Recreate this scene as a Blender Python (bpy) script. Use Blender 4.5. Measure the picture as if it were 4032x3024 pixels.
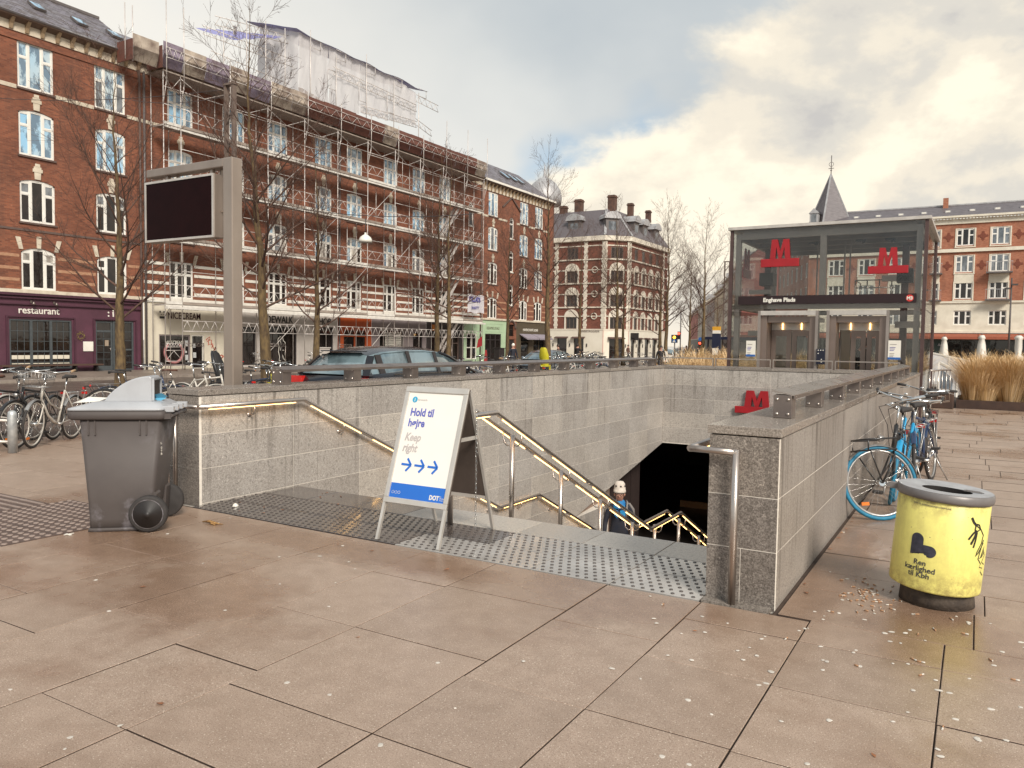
import bpy, math, random
from mathutils import Vector, Matrix
random.seed(7)
for o in list(bpy.data.objects): bpy.data.objects.remove(o)
SC = bpy.context.scene
COL = SC.collection
# ---------------------------------------------------------------- camera
EYE = 1.6
YAW, PITCH, ROLL = math.radians(30.73), math.radians(-3.04), math.radians(-0.835)
_R = Vector((math.cos(YAW), math.sin(YAW), 0)); _Fh = Vector((-math.sin(YAW), math.cos(YAW), 0)); _Z = Vector((0, 0, 1))
_F = _Fh*math.cos(PITCH) + _Z*math.sin(PITCH); _U = -_Fh*math.sin(PITCH) + _Z*math.cos(PITCH)
_R2 = _R*math.cos(ROLL) - _U*math.sin(ROLL); _U2 = _R*math.sin(ROLL) + _U*math.cos(ROLL)
cam = bpy.data.cameras.new('camera'); cam_o = bpy.data.objects.new('camera', cam); COL.objects.link(cam_o)
cam.sensor_width = 36; cam.lens = 27.47; cam.clip_start = 0.05; cam.clip_end = 3000
M = Matrix((_R2, _U2, -_F)).transposed().to_4x4(); M.translation = (0, 0, EYE); cam_o.matrix_world = M
SC.camera = cam_o
# ---------------------------------------------------------------- world, sun, exposure
SUN_EL, SUN_AZ = math.radians(36), math.radians(128)      # azimuth measured clockwise from +Y
SC.view_settings.view_transform = 'Standard'; SC.view_settings.look = 'None'
SC.view_settings.exposure = 0.26; SC.view_settings.gamma = 1.0; SC.view_settings.use_curve_mapping = False
W = bpy.data.worlds.new("World"); SC.world = W; W.use_nodes = True
def make_world():
    nt = W.node_tree; N = nt.nodes; L = nt.links; N.clear()
    out = N.new('ShaderNodeOutputWorld'); bg = N.new('ShaderNodeBackground'); L.new(bg.outputs[0], out.inputs[0])
    bg.inputs[1].default_value = 0.1
    sky = N.new('ShaderNodeTexSky'); sky.sky_type = 'NISHITA'; sky.sun_disc = False
    sky.sun_elevation = SUN_EL; sky.sun_rotation = SUN_AZ
    tc = N.new('ShaderNodeTexCoord'); sep = N.new('ShaderNodeSeparateXYZ'); L.new(tc.outputs['Generated'], sep.inputs[0])
    def math_(op, a, b=None, clamp=False):
        n = N.new('ShaderNodeMath'); n.operation = op; n.use_clamp = clamp
        for i, v in enumerate((a, b)):
            if v is None: continue
            if isinstance(v, (int, float)): n.inputs[i].default_value = v
            else: L.new(v, n.inputs[i])
        return n.outputs[0]
    z = math_('MAXIMUM', sep.outputs[2], 0.0)
    def noise(scale, detail, off, rough=0.55, dist=0.0, st=(1, 1, 1.5)):
        mp = N.new('ShaderNodeMapping'); mp.inputs['Location'].default_value = off; mp.inputs['Scale'].default_value = st
        L.new(tc.outputs['Generated'], mp.inputs[0])
        n = N.new('ShaderNodeTexNoise'); n.inputs['Scale'].default_value = scale; n.inputs['Detail'].default_value = detail
        n.inputs['Roughness'].default_value = rough; n.inputs['Distortion'].default_value = dist
        L.new(mp.outputs[0], n.inputs['Vector']); return n.outputs[0]
    def ramp(x, stops, interp='EASE'):
        r = N.new('ShaderNodeValToRGB'); r.color_ramp.interpolation = interp
        e = r.color_ramp.elements
        while len(e) < len(stops): e.new(0.5)
        for i, (p, c) in enumerate(stops):
            e[i].position = p; e[i].color = (c[0], c[1], c[2], 1) if not isinstance(c, (int, float)) else (c, c, c, 1)
        L.new(x, r.inputs[0]); return r.outputs[0]
    def mix(f, a, b):
        n = N.new('ShaderNodeMix'); n.data_type = 'RGBA'
        if isinstance(f, (int, float)): n.inputs[0].default_value = f
        else: L.new(f, n.inputs[0])
        for i, x in ((6, a), (7, b)):
            if isinstance(x, tuple): n.inputs[i].default_value = (*x, 1)
            else: L.new(x, n.inputs[i])
        return n.outputs[2]
    SO = SKY_OFF
    # the cumulus bank lies on one side of a great circle with normal FRONT
    dt = N.new('ShaderNodeVectorMath'); dt.operation = 'DOT_PRODUCT'; L.new(tc.outputs['Generated'], dt.inputs[0]); dt.inputs[1].default_value = FRONT
    big = noise(2.3, 8, SO, 0.56, 0.15); lit = noise(2.3, 8, (SO[0]-0.035, SO[1]+0.02, SO[2]+0.075), 0.56, 0.15)
    soft = noise(1.5, 3, (SO[0]+4, SO[1], SO[2]), 0.45)
    d = math_('ADD', dt.outputs['Value'], math_('MULTIPLY', math_('SUBTRACT', big, 0.5), 0.55))
    m = ramp(math_('ADD', d, 0.5), [(0.48, 0.0), (0.525, 1.0)])
    edge = math_('SUBTRACT', big, lit)
    rim = ramp(math_('ADD', d, 0.5), [(0.50, 1.0), (0.66, 0.0)])
    shade = math_('ADD', math_('ADD', math_('MULTIPLY', edge, 4.2), math_('MULTIPLY', rim, 0.22)), math_('MULTIPLY', soft, 0.85), True)
    body = ramp(shade, [(0.18, (5.2, 5.05, 4.85)), (0.42, (6.4, 6.1, 5.5)), (0.66, (7.8, 7.15, 6.0)), (0.95, (9.4, 8.5, 6.9))])
    high = ramp(noise(2.0, 5, (3.1, 7.7, 0), 0.5), [(0.32, (4.6, 5.0, 5.25)), (0.68, (6.5, 6.6, 6.4))])
    blue = mix(0.5, sky.outputs[0], (4.0, 5.6, 6.7))
    gap = ramp(noise(2.6, 4, (1.7, 5.2, 2.2), 0.5), [(0.50, 0.0), (0.62, 0.85)])
    c = mix(m, mix(gap, high, blue), body)
    dotw = math_('ADD', math_('MULTIPLY', sep.outputs[0], -0.93), math_('MULTIPLY', sep.outputs[1], 0.36))
    west = ramp(dotw, [(0.70, 0.0), (0.97, 0.9)])
    c = mix(west, c, (8.2, 7.85, 7.15))
    hz = ramp(z, [(0.0, 0.75), (0.16, 0.0)])
    c = mix(hz, c, (8.3, 7.6, 6.4))
    L.new(c, bg.inputs[0])
SKY_OFF = (-9.3, 2.9, 0.0)
FRONT = (0.258, 0.434, -0.863)
make_world()
sun = bpy.data.lights.new('sun', 'SUN'); sun.energy = 3.3; sun.angle = math.radians(18); sun.color = (1.0, 0.93, 0.83)
sun_o = bpy.data.objects.new('sun', sun); COL.objects.link(sun_o)
sd = Vector((math.sin(SUN_AZ)*math.cos(SUN_EL), math.cos(SUN_AZ)*math.cos(SUN_EL), math.sin(SUN_EL)))
sun_o.rotation_euler = sd.to_track_quat('Z', 'Y').to_euler()

# ---------------------------------------------------------------- helpers
def _mix(nt, f, a, b, blend='MIX'):
    n = nt.nodes.new('ShaderNodeMix'); n.data_type = 'RGBA'; n.blend_type = blend
    if isinstance(f, (int, float)): n.inputs[0].default_value = f
    else: nt.links.new(f, n.inputs[0])
    for i, x in ((6, a), (7, b)):
        if isinstance(x, (tuple, list)): n.inputs[i].default_value = (x[0], x[1], x[2], 1)
        else: nt.links.new(x, n.inputs[i])
    return n.outputs[2]
def _ramp(nt, x, stops, interp='LINEAR'):
    r = nt.nodes.new('ShaderNodeValToRGB'); r.color_ramp.interpolation = interp; e = r.color_ramp.elements
    while len(e) < len(stops): e.new(0.5)
    for i, (p, c) in enumerate(stops):
        e[i].position = p; e[i].color = (c, c, c, 1) if isinstance(c, (int, float)) else (*c, 1)
    nt.links.new(x, r.inputs[0]); return r.outputs[0]
def _math(nt, op, a, b=0.0, clamp=False):
    n = nt.nodes.new('ShaderNodeMath'); n.operation = op; n.use_clamp = clamp
    for i, v in enumerate((a, b)):
        if isinstance(v, (int, float)): n.inputs[i].default_value = v
        else: nt.links.new(v, n.inputs[i])
    return n.outputs[0]
def _pos(nt, scale=(1, 1, 1), obj=False):
    if obj: src = nt.nodes.new('ShaderNodeTexCoord').outputs['Object']
    else: src = nt.nodes.new('ShaderNodeNewGeometry').outputs['Position']
    mp = nt.nodes.new('ShaderNodeMapping'); mp.inputs['Scale'].default_value = scale
    nt.links.new(src, mp.inputs[0]); return mp.outputs[0]
def _noise(nt, vec, scale, detail=4, rough=0.55):
    n = nt.nodes.new('ShaderNodeTexNoise'); n.inputs['Scale'].default_value = scale
    n.inputs['Detail'].default_value = detail; n.inputs['Roughness'].default_value = rough
    nt.links.new(vec, n.inputs['Vector']); return n.outputs[0]
def new_mat(name):
    m = bpy.data.materials.new(name); m.use_nodes = True
    return m, m.node_tree, m.node_tree.nodes['Principled BSDF']
def _bump(nt, b, h, strength, dist=0.01):
    n = nt.nodes.new('ShaderNodeBump'); n.inputs['Strength'].default_value = strength; n.inputs['Distance'].default_value = dist
    nt.links.new(h, n.inputs['Height']); nt.links.new(n.outputs[0], b.inputs['Normal'])
def mat(name, c, rough=0.6, metal=0.0, c2=None, scale=6.0, var=0.0, bump=0.0, bscale=60, rvar=0.0, spec=0.5, coat=0.0, obj=False, stretch=(1, 1, 1)):
    """plain procedural material: two colours mixed by noise, optional per-object variation, fine relief"""
    m, nt, b = new_mat(name)
    b.inputs['Roughness'].default_value = rough; b.inputs['Metallic'].default_value = metal
    b.inputs['Specular IOR Level'].default_value = spec; b.inputs['Coat Weight'].default_value = coat; b.inputs['Coat Roughness'].default_value = 0.08
    if c2 is None: c2 = tuple(x*0.8 for x in c)
    v = _pos(nt, stretch, obj); n = _noise(nt, v, scale, 5)
    col = _mix(nt, _ramp(nt, n, [(0.35, 0.0), (0.65, 1.0)]), c, c2)
    if var:
        oi = nt.nodes.new('ShaderNodeObjectInfo'); r = _ramp(nt, oi.outputs['Random'], [(0, 1-var), (1, 1+var)])
        col = _mix(nt, 1.0, col, r, 'MULTIPLY')
    nt.links.new(col, b.inputs['Base Color'])
    if rvar:
        nt.links.new(_math(nt, 'ADD', _math(nt, 'MULTIPLY', _math(nt, 'SUBTRACT', n, 0.5), rvar*4), rough, True), b.inputs['Roughness'])
    if bump: _bump(nt, b, _noise(nt, v, bscale, 4), bump)
    return m
def emis(name, c, s):
    m, nt, b = new_mat(name); b.inputs['Base Color'].default_value = (*c, 1)
    b.inputs['Emission Color'].default_value = (*c, 1); b.inputs['Emission Strength'].default_value = s; return m

class MB:
    def __init__(s): s.v = []; s.f = []; s.m = []; s.s = []
    def add(s, vs, fs, m=0, sm=False):
        o = len(s.v); s.v += [tuple(p) for p in vs]
        for f in fs: s.f.append(tuple(i+o for i in f)); s.m.append(m); s.s.append(sm)
        return s
    def box(s, x0, x1, y0, y1, z0, z1, m=0):
        return s.add([(x0,y0,z0),(x1,y0,z0),(x1,y1,z0),(x0,y1,z0),(x0,y0,z1),(x1,y0,z1),(x1,y1,z1),(x0,y1,z1)],
                     [(0,3,2,1),(4,5,6,7),(0,1,5,4),(1,2,6,5),(2,3,7,6),(3,0,4,7)], m)
    def quad(s, *p, m=0): return s.add(p, [tuple(range(len(p)))], m)
    def obox(s, c, ax, ay, az, m=0):
        """box by centre and three half-axis vectors"""
        c = Vector(c); ax = Vector(ax); ay = Vector(ay); az = Vector(az)
        P = [c+sx*ax+sy*ay+sz*az for sz in (-1, 1) for sx, sy in ((-1,-1),(1,-1),(1,1),(-1,1))]
        return s.add(P, [(0,3,2,1),(4,5,6,7),(0,1,5,4),(1,2,6,5),(2,3,7,6),(3,0,4,7)], m)
    def beam(s, p, q, w, h, m=0, up=(0, 0, 1)):
        p = Vector(p); q = Vector(q); d = (q-p); L = d.length
        if L < 1e-6: return s
        d /= L; u = Vector(up)
        if abs(d.dot(u)) > 0.99: u = Vector((1, 0, 0))
        a = d.cross(u).normalized(); b = a.cross(d)
        return s.obox((p+q)/2, d*L/2, a*w/2, b*h/2, m)
    def tube(s, p, q, r, n=6, r2=None, m=0, cap=True, sm=True):
        return s.path([p, q], r, n, m, cap, sm, None if r2 is None else [r, r2])
    def path(s, pts, r, n=6, m=0, cap=True, sm=True, radii=None, closed=False):
        pts = [Vector(p) for p in pts]; k = len(pts); o = len(s.v)
        rad = radii or [r]*k
        def tan(i):
            if closed: return (pts[(i+1) % k]-pts[(i-1) % k]).normalized()
            if i == 0: return (pts[1]-pts[0]).normalized()
            if i == k-1: return (pts[-1]-pts[-2]).normalized()
            return ((pts[i+1]-pts[i]).normalized()+(pts[i]-pts[i-1]).normalized()).normalized()
        t = tan(0); up = Vector((0, 0, 1)) if abs(t.z) < 0.9 else Vector((1, 0, 0))
        a = t.cross(up).normalized(); V = []
        for i in range(k):
            t = tan(i); a = (a - t*a.dot(t)).normalized(); b = t.cross(a)
            for j in range(n):
                w = 2*math.pi*j/n; V.append(pts[i]+(a*math.cos(w)+b*math.sin(w))*rad[i])
        F = []
        for i in range(k if closed else k-1):
            i2 = (i+1) % k
            for j in range(n):
                j2 = (j+1) % n; F.append((i*n+j, i*n+j2, i2*n+j2, i2*n+j))
        s.add(V, F, m, sm)
        if cap and not closed:
            s.f.append(tuple(o+j for j in range(n))[::-1]); s.m.append(m); s.s.append(False)
            s.f.append(tuple(o+(k-1)*n+j for j in range(n))); s.m.append(m); s.s.append(False)
        return s
    def torus(s, c, R, r, axis='x', k=32, n=6, m=0, a0=0, a1=360):
        c = Vector(c); full = (a1-a0) >= 360; pts = []
        cnt = k if full else k+1
        for i in range(cnt):
            w = math.radians(a0+(a1-a0)*i/k); x, y = R*math.cos(w), R*math.sin(w)
            pts.append(c+Vector({'x': (0, x, y), 'y': (x, 0, y), 'z': (x, y, 0)}[axis]))
        return s.path(pts, r, n, m, True, True, None, full)
    def lathe(s, prof, c=(0, 0, 0), n=24, m=0, axis='z', sm=True, cap=True):
        V = []; c = Vector(c)
        for r, z in prof:
            for j in range(n):
                w = 2*math.pi*j/n; x, y = r*math.cos(w), r*math.sin(w)
                V.append(c+Vector({'z': (x, y, z), 'x': (z, x, y), 'y': (x, z, y)}[axis]))
        F = [(i*n+j, i*n+(j+1) % n, (i+1)*n+(j+1) % n, (i+1)*n+j) for i in range(len(prof)-1) for j in range(n)]
        if axis == 'y': F = [f[::-1] for f in F]
        if cap:
            if prof[0][0] > 1e-5: F.append(tuple(range(n))[::-1])
            if prof[-1][0] > 1e-5: F.append(tuple((len(prof)-1)*n+j for j in range(n)))
        return s.add(V, F, m, sm)
    def prism(s, poly, axis, a, b, m=0):
        """extrude a 2D polygon along x, y or z from a to b"""
        def P(u, v, w): return {'x': (w, u, v), 'y': (u, w, v), 'z': (u, v, w)}[axis]
        n = len(poly); V = [P(u, v, a) for u, v in poly]+[P(u, v, b) for u, v in poly]
        F = [tuple(range(n))[::-1], tuple(range(n, 2*n))]+[(i, (i+1) % n, n+(i+1) % n, n+i) for i in range(n)]
        return s.add(V, F, m)
    def strip(s, poly, axis, a, b, w, m=0, closed=False):
        """a band of width w along a 2D polyline, extruded from a to b: used for painted strokes and outlines"""
        pts = [Vector((p[0], p[1])) for p in poly]; k = len(pts); Lp = []; Rp = []
        for i in range(k):
            t = (pts[min(i+1, k-1)]-pts[max(i-1, 0)]); t = t.normalized() if t.length > 0 else Vector((1, 0)); n = Vector((-t.y, t.x))*w/2
            Lp.append(pts[i]+n); Rp.append(pts[i]-n)
        for i in range(k-1):
            s.prism([Lp[i][:], Lp[i+1][:], Rp[i+1][:], Rp[i][:]], axis, a, b, m)
        return s
    def xf(s, M_):
        s.v = [tuple(M_ @ Vector(p)) for p in s.v]; return s
    def join(s, o, M_=None):
        vs = [tuple(M_ @ Vector(p)) for p in o.v] if M_ else o.v
        k = len(s.v); s.v += vs
        for f, m, sm in zip(o.f, o.m, o.s): s.f.append(tuple(i+k for i in f)); s.m.append(m); s.s.append(sm)
        return s
    def mesh(s, name, mats, off=(0, 0, 0)):
        me = bpy.data.meshes.new(name); ox, oy, oz = off
        me.from_pydata([(x-ox, y-oy, z-oz) for x, y, z in s.v], [], s.f)
        for m in (mats if isinstance(mats, (list, tuple)) else [mats]): me.materials.append(m)
        me.polygons.foreach_set('material_index', s.m); me.polygons.foreach_set('use_smooth', s.s)
        me.update(); return me
def tag(o, label=None, cat=None, group=None, kind=None):
    if label: o['label'] = label
    if cat: o['category'] = cat
    if group: o['group'] = group
    if kind: o['kind'] = kind
    return o
def root(name, label, cat, loc=(0, 0, 0), rz=0.0, group=None, kind=None):
    o = bpy.data.objects.new(name, None); o.empty_display_size = 0.2; COL.objects.link(o)
    o.location = loc; o.rotation_euler = (0, 0, rz); return tag(o, label, cat, group, kind)
def part(name, mb, mats, parent=None, local=False, bevel=0.0, kind=None, label=None):
    """link one mesh object; coordinates are world ones unless local is set (parents carry no rotation then)"""
    off = (0, 0, 0)
    if parent is not None and not local:
        p = parent; q = Vector((0, 0, 0))
        while p is not None: q += Vector(p.location); p = p.parent
        off = tuple(q)
    me = mb.mesh(name, mats, off); o = bpy.data.objects.new(name, me); COL.objects.link(o); o.parent = parent
    if bevel:
        b = o.modifiers.new('bevel', 'BEVEL'); b.width = bevel; b.segments = 2; b.limit_method = 'ANGLE'; b.angle_limit = math.radians(40)
    if kind: o['kind'] = kind
    if label: o['label'] = label
    return o
def inst(name, me, parent=None, loc=(0, 0, 0), rot=(0, 0, 0), sc=(1, 1, 1)):
    o = bpy.data.objects.new(name, me); COL.objects.link(o); o.parent = parent
    o.location = loc; o.rotation_euler = rot; o.scale = sc; return o
def tree_copy(o, parent=None):
    c = o.copy(); COL.objects.link(c); c.parent = parent
    for ch in list(o.children): tree_copy(ch, c)
    return c
def copy_thing(o, loc, rz, label, group=None, sc=None):
    kids = list(o.children); c = o.copy(); COL.objects.link(c)
    for ch in kids: tree_copy(ch, c)
    c.location = loc; c.rotation_euler = (0, 0, rz); c['label'] = label
    if group: c['group'] = group
    if sc: c.scale = (sc, sc, sc)
    return c
def text_mesh(txt, size, depth=0.002, bold=0.0, shear=0.0, align='LEFT', space=1.0, xs=1.0):
    cu = bpy.data.curves.new('lettering', 'FONT'); cu.body = txt; cu.size = size; cu.extrude = depth; cu.offset = bold
    cu.shear = shear; cu.align_x = align; cu.space_character = space; cu.resolution_u = 3
    o = bpy.data.objects.new('lettering', cu); COL.objects.link(o)
    dg = bpy.context.evaluated_depsgraph_get(); me = bpy.data.meshes.new_from_object(o.evaluated_get(dg))
    bpy.data.objects.remove(o); bpy.data.curves.remove(cu)
    if xs != 1.0:
        for v in me.vertices: v.co.x *= xs
    return me
def text(txt, size, m, parent, X, right, up, depth=0.002, name='lettering', **k):
    """lettering at X with its baseline along right and its height along up (world axes, unrotated parent)"""
    me = text_mesh(txt, size, depth, **k); me.materials.clear(); me.materials.append(m)
    for p in me.polygons: p.material_index = 0
    r = Vector(right).normalized(); u = Vector(up).normalized(); n = r.cross(u)
    Mx = Matrix((r, u, n)).transposed().to_4x4(); Mx.translation = Vector(X)
    q = Vector((0, 0, 0)); p = parent
    while p is not None: q += Vector(p.location); p = p.parent
    Mx.translation -= q
    me.transform(Mx); o = bpy.data.objects.new(name, me); COL.objects.link(o); o.parent = parent; return o
# ---------------------------------------------------------------- materials
def m_slab():
    m, nt, b = new_mat('paving'); v = _pos(nt)
    big = _noise(nt, v, 0.55, 5, 0.6); fine = _noise(nt, v, 170, 3, 0.7); mid = _noise(nt, v, 7, 5, 0.6)
    col = _mix(nt, _ramp(nt, mid, [(0.3, 0.0), (0.7, 1.0)]), (0.41, 0.303, 0.232), (0.32, 0.230, 0.170))
    col = _mix(nt, _ramp(nt, fine, [(0.38, 0.8), (0.49, 0.0)]), col, (0.17, 0.105, 0.07))
    col = _mix(nt, _ramp(nt, _noise(nt, v, 120, 2, 0.5), [(0.64, 0.0), (0.70, 0.9)]), col, (0.68, 0.58, 0.47))
    wet = _ramp(nt, big, [(0.50, 0.0), (0.62, 1.0)])
    oi = nt.nodes.new('ShaderNodeObjectInfo')
    col = _mix(nt, 1.0, col, _ramp(nt, oi.outputs['Random'], [(0, (0.93, 0.92, 0.91)), (0.5, (1.0, 0.99, 0.98)), (1, (1.06, 1.06, 1.06))]), 'MULTIPLY')
    # damp stains: round the yellow bin, along the granite wall, along the landing and by the wheeled bin
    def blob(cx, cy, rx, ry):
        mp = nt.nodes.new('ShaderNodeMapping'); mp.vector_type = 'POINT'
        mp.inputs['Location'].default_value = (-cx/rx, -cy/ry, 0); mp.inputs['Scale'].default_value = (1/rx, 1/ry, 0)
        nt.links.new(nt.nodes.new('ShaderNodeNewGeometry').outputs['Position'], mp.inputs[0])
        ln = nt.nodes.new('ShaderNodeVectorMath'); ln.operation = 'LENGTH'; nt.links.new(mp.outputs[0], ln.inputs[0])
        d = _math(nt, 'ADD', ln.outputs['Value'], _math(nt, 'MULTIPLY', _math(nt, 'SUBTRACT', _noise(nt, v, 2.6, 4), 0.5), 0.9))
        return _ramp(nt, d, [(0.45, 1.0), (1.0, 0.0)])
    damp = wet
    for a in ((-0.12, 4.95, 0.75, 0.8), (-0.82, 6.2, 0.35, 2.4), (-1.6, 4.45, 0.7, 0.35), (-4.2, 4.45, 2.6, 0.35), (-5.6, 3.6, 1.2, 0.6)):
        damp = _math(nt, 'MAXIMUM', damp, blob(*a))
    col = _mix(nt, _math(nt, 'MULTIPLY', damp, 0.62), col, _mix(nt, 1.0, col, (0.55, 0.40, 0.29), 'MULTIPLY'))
    nt.links.new(col, b.inputs['Base Color'])
    nt.links.new(_math(nt, 'SUBTRACT', 0.40, _math(nt, 'MULTIPLY', damp, 0.20)), b.inputs['Roughness'])
    b.inputs['Specular IOR Level'].default_value = 0.7
    _bump(nt, b, fine, 0.35, 0.003); return m
M_SLAB = m_slab()
def m_granite(name, c1, c2, stain=0.5, rough=0.5, topz=1.05):
    m, nt, b = new_mat(name); v = _pos(nt)
    s1 = _noise(nt, v, 95, 3, 0.7); s2 = _noise(nt, v, 38, 4, 0.6); s3 = _noise(nt, v, 1.3, 5, 0.6)
    col = _mix(nt, _ramp(nt, s1, [(0.38, 0.0), (0.62, 1.0)]), c2, c1)
    col = _mix(nt, _ramp(nt, s2, [(0.33, 0.55), (0.48, 0.0)]), col, tuple(x*0.45 for x in c2))
    col = _mix(nt, _ramp(nt, _noise(nt, v, 70, 2), [(0.64, 0.0), (0.70, 0.7)]), col, tuple(min(1, x*1.7) for x in c1))
    oi = nt.nodes.new('ShaderNodeObjectInfo')
    col = _mix(nt, 1.0, col, _ramp(nt, oi.outputs['Random'], [(0, (0.84, 0.83, 0.82)), (0.5, (1, 1, 1)), (1, (1.12, 1.10, 1.06))]), 'MULTIPLY')
    if stain:
        drip = _noise(nt, _pos(nt, (7, 7, 0.22)), 2.4, 5, 0.65)
        sep = nt.nodes.new('ShaderNodeSeparateXYZ'); nt.links.new(nt.nodes.new('ShaderNodeNewGeometry').outputs['Position'], sep.inputs[0])
        top = _ramp(nt, _math(nt, 'DIVIDE', _math(nt, 'ADD', sep.outputs[2], 1.0), 2.2), [(0.35, 0.12), (0.98, 1.0)])
        patch = _ramp(nt, s3, [(0.40, 0.0), (0.62, 1.0)])
        f = _math(nt, 'MULTIPLY', _math(nt, 'MULTIPLY', _ramp(nt, drip, [(0.53, 0.0), (0.64, 1.0)]), top), _math(nt, 'ADD', _math(nt, 'MULTIPLY', patch, 0.8), 0.25))
        col = _mix(nt, _math(nt, 'MULTIPLY', f, stain), col, (0.055, 0.045, 0.038))
        col = _mix(nt, _math(nt, 'MULTIPLY', patch, stain*0.28), col, (0.16, 0.13, 0.105))
    nt.links.new(col, b.inputs['Base Color']); b.inputs['Roughness'].default_value = rough
    _bump(nt, b, s1, 0.18, 0.002); return m
M_GRAN = m_granite('granite_wall', (0.52, 0.48, 0.44), (0.31, 0.28, 0.255), 0.8)
M_GRANR = m_granite('granite_outer', (0.42, 0.375, 0.335), (0.21, 0.182, 0.162), 0.85)
M_GRAND = m_granite('granite_dark', (0.30, 0.265, 0.235), (0.105, 0.088, 0.076), 0.45)
M_COPE = m_granite('granite_coping', (0.36, 0.32, 0.285), (0.16, 0.135, 0.115), 0.2, 0.22)
M_MORTAR = mat('pale_mortar', (0.80, 0.74, 0.66), 0.9, c2=(0.7, 0.64, 0.56), scale=20)
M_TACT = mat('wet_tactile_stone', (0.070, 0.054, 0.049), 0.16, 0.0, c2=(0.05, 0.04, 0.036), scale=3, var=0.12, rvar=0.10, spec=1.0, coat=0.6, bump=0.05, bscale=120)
M_TACTL = mat('wet_stone_sky_sheen', (0.37, 0.345, 0.32), 0.18, 0.0, c2=(0.29, 0.27, 0.25), scale=3, var=0.08, rvar=0.12, spec=1.0, bump=0.08, bscale=90)
M_STUD = mat('dark_stud', (0.10, 0.082, 0.075), 0.45, 0.1, c2=(0.06, 0.05, 0.045))
M_STEPS = m_granite('granite_steps', (0.46, 0.43, 0.39), (0.32, 0.29, 0.26), 0.0, 0.35)
M_STEEL = mat('brushed_stainless', (0.56, 0.50, 0.45), 0.30, 0.95, c2=(0.46, 0.40, 0.36), scale=4, rvar=0.08)
M_STEELD = mat('weathered_stainless', (0.30, 0.25, 0.22), 0.38, 0.8, c2=(0.20, 0.165, 0.15), scale=5, rvar=0.10)
M_TOTEM = mat('totem_steel', (0.37, 0.305, 0.255), 0.40, 0.55, c2=(0.28, 0.225, 0.19), scale=2.2, rvar=0.06, stretch=(1, 1, 0.4))
M_LED = emis('warm_led', (1.0, 0.58, 0.20), 5.0)
M_DARK = mat('near_black', (0.018, 0.014, 0.013), 0.5)
M_BLACKGL = mat('black_gloss', (0.010, 0.0018, 0.0018), 0.3, c2=(0.013, 0.0025, 0.0025), spec=0.05)
M_ASPH = mat('wet_asphalt', (0.125, 0.095, 0.078), 0.32, c2=(0.085, 0.064, 0.052), scale=1.4, bump=0.4, bscale=90, rvar=0.1)
M_WHITE = mat('white_paint', (0.80, 0.76, 0.68), 0.45, c2=(0.72, 0.68, 0.60), scale=3)
M_CREAM = mat('cream_render', (0.74, 0.68, 0.56), 0.8, c2=(0.64, 0.58, 0.47), scale=1.5, bump=0.15)
M_GALV = mat('galvanised_tube', (0.60, 0.55, 0.50), 0.42, 0.55, c2=(0.42, 0.38, 0.34), scale=5)
M_RUBBER = mat('black_rubber', (0.028, 0.024, 0.023), 0.75, c2=(0.04, 0.035, 0.033), scale=12)
M_SLATE = mat('slate_roof', (0.20, 0.185, 0.20), 0.42, c2=(0.13, 0.115, 0.125), scale=5, var=0.22, rvar=0.08, bump=0.3, bscale=14)
M_ZINC = mat('zinc', (0.46, 0.45, 0.45), 0.5, 0.3, c2=(0.36, 0.35, 0.35), scale=3)
M_RED = mat('metro_red', (0.36, 0.010, 0.016), 0.4, c2=(0.30, 0.008, 0.013))
M_CONC = mat('dull_concrete', (0.30, 0.25, 0.21), 0.85, c2=(0.22, 0.18, 0.15), scale=3, bump=0.2)
def m_brick(name, ax, c1=(0.245, 0.084, 0.044), c2=(0.14, 0.045, 0.026), cm=(0.18, 0.095, 0.062), sc=1.0):
    m, nt, b = new_mat(name); sep = nt.nodes.new('ShaderNodeSeparateXYZ')
    nt.links.new(nt.nodes.new('ShaderNodeNewGeometry').outputs['Position'], sep.inputs[0])
    cb = nt.nodes.new('ShaderNodeCombineXYZ'); nt.links.new(sep.outputs[ax], cb.inputs[0]); nt.links.new(sep.outputs[2], cb.inputs[1])
    t = nt.nodes.new('ShaderNodeTexBrick'); nt.links.new(cb.outputs[0], t.inputs['Vector'])
    t.inputs['Scale'].default_value = sc; t.inputs['Brick Width'].default_value = 0.24; t.inputs['Row Height'].default_value = 0.075
    t.inputs['Mortar Size'].default_value = 0.007; t.inputs['Mortar Smooth'].default_value = 0.3; t.inputs['Bias'].default_value = -0.1
    t.inputs['Color1'].default_value = (*c1, 1); t.inputs['Color2'].default_value = (*c2, 1); t.inputs['Mortar'].default_value = (*cm, 1)
    v = _pos(nt); n = _noise(nt, v, 0.55, 6, 0.65)
    col = _mix(nt, 1.0, t.outputs[0], _ramp(nt, n, [(0.28, (0.72, 0.68, 0.66)), (0.5, (1, 1, 1)), (0.75, (1.28, 1.25, 1.2))]), 'MULTIPLY')
    soot = _noise(nt, _pos(nt, (1, 1, 0.3)), 1.1, 5, 0.6)
    col = _mix(nt, _ramp(nt, soot, [(0.52, 0.0), (0.72, 0.38)]), col, (0.10, 0.055, 0.04))
    pale = _noise(nt, _pos(nt, (4, 4, 13)), 1.0, 2, 0.5)
    col = _mix(nt, _ramp(nt, pale, [(0.66, 0.0), (0.70, 0.35)]), col, (0.48, 0.22, 0.13))
    nt.links.new(col, b.inputs['Base Color']); b.inputs['Roughness'].default_value = 0.85
    _bump(nt, b, t.outputs['Fac'], -0.5, 0.01); return m
M_BRICKY = m_brick('red_brick', 1); M_BRICKX = m_brick('red_brick_south', 0)
M_BRICKR = m_brick('orange_brick', 0, (0.40, 0.15, 0.085), (0.30, 0.095, 0.05), (0.30, 0.18, 0.12))
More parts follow.
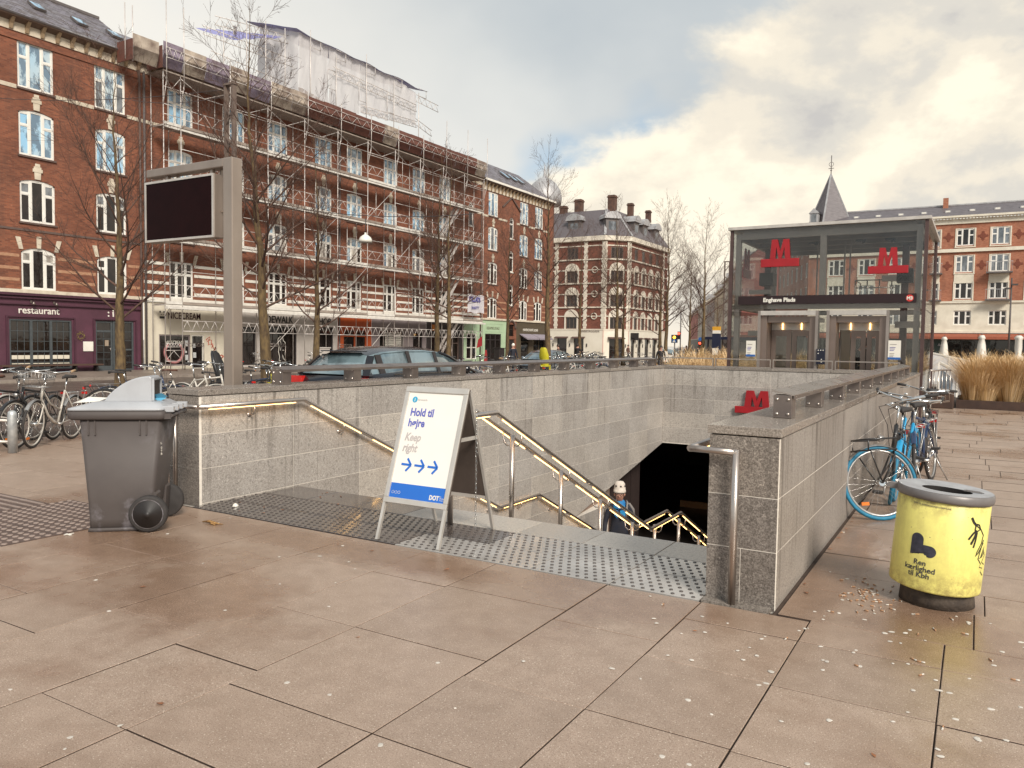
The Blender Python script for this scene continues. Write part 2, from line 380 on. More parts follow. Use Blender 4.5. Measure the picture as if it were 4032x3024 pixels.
def m_pane(name, tint, ior=2.3, rough=0.03):
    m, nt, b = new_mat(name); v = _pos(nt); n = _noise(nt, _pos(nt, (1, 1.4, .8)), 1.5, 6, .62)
    if tint[2] > .5: c_ = _mix(nt, _ramp(nt, n, [(.46, 0.0), (.54, 1.0)]), (.11, .19, .27), _mix(nt, _ramp(nt, _noise(nt, v, .35, 2), [(.4, 0.0), (.6, 1.0)]), tint, (.50, .60, .64)))  # blue panes: reflected sky and clouds painted into the colour
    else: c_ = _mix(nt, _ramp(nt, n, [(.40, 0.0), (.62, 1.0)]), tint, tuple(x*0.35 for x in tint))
    nt.links.new(c_, b.inputs['Base Color'])
    b.inputs['Roughness'].default_value = rough; b.inputs['IOR'].default_value = ior
    w = _noise(nt, v, 1.7, 2); _bump(nt, b, w, 0.12, 0.02); return m
M_PANE = m_pane('window_glass_dark', (0.022, 0.016, 0.014), 1.6); M_PANEB = m_pane('window_glass_sky_reflection', (0.28, 0.55, 0.78), 2.2)
M_PANEC = m_pane('window_glass_curtain', (0.55, 0.50, 0.44), 1.8); M_PANEG = m_pane('window_glass_grey', (0.20, 0.215, 0.23), 1.9)
def m_glass(name, tint=(0.93, 0.94, 0.93), gl=1.0, tr=0.93):
    m, nt, b = new_mat(name); N = nt.nodes; N.remove(b); out = N['Material Output']
    t = N.new('ShaderNodeBsdfTransparent'); t.inputs[0].default_value = (*[x*tr for x in tint], 1)
    g = N.new('ShaderNodeBsdfGlossy'); g.inputs['Roughness'].default_value = 0.02; g.inputs[0].default_value = (gl, gl, gl, 1)
    fr = N.new('ShaderNodeFresnel'); fr.inputs[0].default_value = 1.55
    n = _noise(nt, _pos(nt), 2.0, 3); f = _math(nt, 'ADD', _math(nt, 'MULTIPLY', fr.outputs[0], 0.5, True), _math(nt, 'MULTIPLY', n, 0.03), True)
    mx = N.new('ShaderNodeMixShader'); nt.links.new(f, mx.inputs[0]); nt.links.new(t.outputs[0], mx.inputs[1]); nt.links.new(g.outputs[0], mx.inputs[2])
    nt.links.new(mx.outputs[0], out.inputs[0]); return m
M_GLASS = m_glass('clear_glass'); M_GLASSD = m_glass('smoked_glass', (0.55, 0.53, 0.50))

# ---------------------------------------------------------------- ground
Z0 = -0.22; ZF = -0.62    # level of the street and far pavements
LX0, LX1, RX0, RX1 = -6.80, -6.35, -1.43, -1.0      # stair walls
PY0, PY1, PYB = 4.85, 6.10, 17.70                    # wall ends, top step, back wall
ground = tag(bpy.data.objects.new('ground', None), kind='structure'); COL.objects.link(ground)
g = MB()
g.quad((-600, -60, Z0-.02), (600, -60, Z0-.02), (600, 0.0, Z0-.02), (-600, 0.0, Z0-.02))
g.quad((-600, 0, Z0-.02), (LX0, 0, Z0-.02), (LX0, 45, Z0-.02), (-600, 45, Z0-.02))
g.quad((RX1, 0, Z0-.02), (600, 0, Z0-.02), (600, 45, Z0-.02), (RX1, 45, Z0-.02))
g.quad((LX0, 0, Z0-.02), (RX1, 0, Z0-.02), (RX1, 4.8, Z0-.02), (LX0, 4.8, Z0-.02))
g.quad((-600, 45, Z0-.02), (600, 45, Z0-.02), (600, 75, ZF-.02), (-600, 75, ZF-.02)).quad((-600, 75, ZF-.02), (600, 75, ZF-.02), (600, 900, ZF-.02), (-600, 900, ZF-.02))
g.quad((-8.5, 17.7, Z0-.02), (8.5, 17.7, Z0-.02), (8.5, 45, Z0-.02), (-8.5, 45, Z0-.02))
M_FARG = mat('far_paving', (0.27, 0.215, 0.175), 0.45, c2=(0.19, 0.15, 0.12), scale=0.4, rvar=0.12)
part('bedding', g, M_FARG, ground)
g = MB()   # joint bed just under the slabs
J = -0.012
for a in ((-14.0, LX0, -3, 34), (LX0, RX1, -3, 4.8), (RX1, 14.0, -3, 34), (LX0, RX1, 18.0, 34)):
    x0, x1, y0, y1 = a; g.quad((x0, y0, J), (x1, y0, J), (x1, y1, J), (x0, y1, J))
g.quad((-14.0, -3, J), (-14.0, -3, Z0), (-14.0, 34, Z0), (-14.0, 34, J)); g.quad((14, 34, J), (14, 34, Z0), (-14.0, 34, Z0), (-14.0, 34, J))
M_JOINT = mat('joint_sand', (0.07, 0.045, 0.032), 0.95, c2=(0.045, 0.028, 0.02), scale=9)
part('joint_bed', g, M_JOINT, ground)
slabs = []
def slab(x0, x1, y0, y1): slabs.append((x0, x1, y0, y1))
rs = random.Random(3)
def fixed_cols():
    xs = [-6.55, -5.75, -5.02, -4.30, -3.55, -2.93, -2.06, -1.42, -0.78, -0.09, 0.62, 1.35, 2.05, 2.8]
    joints = {-4.30: [2.72, 4.11], -3.55: [1.88, 2.56, 3.25, 4.11], -2.93: [1.88, 2.39, 3.25, 4.14], -2.06: [2.39, 3.05, 3.97], -1.42: [1.9, 3.05, 3.76, 4.40],
              -0.78: [2.5, 3.04, 3.75, 4.40], -0.09: [2.2, 3.73, 4.39]}
    for a, b in zip(xs, xs[1:]):
        ys = [0.6] + (joints.get(a) or []) 
        if len(ys) == 1:
            y = 0.6+rs.uniform(0.2, 1.0)
            while y < 4.2: ys.append(round(y, 2)); y += rs.choice((0.66, 0.7, 0.95, 1.3))
        ys.append(4.745 if b <= -0.7 else 4.78)
        for c, d in zip(ys, ys[1:]): slab(a, b, c, d)
fixed_cols()
def rows(x0, x1, y0, y1, h, l0, l1):
    y = y0
    while y < y1-0.05:
        hh = h*rs.choice((0.8, 1.0, 1.0, 1.15)); yy = min(y+hh, y1)
        if y1-yy < 0.2: yy = y1
        x = x0-rs.uniform(0, l0)
        while x < x1:
            l = rs.uniform(l0, l1); a, b = max(x, x0), min(x+l, x1)
            if x1-b < 0.15: b = x1
            if b-a > 0.04: slab(a, b, y, yy)
            x = b if b == x1 else x+l
        y = yy
rows(RX1+0.03, 3.4, 4.78, 24.2, 0.56, 0.75, 1.45)
rows(3.4, 13.9, 0.6, 24.2, 0.7, 0.9, 1.5)
rows(-12.6, LX0-0.03, 3.2, 9.0, 0.62, 0.8, 1.4)
rows(-12.6, -6.55, 0.6, 3.2, 0.7, 0.8, 1.4)
rows(LX0-0.03, -6.55, 3.2, 4.74, 0.7, 0.6, 0.8)
rows(-9.3, LX0-0.03, 9.0, 33.9, 0.7, 0.8, 1.4)
rows(LX0-0.03, RX1+0.03, 22.4, 33.9, 0.7, 0.8, 1.4)
def vis(s):
    x, y = (s[0]+s[1])/2, (s[2]+s[3])/2; v = Vector((x, y, -EYE)); c = v.dot(_F)
    if c < 0.5: return None
    px = v.dot(_R2)/c; py = v.dot(_U2)/c
    if abs(px) > 0.72 or abs(py) > 0.55: return None
    if LX0-3 < x < LX0 and y > 6: return None
    return c
def slab_mb(mb, s, dz=0.0, tx=0.0, ty=0.0):
    x0, x1, y0, y1 = s; g_ = (.0026, .0038, .003, .0044)[int((x0*7+y0*13)*10) % 4] if y0 < 4.7 else (.003 if y0 < 6.5 else .0015); c = 0.003
    gy = g_ if y0 < 4.7 else (.003 if y0 < 8 else .008)
    x0 += g_; x1 -= g_; y0 += gy; y1 -= gy
    def zt(x, y): return dz+tx*(x-(x0+x1)/2)+ty*(y-(y0+y1)/2)
    o = [(x0, y0), (x1, y0), (x1, y1), (x0, y1)]; i = [(x0+c, y0+c), (x1-c, y0+c), (x1-c, y1-c), (x0+c, y1-c)]
    V = [(x, y, -0.03) for x, y in o]+[(x, y, zt(x, y)-c*0.8) for x, y in o]+[(x, y, zt(x, y)) for x, y in i]
    F = [(k, (k+1) % 4, 4+(k+1) % 4, 4+k) for k in range(4)]+[(4+k, 4+(k+1) % 4, 8+(k+1) % 4, 8+k) for k in range(4)]+[(8, 9, 10, 11)]
    mb.add(V, F)
    for k in range(8 if y0 > 6 else 4): mb.m[-9+k] = 1
    return mb
vv = [(vis(s), s) for s in slabs]; near = sorted([q for q in vv if q[0]], key=lambda q: q[0])[:300]
nset = set(q[1] for q in near)
for c, s in near:
    part('paving_slab', slab_mb(MB(), s, rs.uniform(-.002, .0015), rs.uniform(-.002, .002), rs.uniform(-.002, .002)), [M_SLAB, M_JOINT], ground)
rest = MB()
for c, s in vv:
    if s not in nset: slab_mb(rest, s, rs.uniform(-.002, .0015))
part('paving_slabs', rest, [M_SLAB, M_JOINT], ground, kind='stuff')
# street
g = MB(); g.box(-31.5, -14.02, -20, 45, Z0-.05, Z0-0.004); g.quad((-31.5, 45, Z0-.004), (-14.02, 45, Z0-.004), (-14.02, 75, ZF-.004), (-31.5, 75, ZF-.004)); g.quad((-31.5, 75, ZF-.004), (-14.02, 75, ZF-.004), (-60, 400, ZF-.004), (-95, 400, ZF-.004)); g.box(-14.02, -9.32, 9.02, 33.8, Z0-.05, -0.016)
tag(part('road', g, M_ASPH), kind='structure')
pv = tag(bpy.data.objects.new('pavement', None), kind='structure'); COL.objects.link(pv)
g = MB(); g.box(-37.9, -31.7, -5, 73, Z0-.05, Z0+0.10); part('footway', g, M_FARG, pv)
g = MB(); y = -5.0
while y < 73: g.box(-31.7, -31.5, y+.01, y+.99, Z0-.05, Z0+0.11); y += 1.0
part('kerb_stones', g, M_CONC, pv, kind='stuff')
g = MB(); g.box(-30, -14.5, 75.3, 77.3, ZF-.002, ZF+0.004)
for k in range(9): g.box(-31+1.9*k, -30.1+1.9*k, 40, 42.6, Z0-.002, Z0+0.004)
tag(part('crossing_markings', g, mat('road_paint', (0.62, 0.58, 0.52), 0.6)), kind='structure')
# tactile paving at the head of the stairs
tact = tag(bpy.data.objects.new('stair_landing', None), kind='structure'); COL.objects.link(tact)
g = MB(); g.box(LX1, RX0, 4.75, 4.76, -.05, -.006); g.box(LX0, RX1, 4.75, PYB+.3, -.06, -.055) if False else None
part('landing_bed', MB().box(LX1, RX0, 4.76, 6.08, -0.20, -0.012), M_JOINT, tact)
ncol = 8; cw = (RX0-LX1-0.02)/ncol
stud = MB(); stud.lathe([(0.0135, 0), (0.0125, 0.0042), (0.0, 0.0050)], n=10, sm=False, cap=False); stud_me = stud.mesh('stud', M_STUD)
allst = []
for i in range(ncol):
    for j, (y0, y1) in enumerate(((4.765, 5.19), (5.195, 5.62))):
        x0 = LX1+0.01+i*cw; x1 = x0+cw
        mt = M_TACT if i < 4 or (i == 4 and j == 1) else M_TACTL  # paler right slabs: sky mirrored on the wet stone, put into the colour
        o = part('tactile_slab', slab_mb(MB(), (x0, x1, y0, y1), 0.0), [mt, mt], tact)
        for a in range(9):
            for b_ in range(6):
                off = 0.5 if b_ % 2 else 0.0
                sx = x0+cw*(a+0.25+off*0.98)/9.0; sy = y0+(y1-y0)*(b_+0.5)/6
                allst.append((sy, sx, o, x0, y0))
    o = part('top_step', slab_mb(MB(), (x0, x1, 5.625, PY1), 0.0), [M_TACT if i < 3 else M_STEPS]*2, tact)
allst.sort(key=lambda q: (q[0]**2+q[1]**2))
for k, (sy, sx, o, x0, y0) in enumerate(allst[:300]): inst('stud', stud_me, o, (sx, sy, 0.0))
g = MB()
for sy, sx, o, x0, y0 in allst[300:]: g.lathe([(0.0135, 0), (0.0125, 0.0042), (0.0, 0.0050)], (sx, sy, 0), 8, sm=False, cap=False)
part('studs', g, M_STUD, tact, kind='stuff')
# dark guidance strip far left: ribbed bars then studs
M_GUIDE = mat('guidance_stone', (0.11, 0.072, 0.058), 0.4, c2=(0.08, 0.052, 0.042), scale=4)
M_GSTUD = mat('guidance_stud', (0.34, 0.26, 0.22), 0.45, c2=(0.28, 0.21, 0.175))
guide = tag(bpy.data.objects.new('guidance_strip', None), kind='structure'); COL.objects.link(guide)
for i in range(3):
    for j in range(3):
        x0, y0 = -7.55+0.42*i, 3.05+0.42*j
        o = part('guidance_slab', slab_mb(MB(), (x0, x0+.42, y0, y0+.42), 0.0045), [M_GUIDE, M_GUIDE], guide)
        g = MB()
        for a in range(5):
            for b_ in range(5): g.lathe([(0.024, 0), (0.022, 0.005), (0, 0.006)], (x0+.045+.0825*a, y0+.045+.0825*b_, 0.0045), 10, sm=False, cap=False)
        part('studs', g, M_GSTUD, o, kind='stuff')
for i in range(7):
    x0 = -7.55-0.42*(i+1)
    for j in range(2):
        y0 = 3.26+.42*j; o = part('guidance_slab', slab_mb(MB(), (x0, x0+.42, y0, y0+.42), 0.0045), [M_GUIDE, M_GUIDE], guide)
        g = MB()
        for b_ in range(4): g.box(x0+.01, x0+.41, y0+.04+.1*b_, y0+.075+.1*b_, 0.0045, 0.0095)
        part('ribs', g, M_GSTUD, o)

# ---------------------------------------------------------------- stair pit
TREAD, RISE = 0.335, 0.1565
stairs = tag(bpy.data.objects.new('staircase', None), kind='structure'); COL.objects.link(stairs)
y, z = PY1, 0.0
STEPS = []
for fl in range(2):
    for k in range(12):
        z -= RISE; STEPS.append((y, y+TREAD, z))
        part('step', MB().box(LX1, RX0, y, y+TREAD+.02, z-.18, z), M_STEPS, stairs); y += TREAD
    if fl == 0:
        part('landing', MB().box(LX1, RX0, y, y+1.2, z-.18, z), M_STEPS, stairs); y += 1.2
ZB = z
part('lower_floor', MB().box(-14, 4, y, 34, ZB-.2, ZB), mat('station_floor', (0.10, 0.08, 0.07), 0.3, c2=(0.07, 0.055, 0.05)), stairs)
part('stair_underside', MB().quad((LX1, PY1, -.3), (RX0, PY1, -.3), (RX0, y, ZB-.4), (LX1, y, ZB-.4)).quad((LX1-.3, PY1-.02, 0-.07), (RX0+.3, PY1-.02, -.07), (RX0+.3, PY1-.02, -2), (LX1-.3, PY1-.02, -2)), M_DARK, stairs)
HZ = [1.045, 0.675, 0.345, 0.01]
while HZ[-1] > -4.9: HZ.append(HZ[-1]-0.335)
def wall_thing(label, loc, group=None): return root('stair_wall', label, 'wall', loc)
def cladding(r, axis, fixed, lo, hi, sgn, joints, zs, mt, zmin=-9, t=0.03):
    """one object per granite panel; axis is the running direction, fixed the other coordinate of the face"""
    for za, zb in zip(zs, zs[1:]):
        if zb < zmin-0.2: break
        for a, b in zip(joints, joints[1:]):
            a2, b2, z2, z1 = a+.003, b-.003, zb+.003, za-.003
            f0, f1 = sorted((fixed, fixed-sgn*t))
            mb = MB()
            if axis == 'y': mb.box(f0, f1, a2, b2, z2, z1)
            else: mb.box(a2, b2, f0, f1, z2, z1)
            part('granite_panel', mb, mt, r)
def joints(a, b, step, first=None):
    L = [a]; x = first if first else a+step
    while x < b-0.2: L.append(x); x += step
    return L+[b]
T = 0.03
lw = wall_thing('long granite wall with dark drip stains on the left of the stairs, beside the wheeled bin', (LX0, PY0, 0))
CUT0, CUT1 = (13.0, -1.665), (PYB, -.73)      # the wall opens into the dark hall below this slanting edge
part('core', MB().prism([(PY0+.005, -5.2), (14.6, -5.2), (14.6, -1.665), (13.0, -1.665), (PYB, -.73), (18.1, -.73), (18.1, 1.04), (PY0+.005, 1.04)], 'x', LX0+.0025, LX1-.0025), M_MORTAR, lw)
def cut_z(y): return CUT0[1]+(y-CUT0[0])*(CUT1[1]-CUT0[1])/(CUT1[0]-CUT0[0])
for za, zb in zip(HZ, HZ[1:]):
    for a, b in zip(joints(PY0+T, PYB, 1.065, 6.05), joints(PY0+T, PYB, 1.065, 6.05)[1:]):
        if zb >= cut_z(b)-.001 or b <= 13.0: P = [(a+.003, zb+.003), (b-.003, zb+.003), (b-.003, za-.003), (a+.003, za-.003)]
        elif za > -1.66:
            P = [(a+.003, za-.003)]; n = 12; lo = [(a+(b-a)*k/n, max(zb+.003, cut_z(a+(b-a)*k/n))) for k in range(n+1)]
            lo = [q for q in lo if q[1] < za-.004]
            if len(lo) < 2: continue
            P = [(max(lo[0][0], a+.003), lo[0][1])]+lo[1:-1]+[(min(lo[-1][0], b-.003), lo[-1][1])]+([(b-.003, za-.003)] if lo[-1][0] > b-.01 else [])+[(a+.003, za-.003)]
        elif a < 14.5: P = [(a+.003, zb+.003), (min(b, 14.6)-.003, zb+.003), (min(b, 14.6)-.003, za-.003), (a+.003, za-.003)]
        else: continue
        part('granite_panel', MB().prism(P, 'x', LX1-T, LX1), M_GRAN, lw)
cladding(lw, 'y', LX0, PY0, 18.1, -1, joints(PY0+T, 18.1, 1.065, 6.05), HZ[:4]+[-.3], M_GRAND)
cladding(lw, 'x', PY0, LX0, LX1, -1, [LX0, LX1], [1.045, .675, .345, -.02], M_GRAND)
for a, b in zip(joints(PY0-.01, 18.1, 1.065, 6.05), joints(PY0-.01, 18.1, 1.065, 6.05)[1:]):
    part('coping_stone', MB().box(LX0-.012, LX1+.012, a+.002, b-.002, 1.05, 1.105), M_COPE, lw, bevel=.004)
rw = wall_thing('granite wall on the right of the stairs, with the bicycles leaning along it', (RX0, PY0, 0))
part('core', MB().box(RX0+.0025, RX1-.0025, PY0+.0025, 18.1, -5.2, 1.04), M_MORTAR, rw)
JR = joints(PY0+T, 18.1, 1.3, 6.15)
cladding(rw, 'y', RX1, PY0, 18.1, 1, JR, [1.045, .675, .345, -.02], M_GRANR)
cladding(rw, 'y', RX0, PY0, PYB, -1, joints(PY0+T, PYB, 1.065, 6.05), HZ, M_GRAN)
cladding(rw, 'x', PY0, RX0, RX1, -1, [RX0, RX1], [1.045, .675, .345], M_GRAND)
cladding(rw, 'x', PY0, RX0, RX1, -1, [RX0, RX0+.215, RX1], [.345, -.02], M_GRAND)
for a, b in zip([PY0-.01]+JR[1:], JR[1:]):
    part('coping_stone', MB().box(RX0-.012, RX1+.012, a+.002, b-.002, 1.05, 1.105), M_COPE, rw, bevel=.004)
part('base_plate', MB().box(RX0+.0, RX1-.02, 4.76, PY0-.003, -.02, .008), M_GRAND, rw)
bw = wall_thing('granite wall across the far end of the stairwell, below the glass lift house', (LX1, PYB, 0))
part('core', MB().box(LX1, RX0, PYB+.0025, 18.1, -.72, 1.04), M_MORTAR, bw)
cladding(bw, 'x', PYB, LX1, RX0, -1, joints(LX1, RX0, 1.23), [1.045, .675, .345, .01, -.325, -.70], M_GRAN)
for a, b in zip(joints(LX1, RX0, 1.23), joints(LX1, RX0, 1.23)[1:]):
    part('coping_stone', MB().box(a+.002, b-.002, PYB-.012, 18.11, 1.05, 1.105), M_COPE, bw, bevel=.004)

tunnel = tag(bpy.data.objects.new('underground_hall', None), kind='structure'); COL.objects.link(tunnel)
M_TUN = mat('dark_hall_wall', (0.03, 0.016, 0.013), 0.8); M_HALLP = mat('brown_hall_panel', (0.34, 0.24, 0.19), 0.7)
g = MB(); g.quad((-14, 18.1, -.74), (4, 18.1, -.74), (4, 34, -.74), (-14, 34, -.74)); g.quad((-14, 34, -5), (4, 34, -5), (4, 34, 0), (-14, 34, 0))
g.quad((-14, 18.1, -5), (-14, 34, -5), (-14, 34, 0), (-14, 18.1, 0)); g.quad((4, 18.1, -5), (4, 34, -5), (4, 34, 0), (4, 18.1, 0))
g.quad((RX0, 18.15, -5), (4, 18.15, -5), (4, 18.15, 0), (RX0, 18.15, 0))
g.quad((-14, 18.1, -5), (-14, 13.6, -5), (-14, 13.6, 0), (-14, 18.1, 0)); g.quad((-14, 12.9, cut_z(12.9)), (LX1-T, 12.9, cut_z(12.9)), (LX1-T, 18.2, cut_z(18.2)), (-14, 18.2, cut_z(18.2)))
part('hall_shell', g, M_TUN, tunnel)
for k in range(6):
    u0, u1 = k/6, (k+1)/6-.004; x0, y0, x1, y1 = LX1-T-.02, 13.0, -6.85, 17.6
    A_, B_ = (x0+(x1-x0)*u0, y0+(y1-y0)*u0), (x0+(x1-x0)*u1, y0+(y1-y0)*u1); part('hall_panel', MB().quad((*A_, -5), (*B_, -5), (*B_, -.6), (*A_, -.6)), M_HALLP if k < 3 else M_TUN, tunnel)  # brown, then near-black panels: fading daylight put into the colour
g = MB()
for k in range(5): g.box(-8.3+.95*k, -7.37+.95*k, 25, 25.15, ZB, -3.55)
part('hall_panels', g, mat('ochre_panel', (0.55, 0.26, 0.10), 0.5), tunnel)
# wall-top guard rails in stainless steel
def top_rail(label, x, y0, y1, n, end0):
    r = root('guard_rail', label, 'railing', (x, y0, 1.105))
    step = (y1-y0)/n
    for k in range(n+1):
        y = y0+step*k
        hw = .085 if x < -3 else .062; g = MB(); g.box(x-hw, x+hw, y-.13, y, 1.106, 1.265)
        o = part('post', g, M_STEELD, r, bevel=.003)
        for dx in (-.6*hw, .6*hw):
            for dz in (1.135, 1.235): part('bolt', MB().lathe([(0.011, 0), (0.011, -.006), (0, -.008)], (x+dx, y-.13, dz), 8, axis='y'), M_STEEL, o)
    for k in range(n):
        ya, yb = y0+step*k-(.13 if k == 0 else 0)+.002, y0+step*(k+1)-.002
        part('rail_plate', MB().prism([(x-hw-.015, 1.300), (x+hw+.015, 1.268), (x+hw+.015, 1.262), (x+hw+.009, 1.262), (x+hw-.025, 1.268), (x-hw-.015, 1.288)], 'y', ya, yb), M_STEELD if x < -3 else M_STEEL, r)
        part('rail_edge', MB().box(x+hw+.009, x+hw+.016, ya, yb, 1.24, 1.262), M_STEELD, r)
    return r
top_rail('low stainless steel rail on the long left stair wall, in front of the dark car', -6.57, 6.15, 17.55, 10, True)
top_rail('low stainless steel rail on top of the right stair wall, running towards the lift house', -1.14, 5.70, 16.4, 9, True)
r = root('guard_rail', 'thin steel frame rail on the far stair wall, in front of the lift house', 'railing', (-6.5, 17.9, 1.105))
k = 0
for k in range(4):
    a = -6.48+1.29*k; b = a+1.25
    part('frame', MB().box(a, b, 17.88, 17.92, 1.285, 1.31).box(a, b, 17.88, 17.92, 1.11, 1.13).box(a, a+.022, 17.88, 17.92, 1.13, 1.285).box(b-.022, b, 17.88, 17.92, 1.13, 1.285), M_STEEL, r)
# handrails with warm light strips under them
def rail_z(y, base=0.95):
    if y < 6.12: return base
    if y < 10.23: return base-(y-6.12)*0.4645
    if y < 11.5: return base-1.909
    return base-1.909-(y-11.5)*0.4645
def handrail(label, pts, brackets, posts=None, leds=True, R_=0.024, wallx=None):
    r = root('handrail', label, 'handrail', pts[0])
    part('rail', MB().path(pts, R_, 10), M_STEEL, r)
    if leds:
        for p, q in zip(pts, pts[1:]):
            p, q = Vector(p), Vector(q); d = q-p; L = d.length
            if L < 0.5 or abs(d.y) < 0.3: continue
            d /= L; n = max(1, int(L/1.06)); s = L/n
            for k in range(n):
                a = p+d*(s*k+.12)+Vector((0, 0, -.0275)); b = p+d*(s*(k+1)-.12)+Vector((0, 0, -.0275))
                part('light_strip', MB().beam(a, b, .013, .005), M_LED, r)
    for (x, y, wx) in brackets:
        z = rail_z(y)
        if wx is None: continue
        s = 1 if wx > x else -1
        part('bracket', MB().path([(x, y, z-.02), (x, y, z-.085), (x+s*.022, y, z-.115), (x+s*.055, y, z-.12), (wx, y, z-.12)], .008, 6).lathe([(.026, -.004), (.026, .004)], (wx-s*.004, y, z-.12), 12, axis='x'), M_STEEL, r)
    return r
XW = LX1+0.085
ys = [6.12, 10.23, 11.5, 14.8]
P = [(XW, 4.78, .95)]+[(XW, y, rail_z(y)) for y in ys]
lh = handrail('steel handrail with warm light strips along the left stair wall', P, [(XW, y, LX1) for y in (5.45, 6.75, 7.9, 9.05, 10.0, 10.9, 12.0, 13.2)])
part('end_post', MB().path([(XW, 4.78, .95), (LX0+.20, 4.76, .95)], .021, 10).tube((LX0+.215, 4.765, 0), (LX0+.215, 4.765, .965), .021, 10), M_STEEL, lh)
XC = -3.91
P1 = [(-3.80, 5.5, .95)]+[(-3.80, y, rail_z(y)) for y in ys]; P2 = [(-4.02, 5.5, .95)]+[(-4.02, y, rail_z(y)) for y in ys]
ch = handrail('right of the two lit steel handrails in the middle of the stairs', P1, [])
ch2 = handrail('left of the two lit steel handrails in the middle of the stairs', P2, [])
part('end_bend', MB().path([(-3.80, 5.5, .95), (-3.91, 5.46, .95), (-4.02, 5.5, .95)], .021, 10), M_STEEL, ch)
for y in (5.55, 6.6, 7.67, 8.74, 9.8, 10.68, 11.75, 12.8):
    zf = 0.0 if y < 6.1 else None
    if zf is None:
        zf = min([s[2] for s in STEPS if s[0] <= y+.2][-1:] or [-1.9])
    zt = rail_z(y)-.10+(.06)
    po = part('post', MB().tube((XC, y, zf-.02), (XC, y, zt), .0255, 14), M_STEEL, ch)
    g = MB()
    for s in (-1, 1):
        xr = XC+s*.11; zr = rail_z(y)-.02
        g.path([(XC+s*.02, y, zt-.10), (XC+s*.06, y, zt-.105), (XC+s*.095, y, zt-.075), (xr, y, zr)], .0085, 6)
    part('bracket', g, M_STEEL, po)
XR = RX0-0.085
P = [(XR-.02, 4.80, .95)]+[(XR-.02, y, rail_z(y)) for y in (6.12, 10.23)]
rh = handrail('steel handrail and tall end post in front of the right wall end', P, [(XR-.02, y, RX0) for y in (6.8, 8.0, 9.2)])
part('end_post', MB().path([(XR-.02, 4.80, .95), (-1.235, 4.78, .95)], .0215, 12).tube((-1.245, 4.783, 0), (-1.245, 4.783, .968), .0235, 14), M_STEEL, rh)
def metro_m(r, x0, x1, z0, zt, y, d, m, bar_l, bar_r):
    """the station M on its bar; x0..x1 the letter, bar from bar_l to bar_r, z0 bottom of the bar, zt top of the letter"""
    bh = (zt-z0)*.30; zb = z0+bh; w = x1-x0
    q = lambda u, v: (x0+w*u, zb+(zt-zb)*v)
    P = [q(0, 0), q(.07, 1), q(.36, 1), q(.5, .38), q(.64, 1), q(.93, 1), q(1, 0), q(.74, 0), q(.70, .62), q(.57, 0), q(.43, 0), q(.30, .62), q(.26, 0)]
    g = MB(); g.prism(P, 'y', y-d, y, 0); part('letter_m', g, m, r)
    part('bar', MB().box(bar_l, bar_r, y-d, y, z0, zb-.001), m, r, bevel=.008)
r = root('metro_sign', 'red metro M on the granite wall at the far end of the stairs', 'sign', (-4.1, 17.66, .1))
metro_m(r, -4.43, -3.89, .10, .61, 17.66, .05, M_RED, -4.64, -3.70)
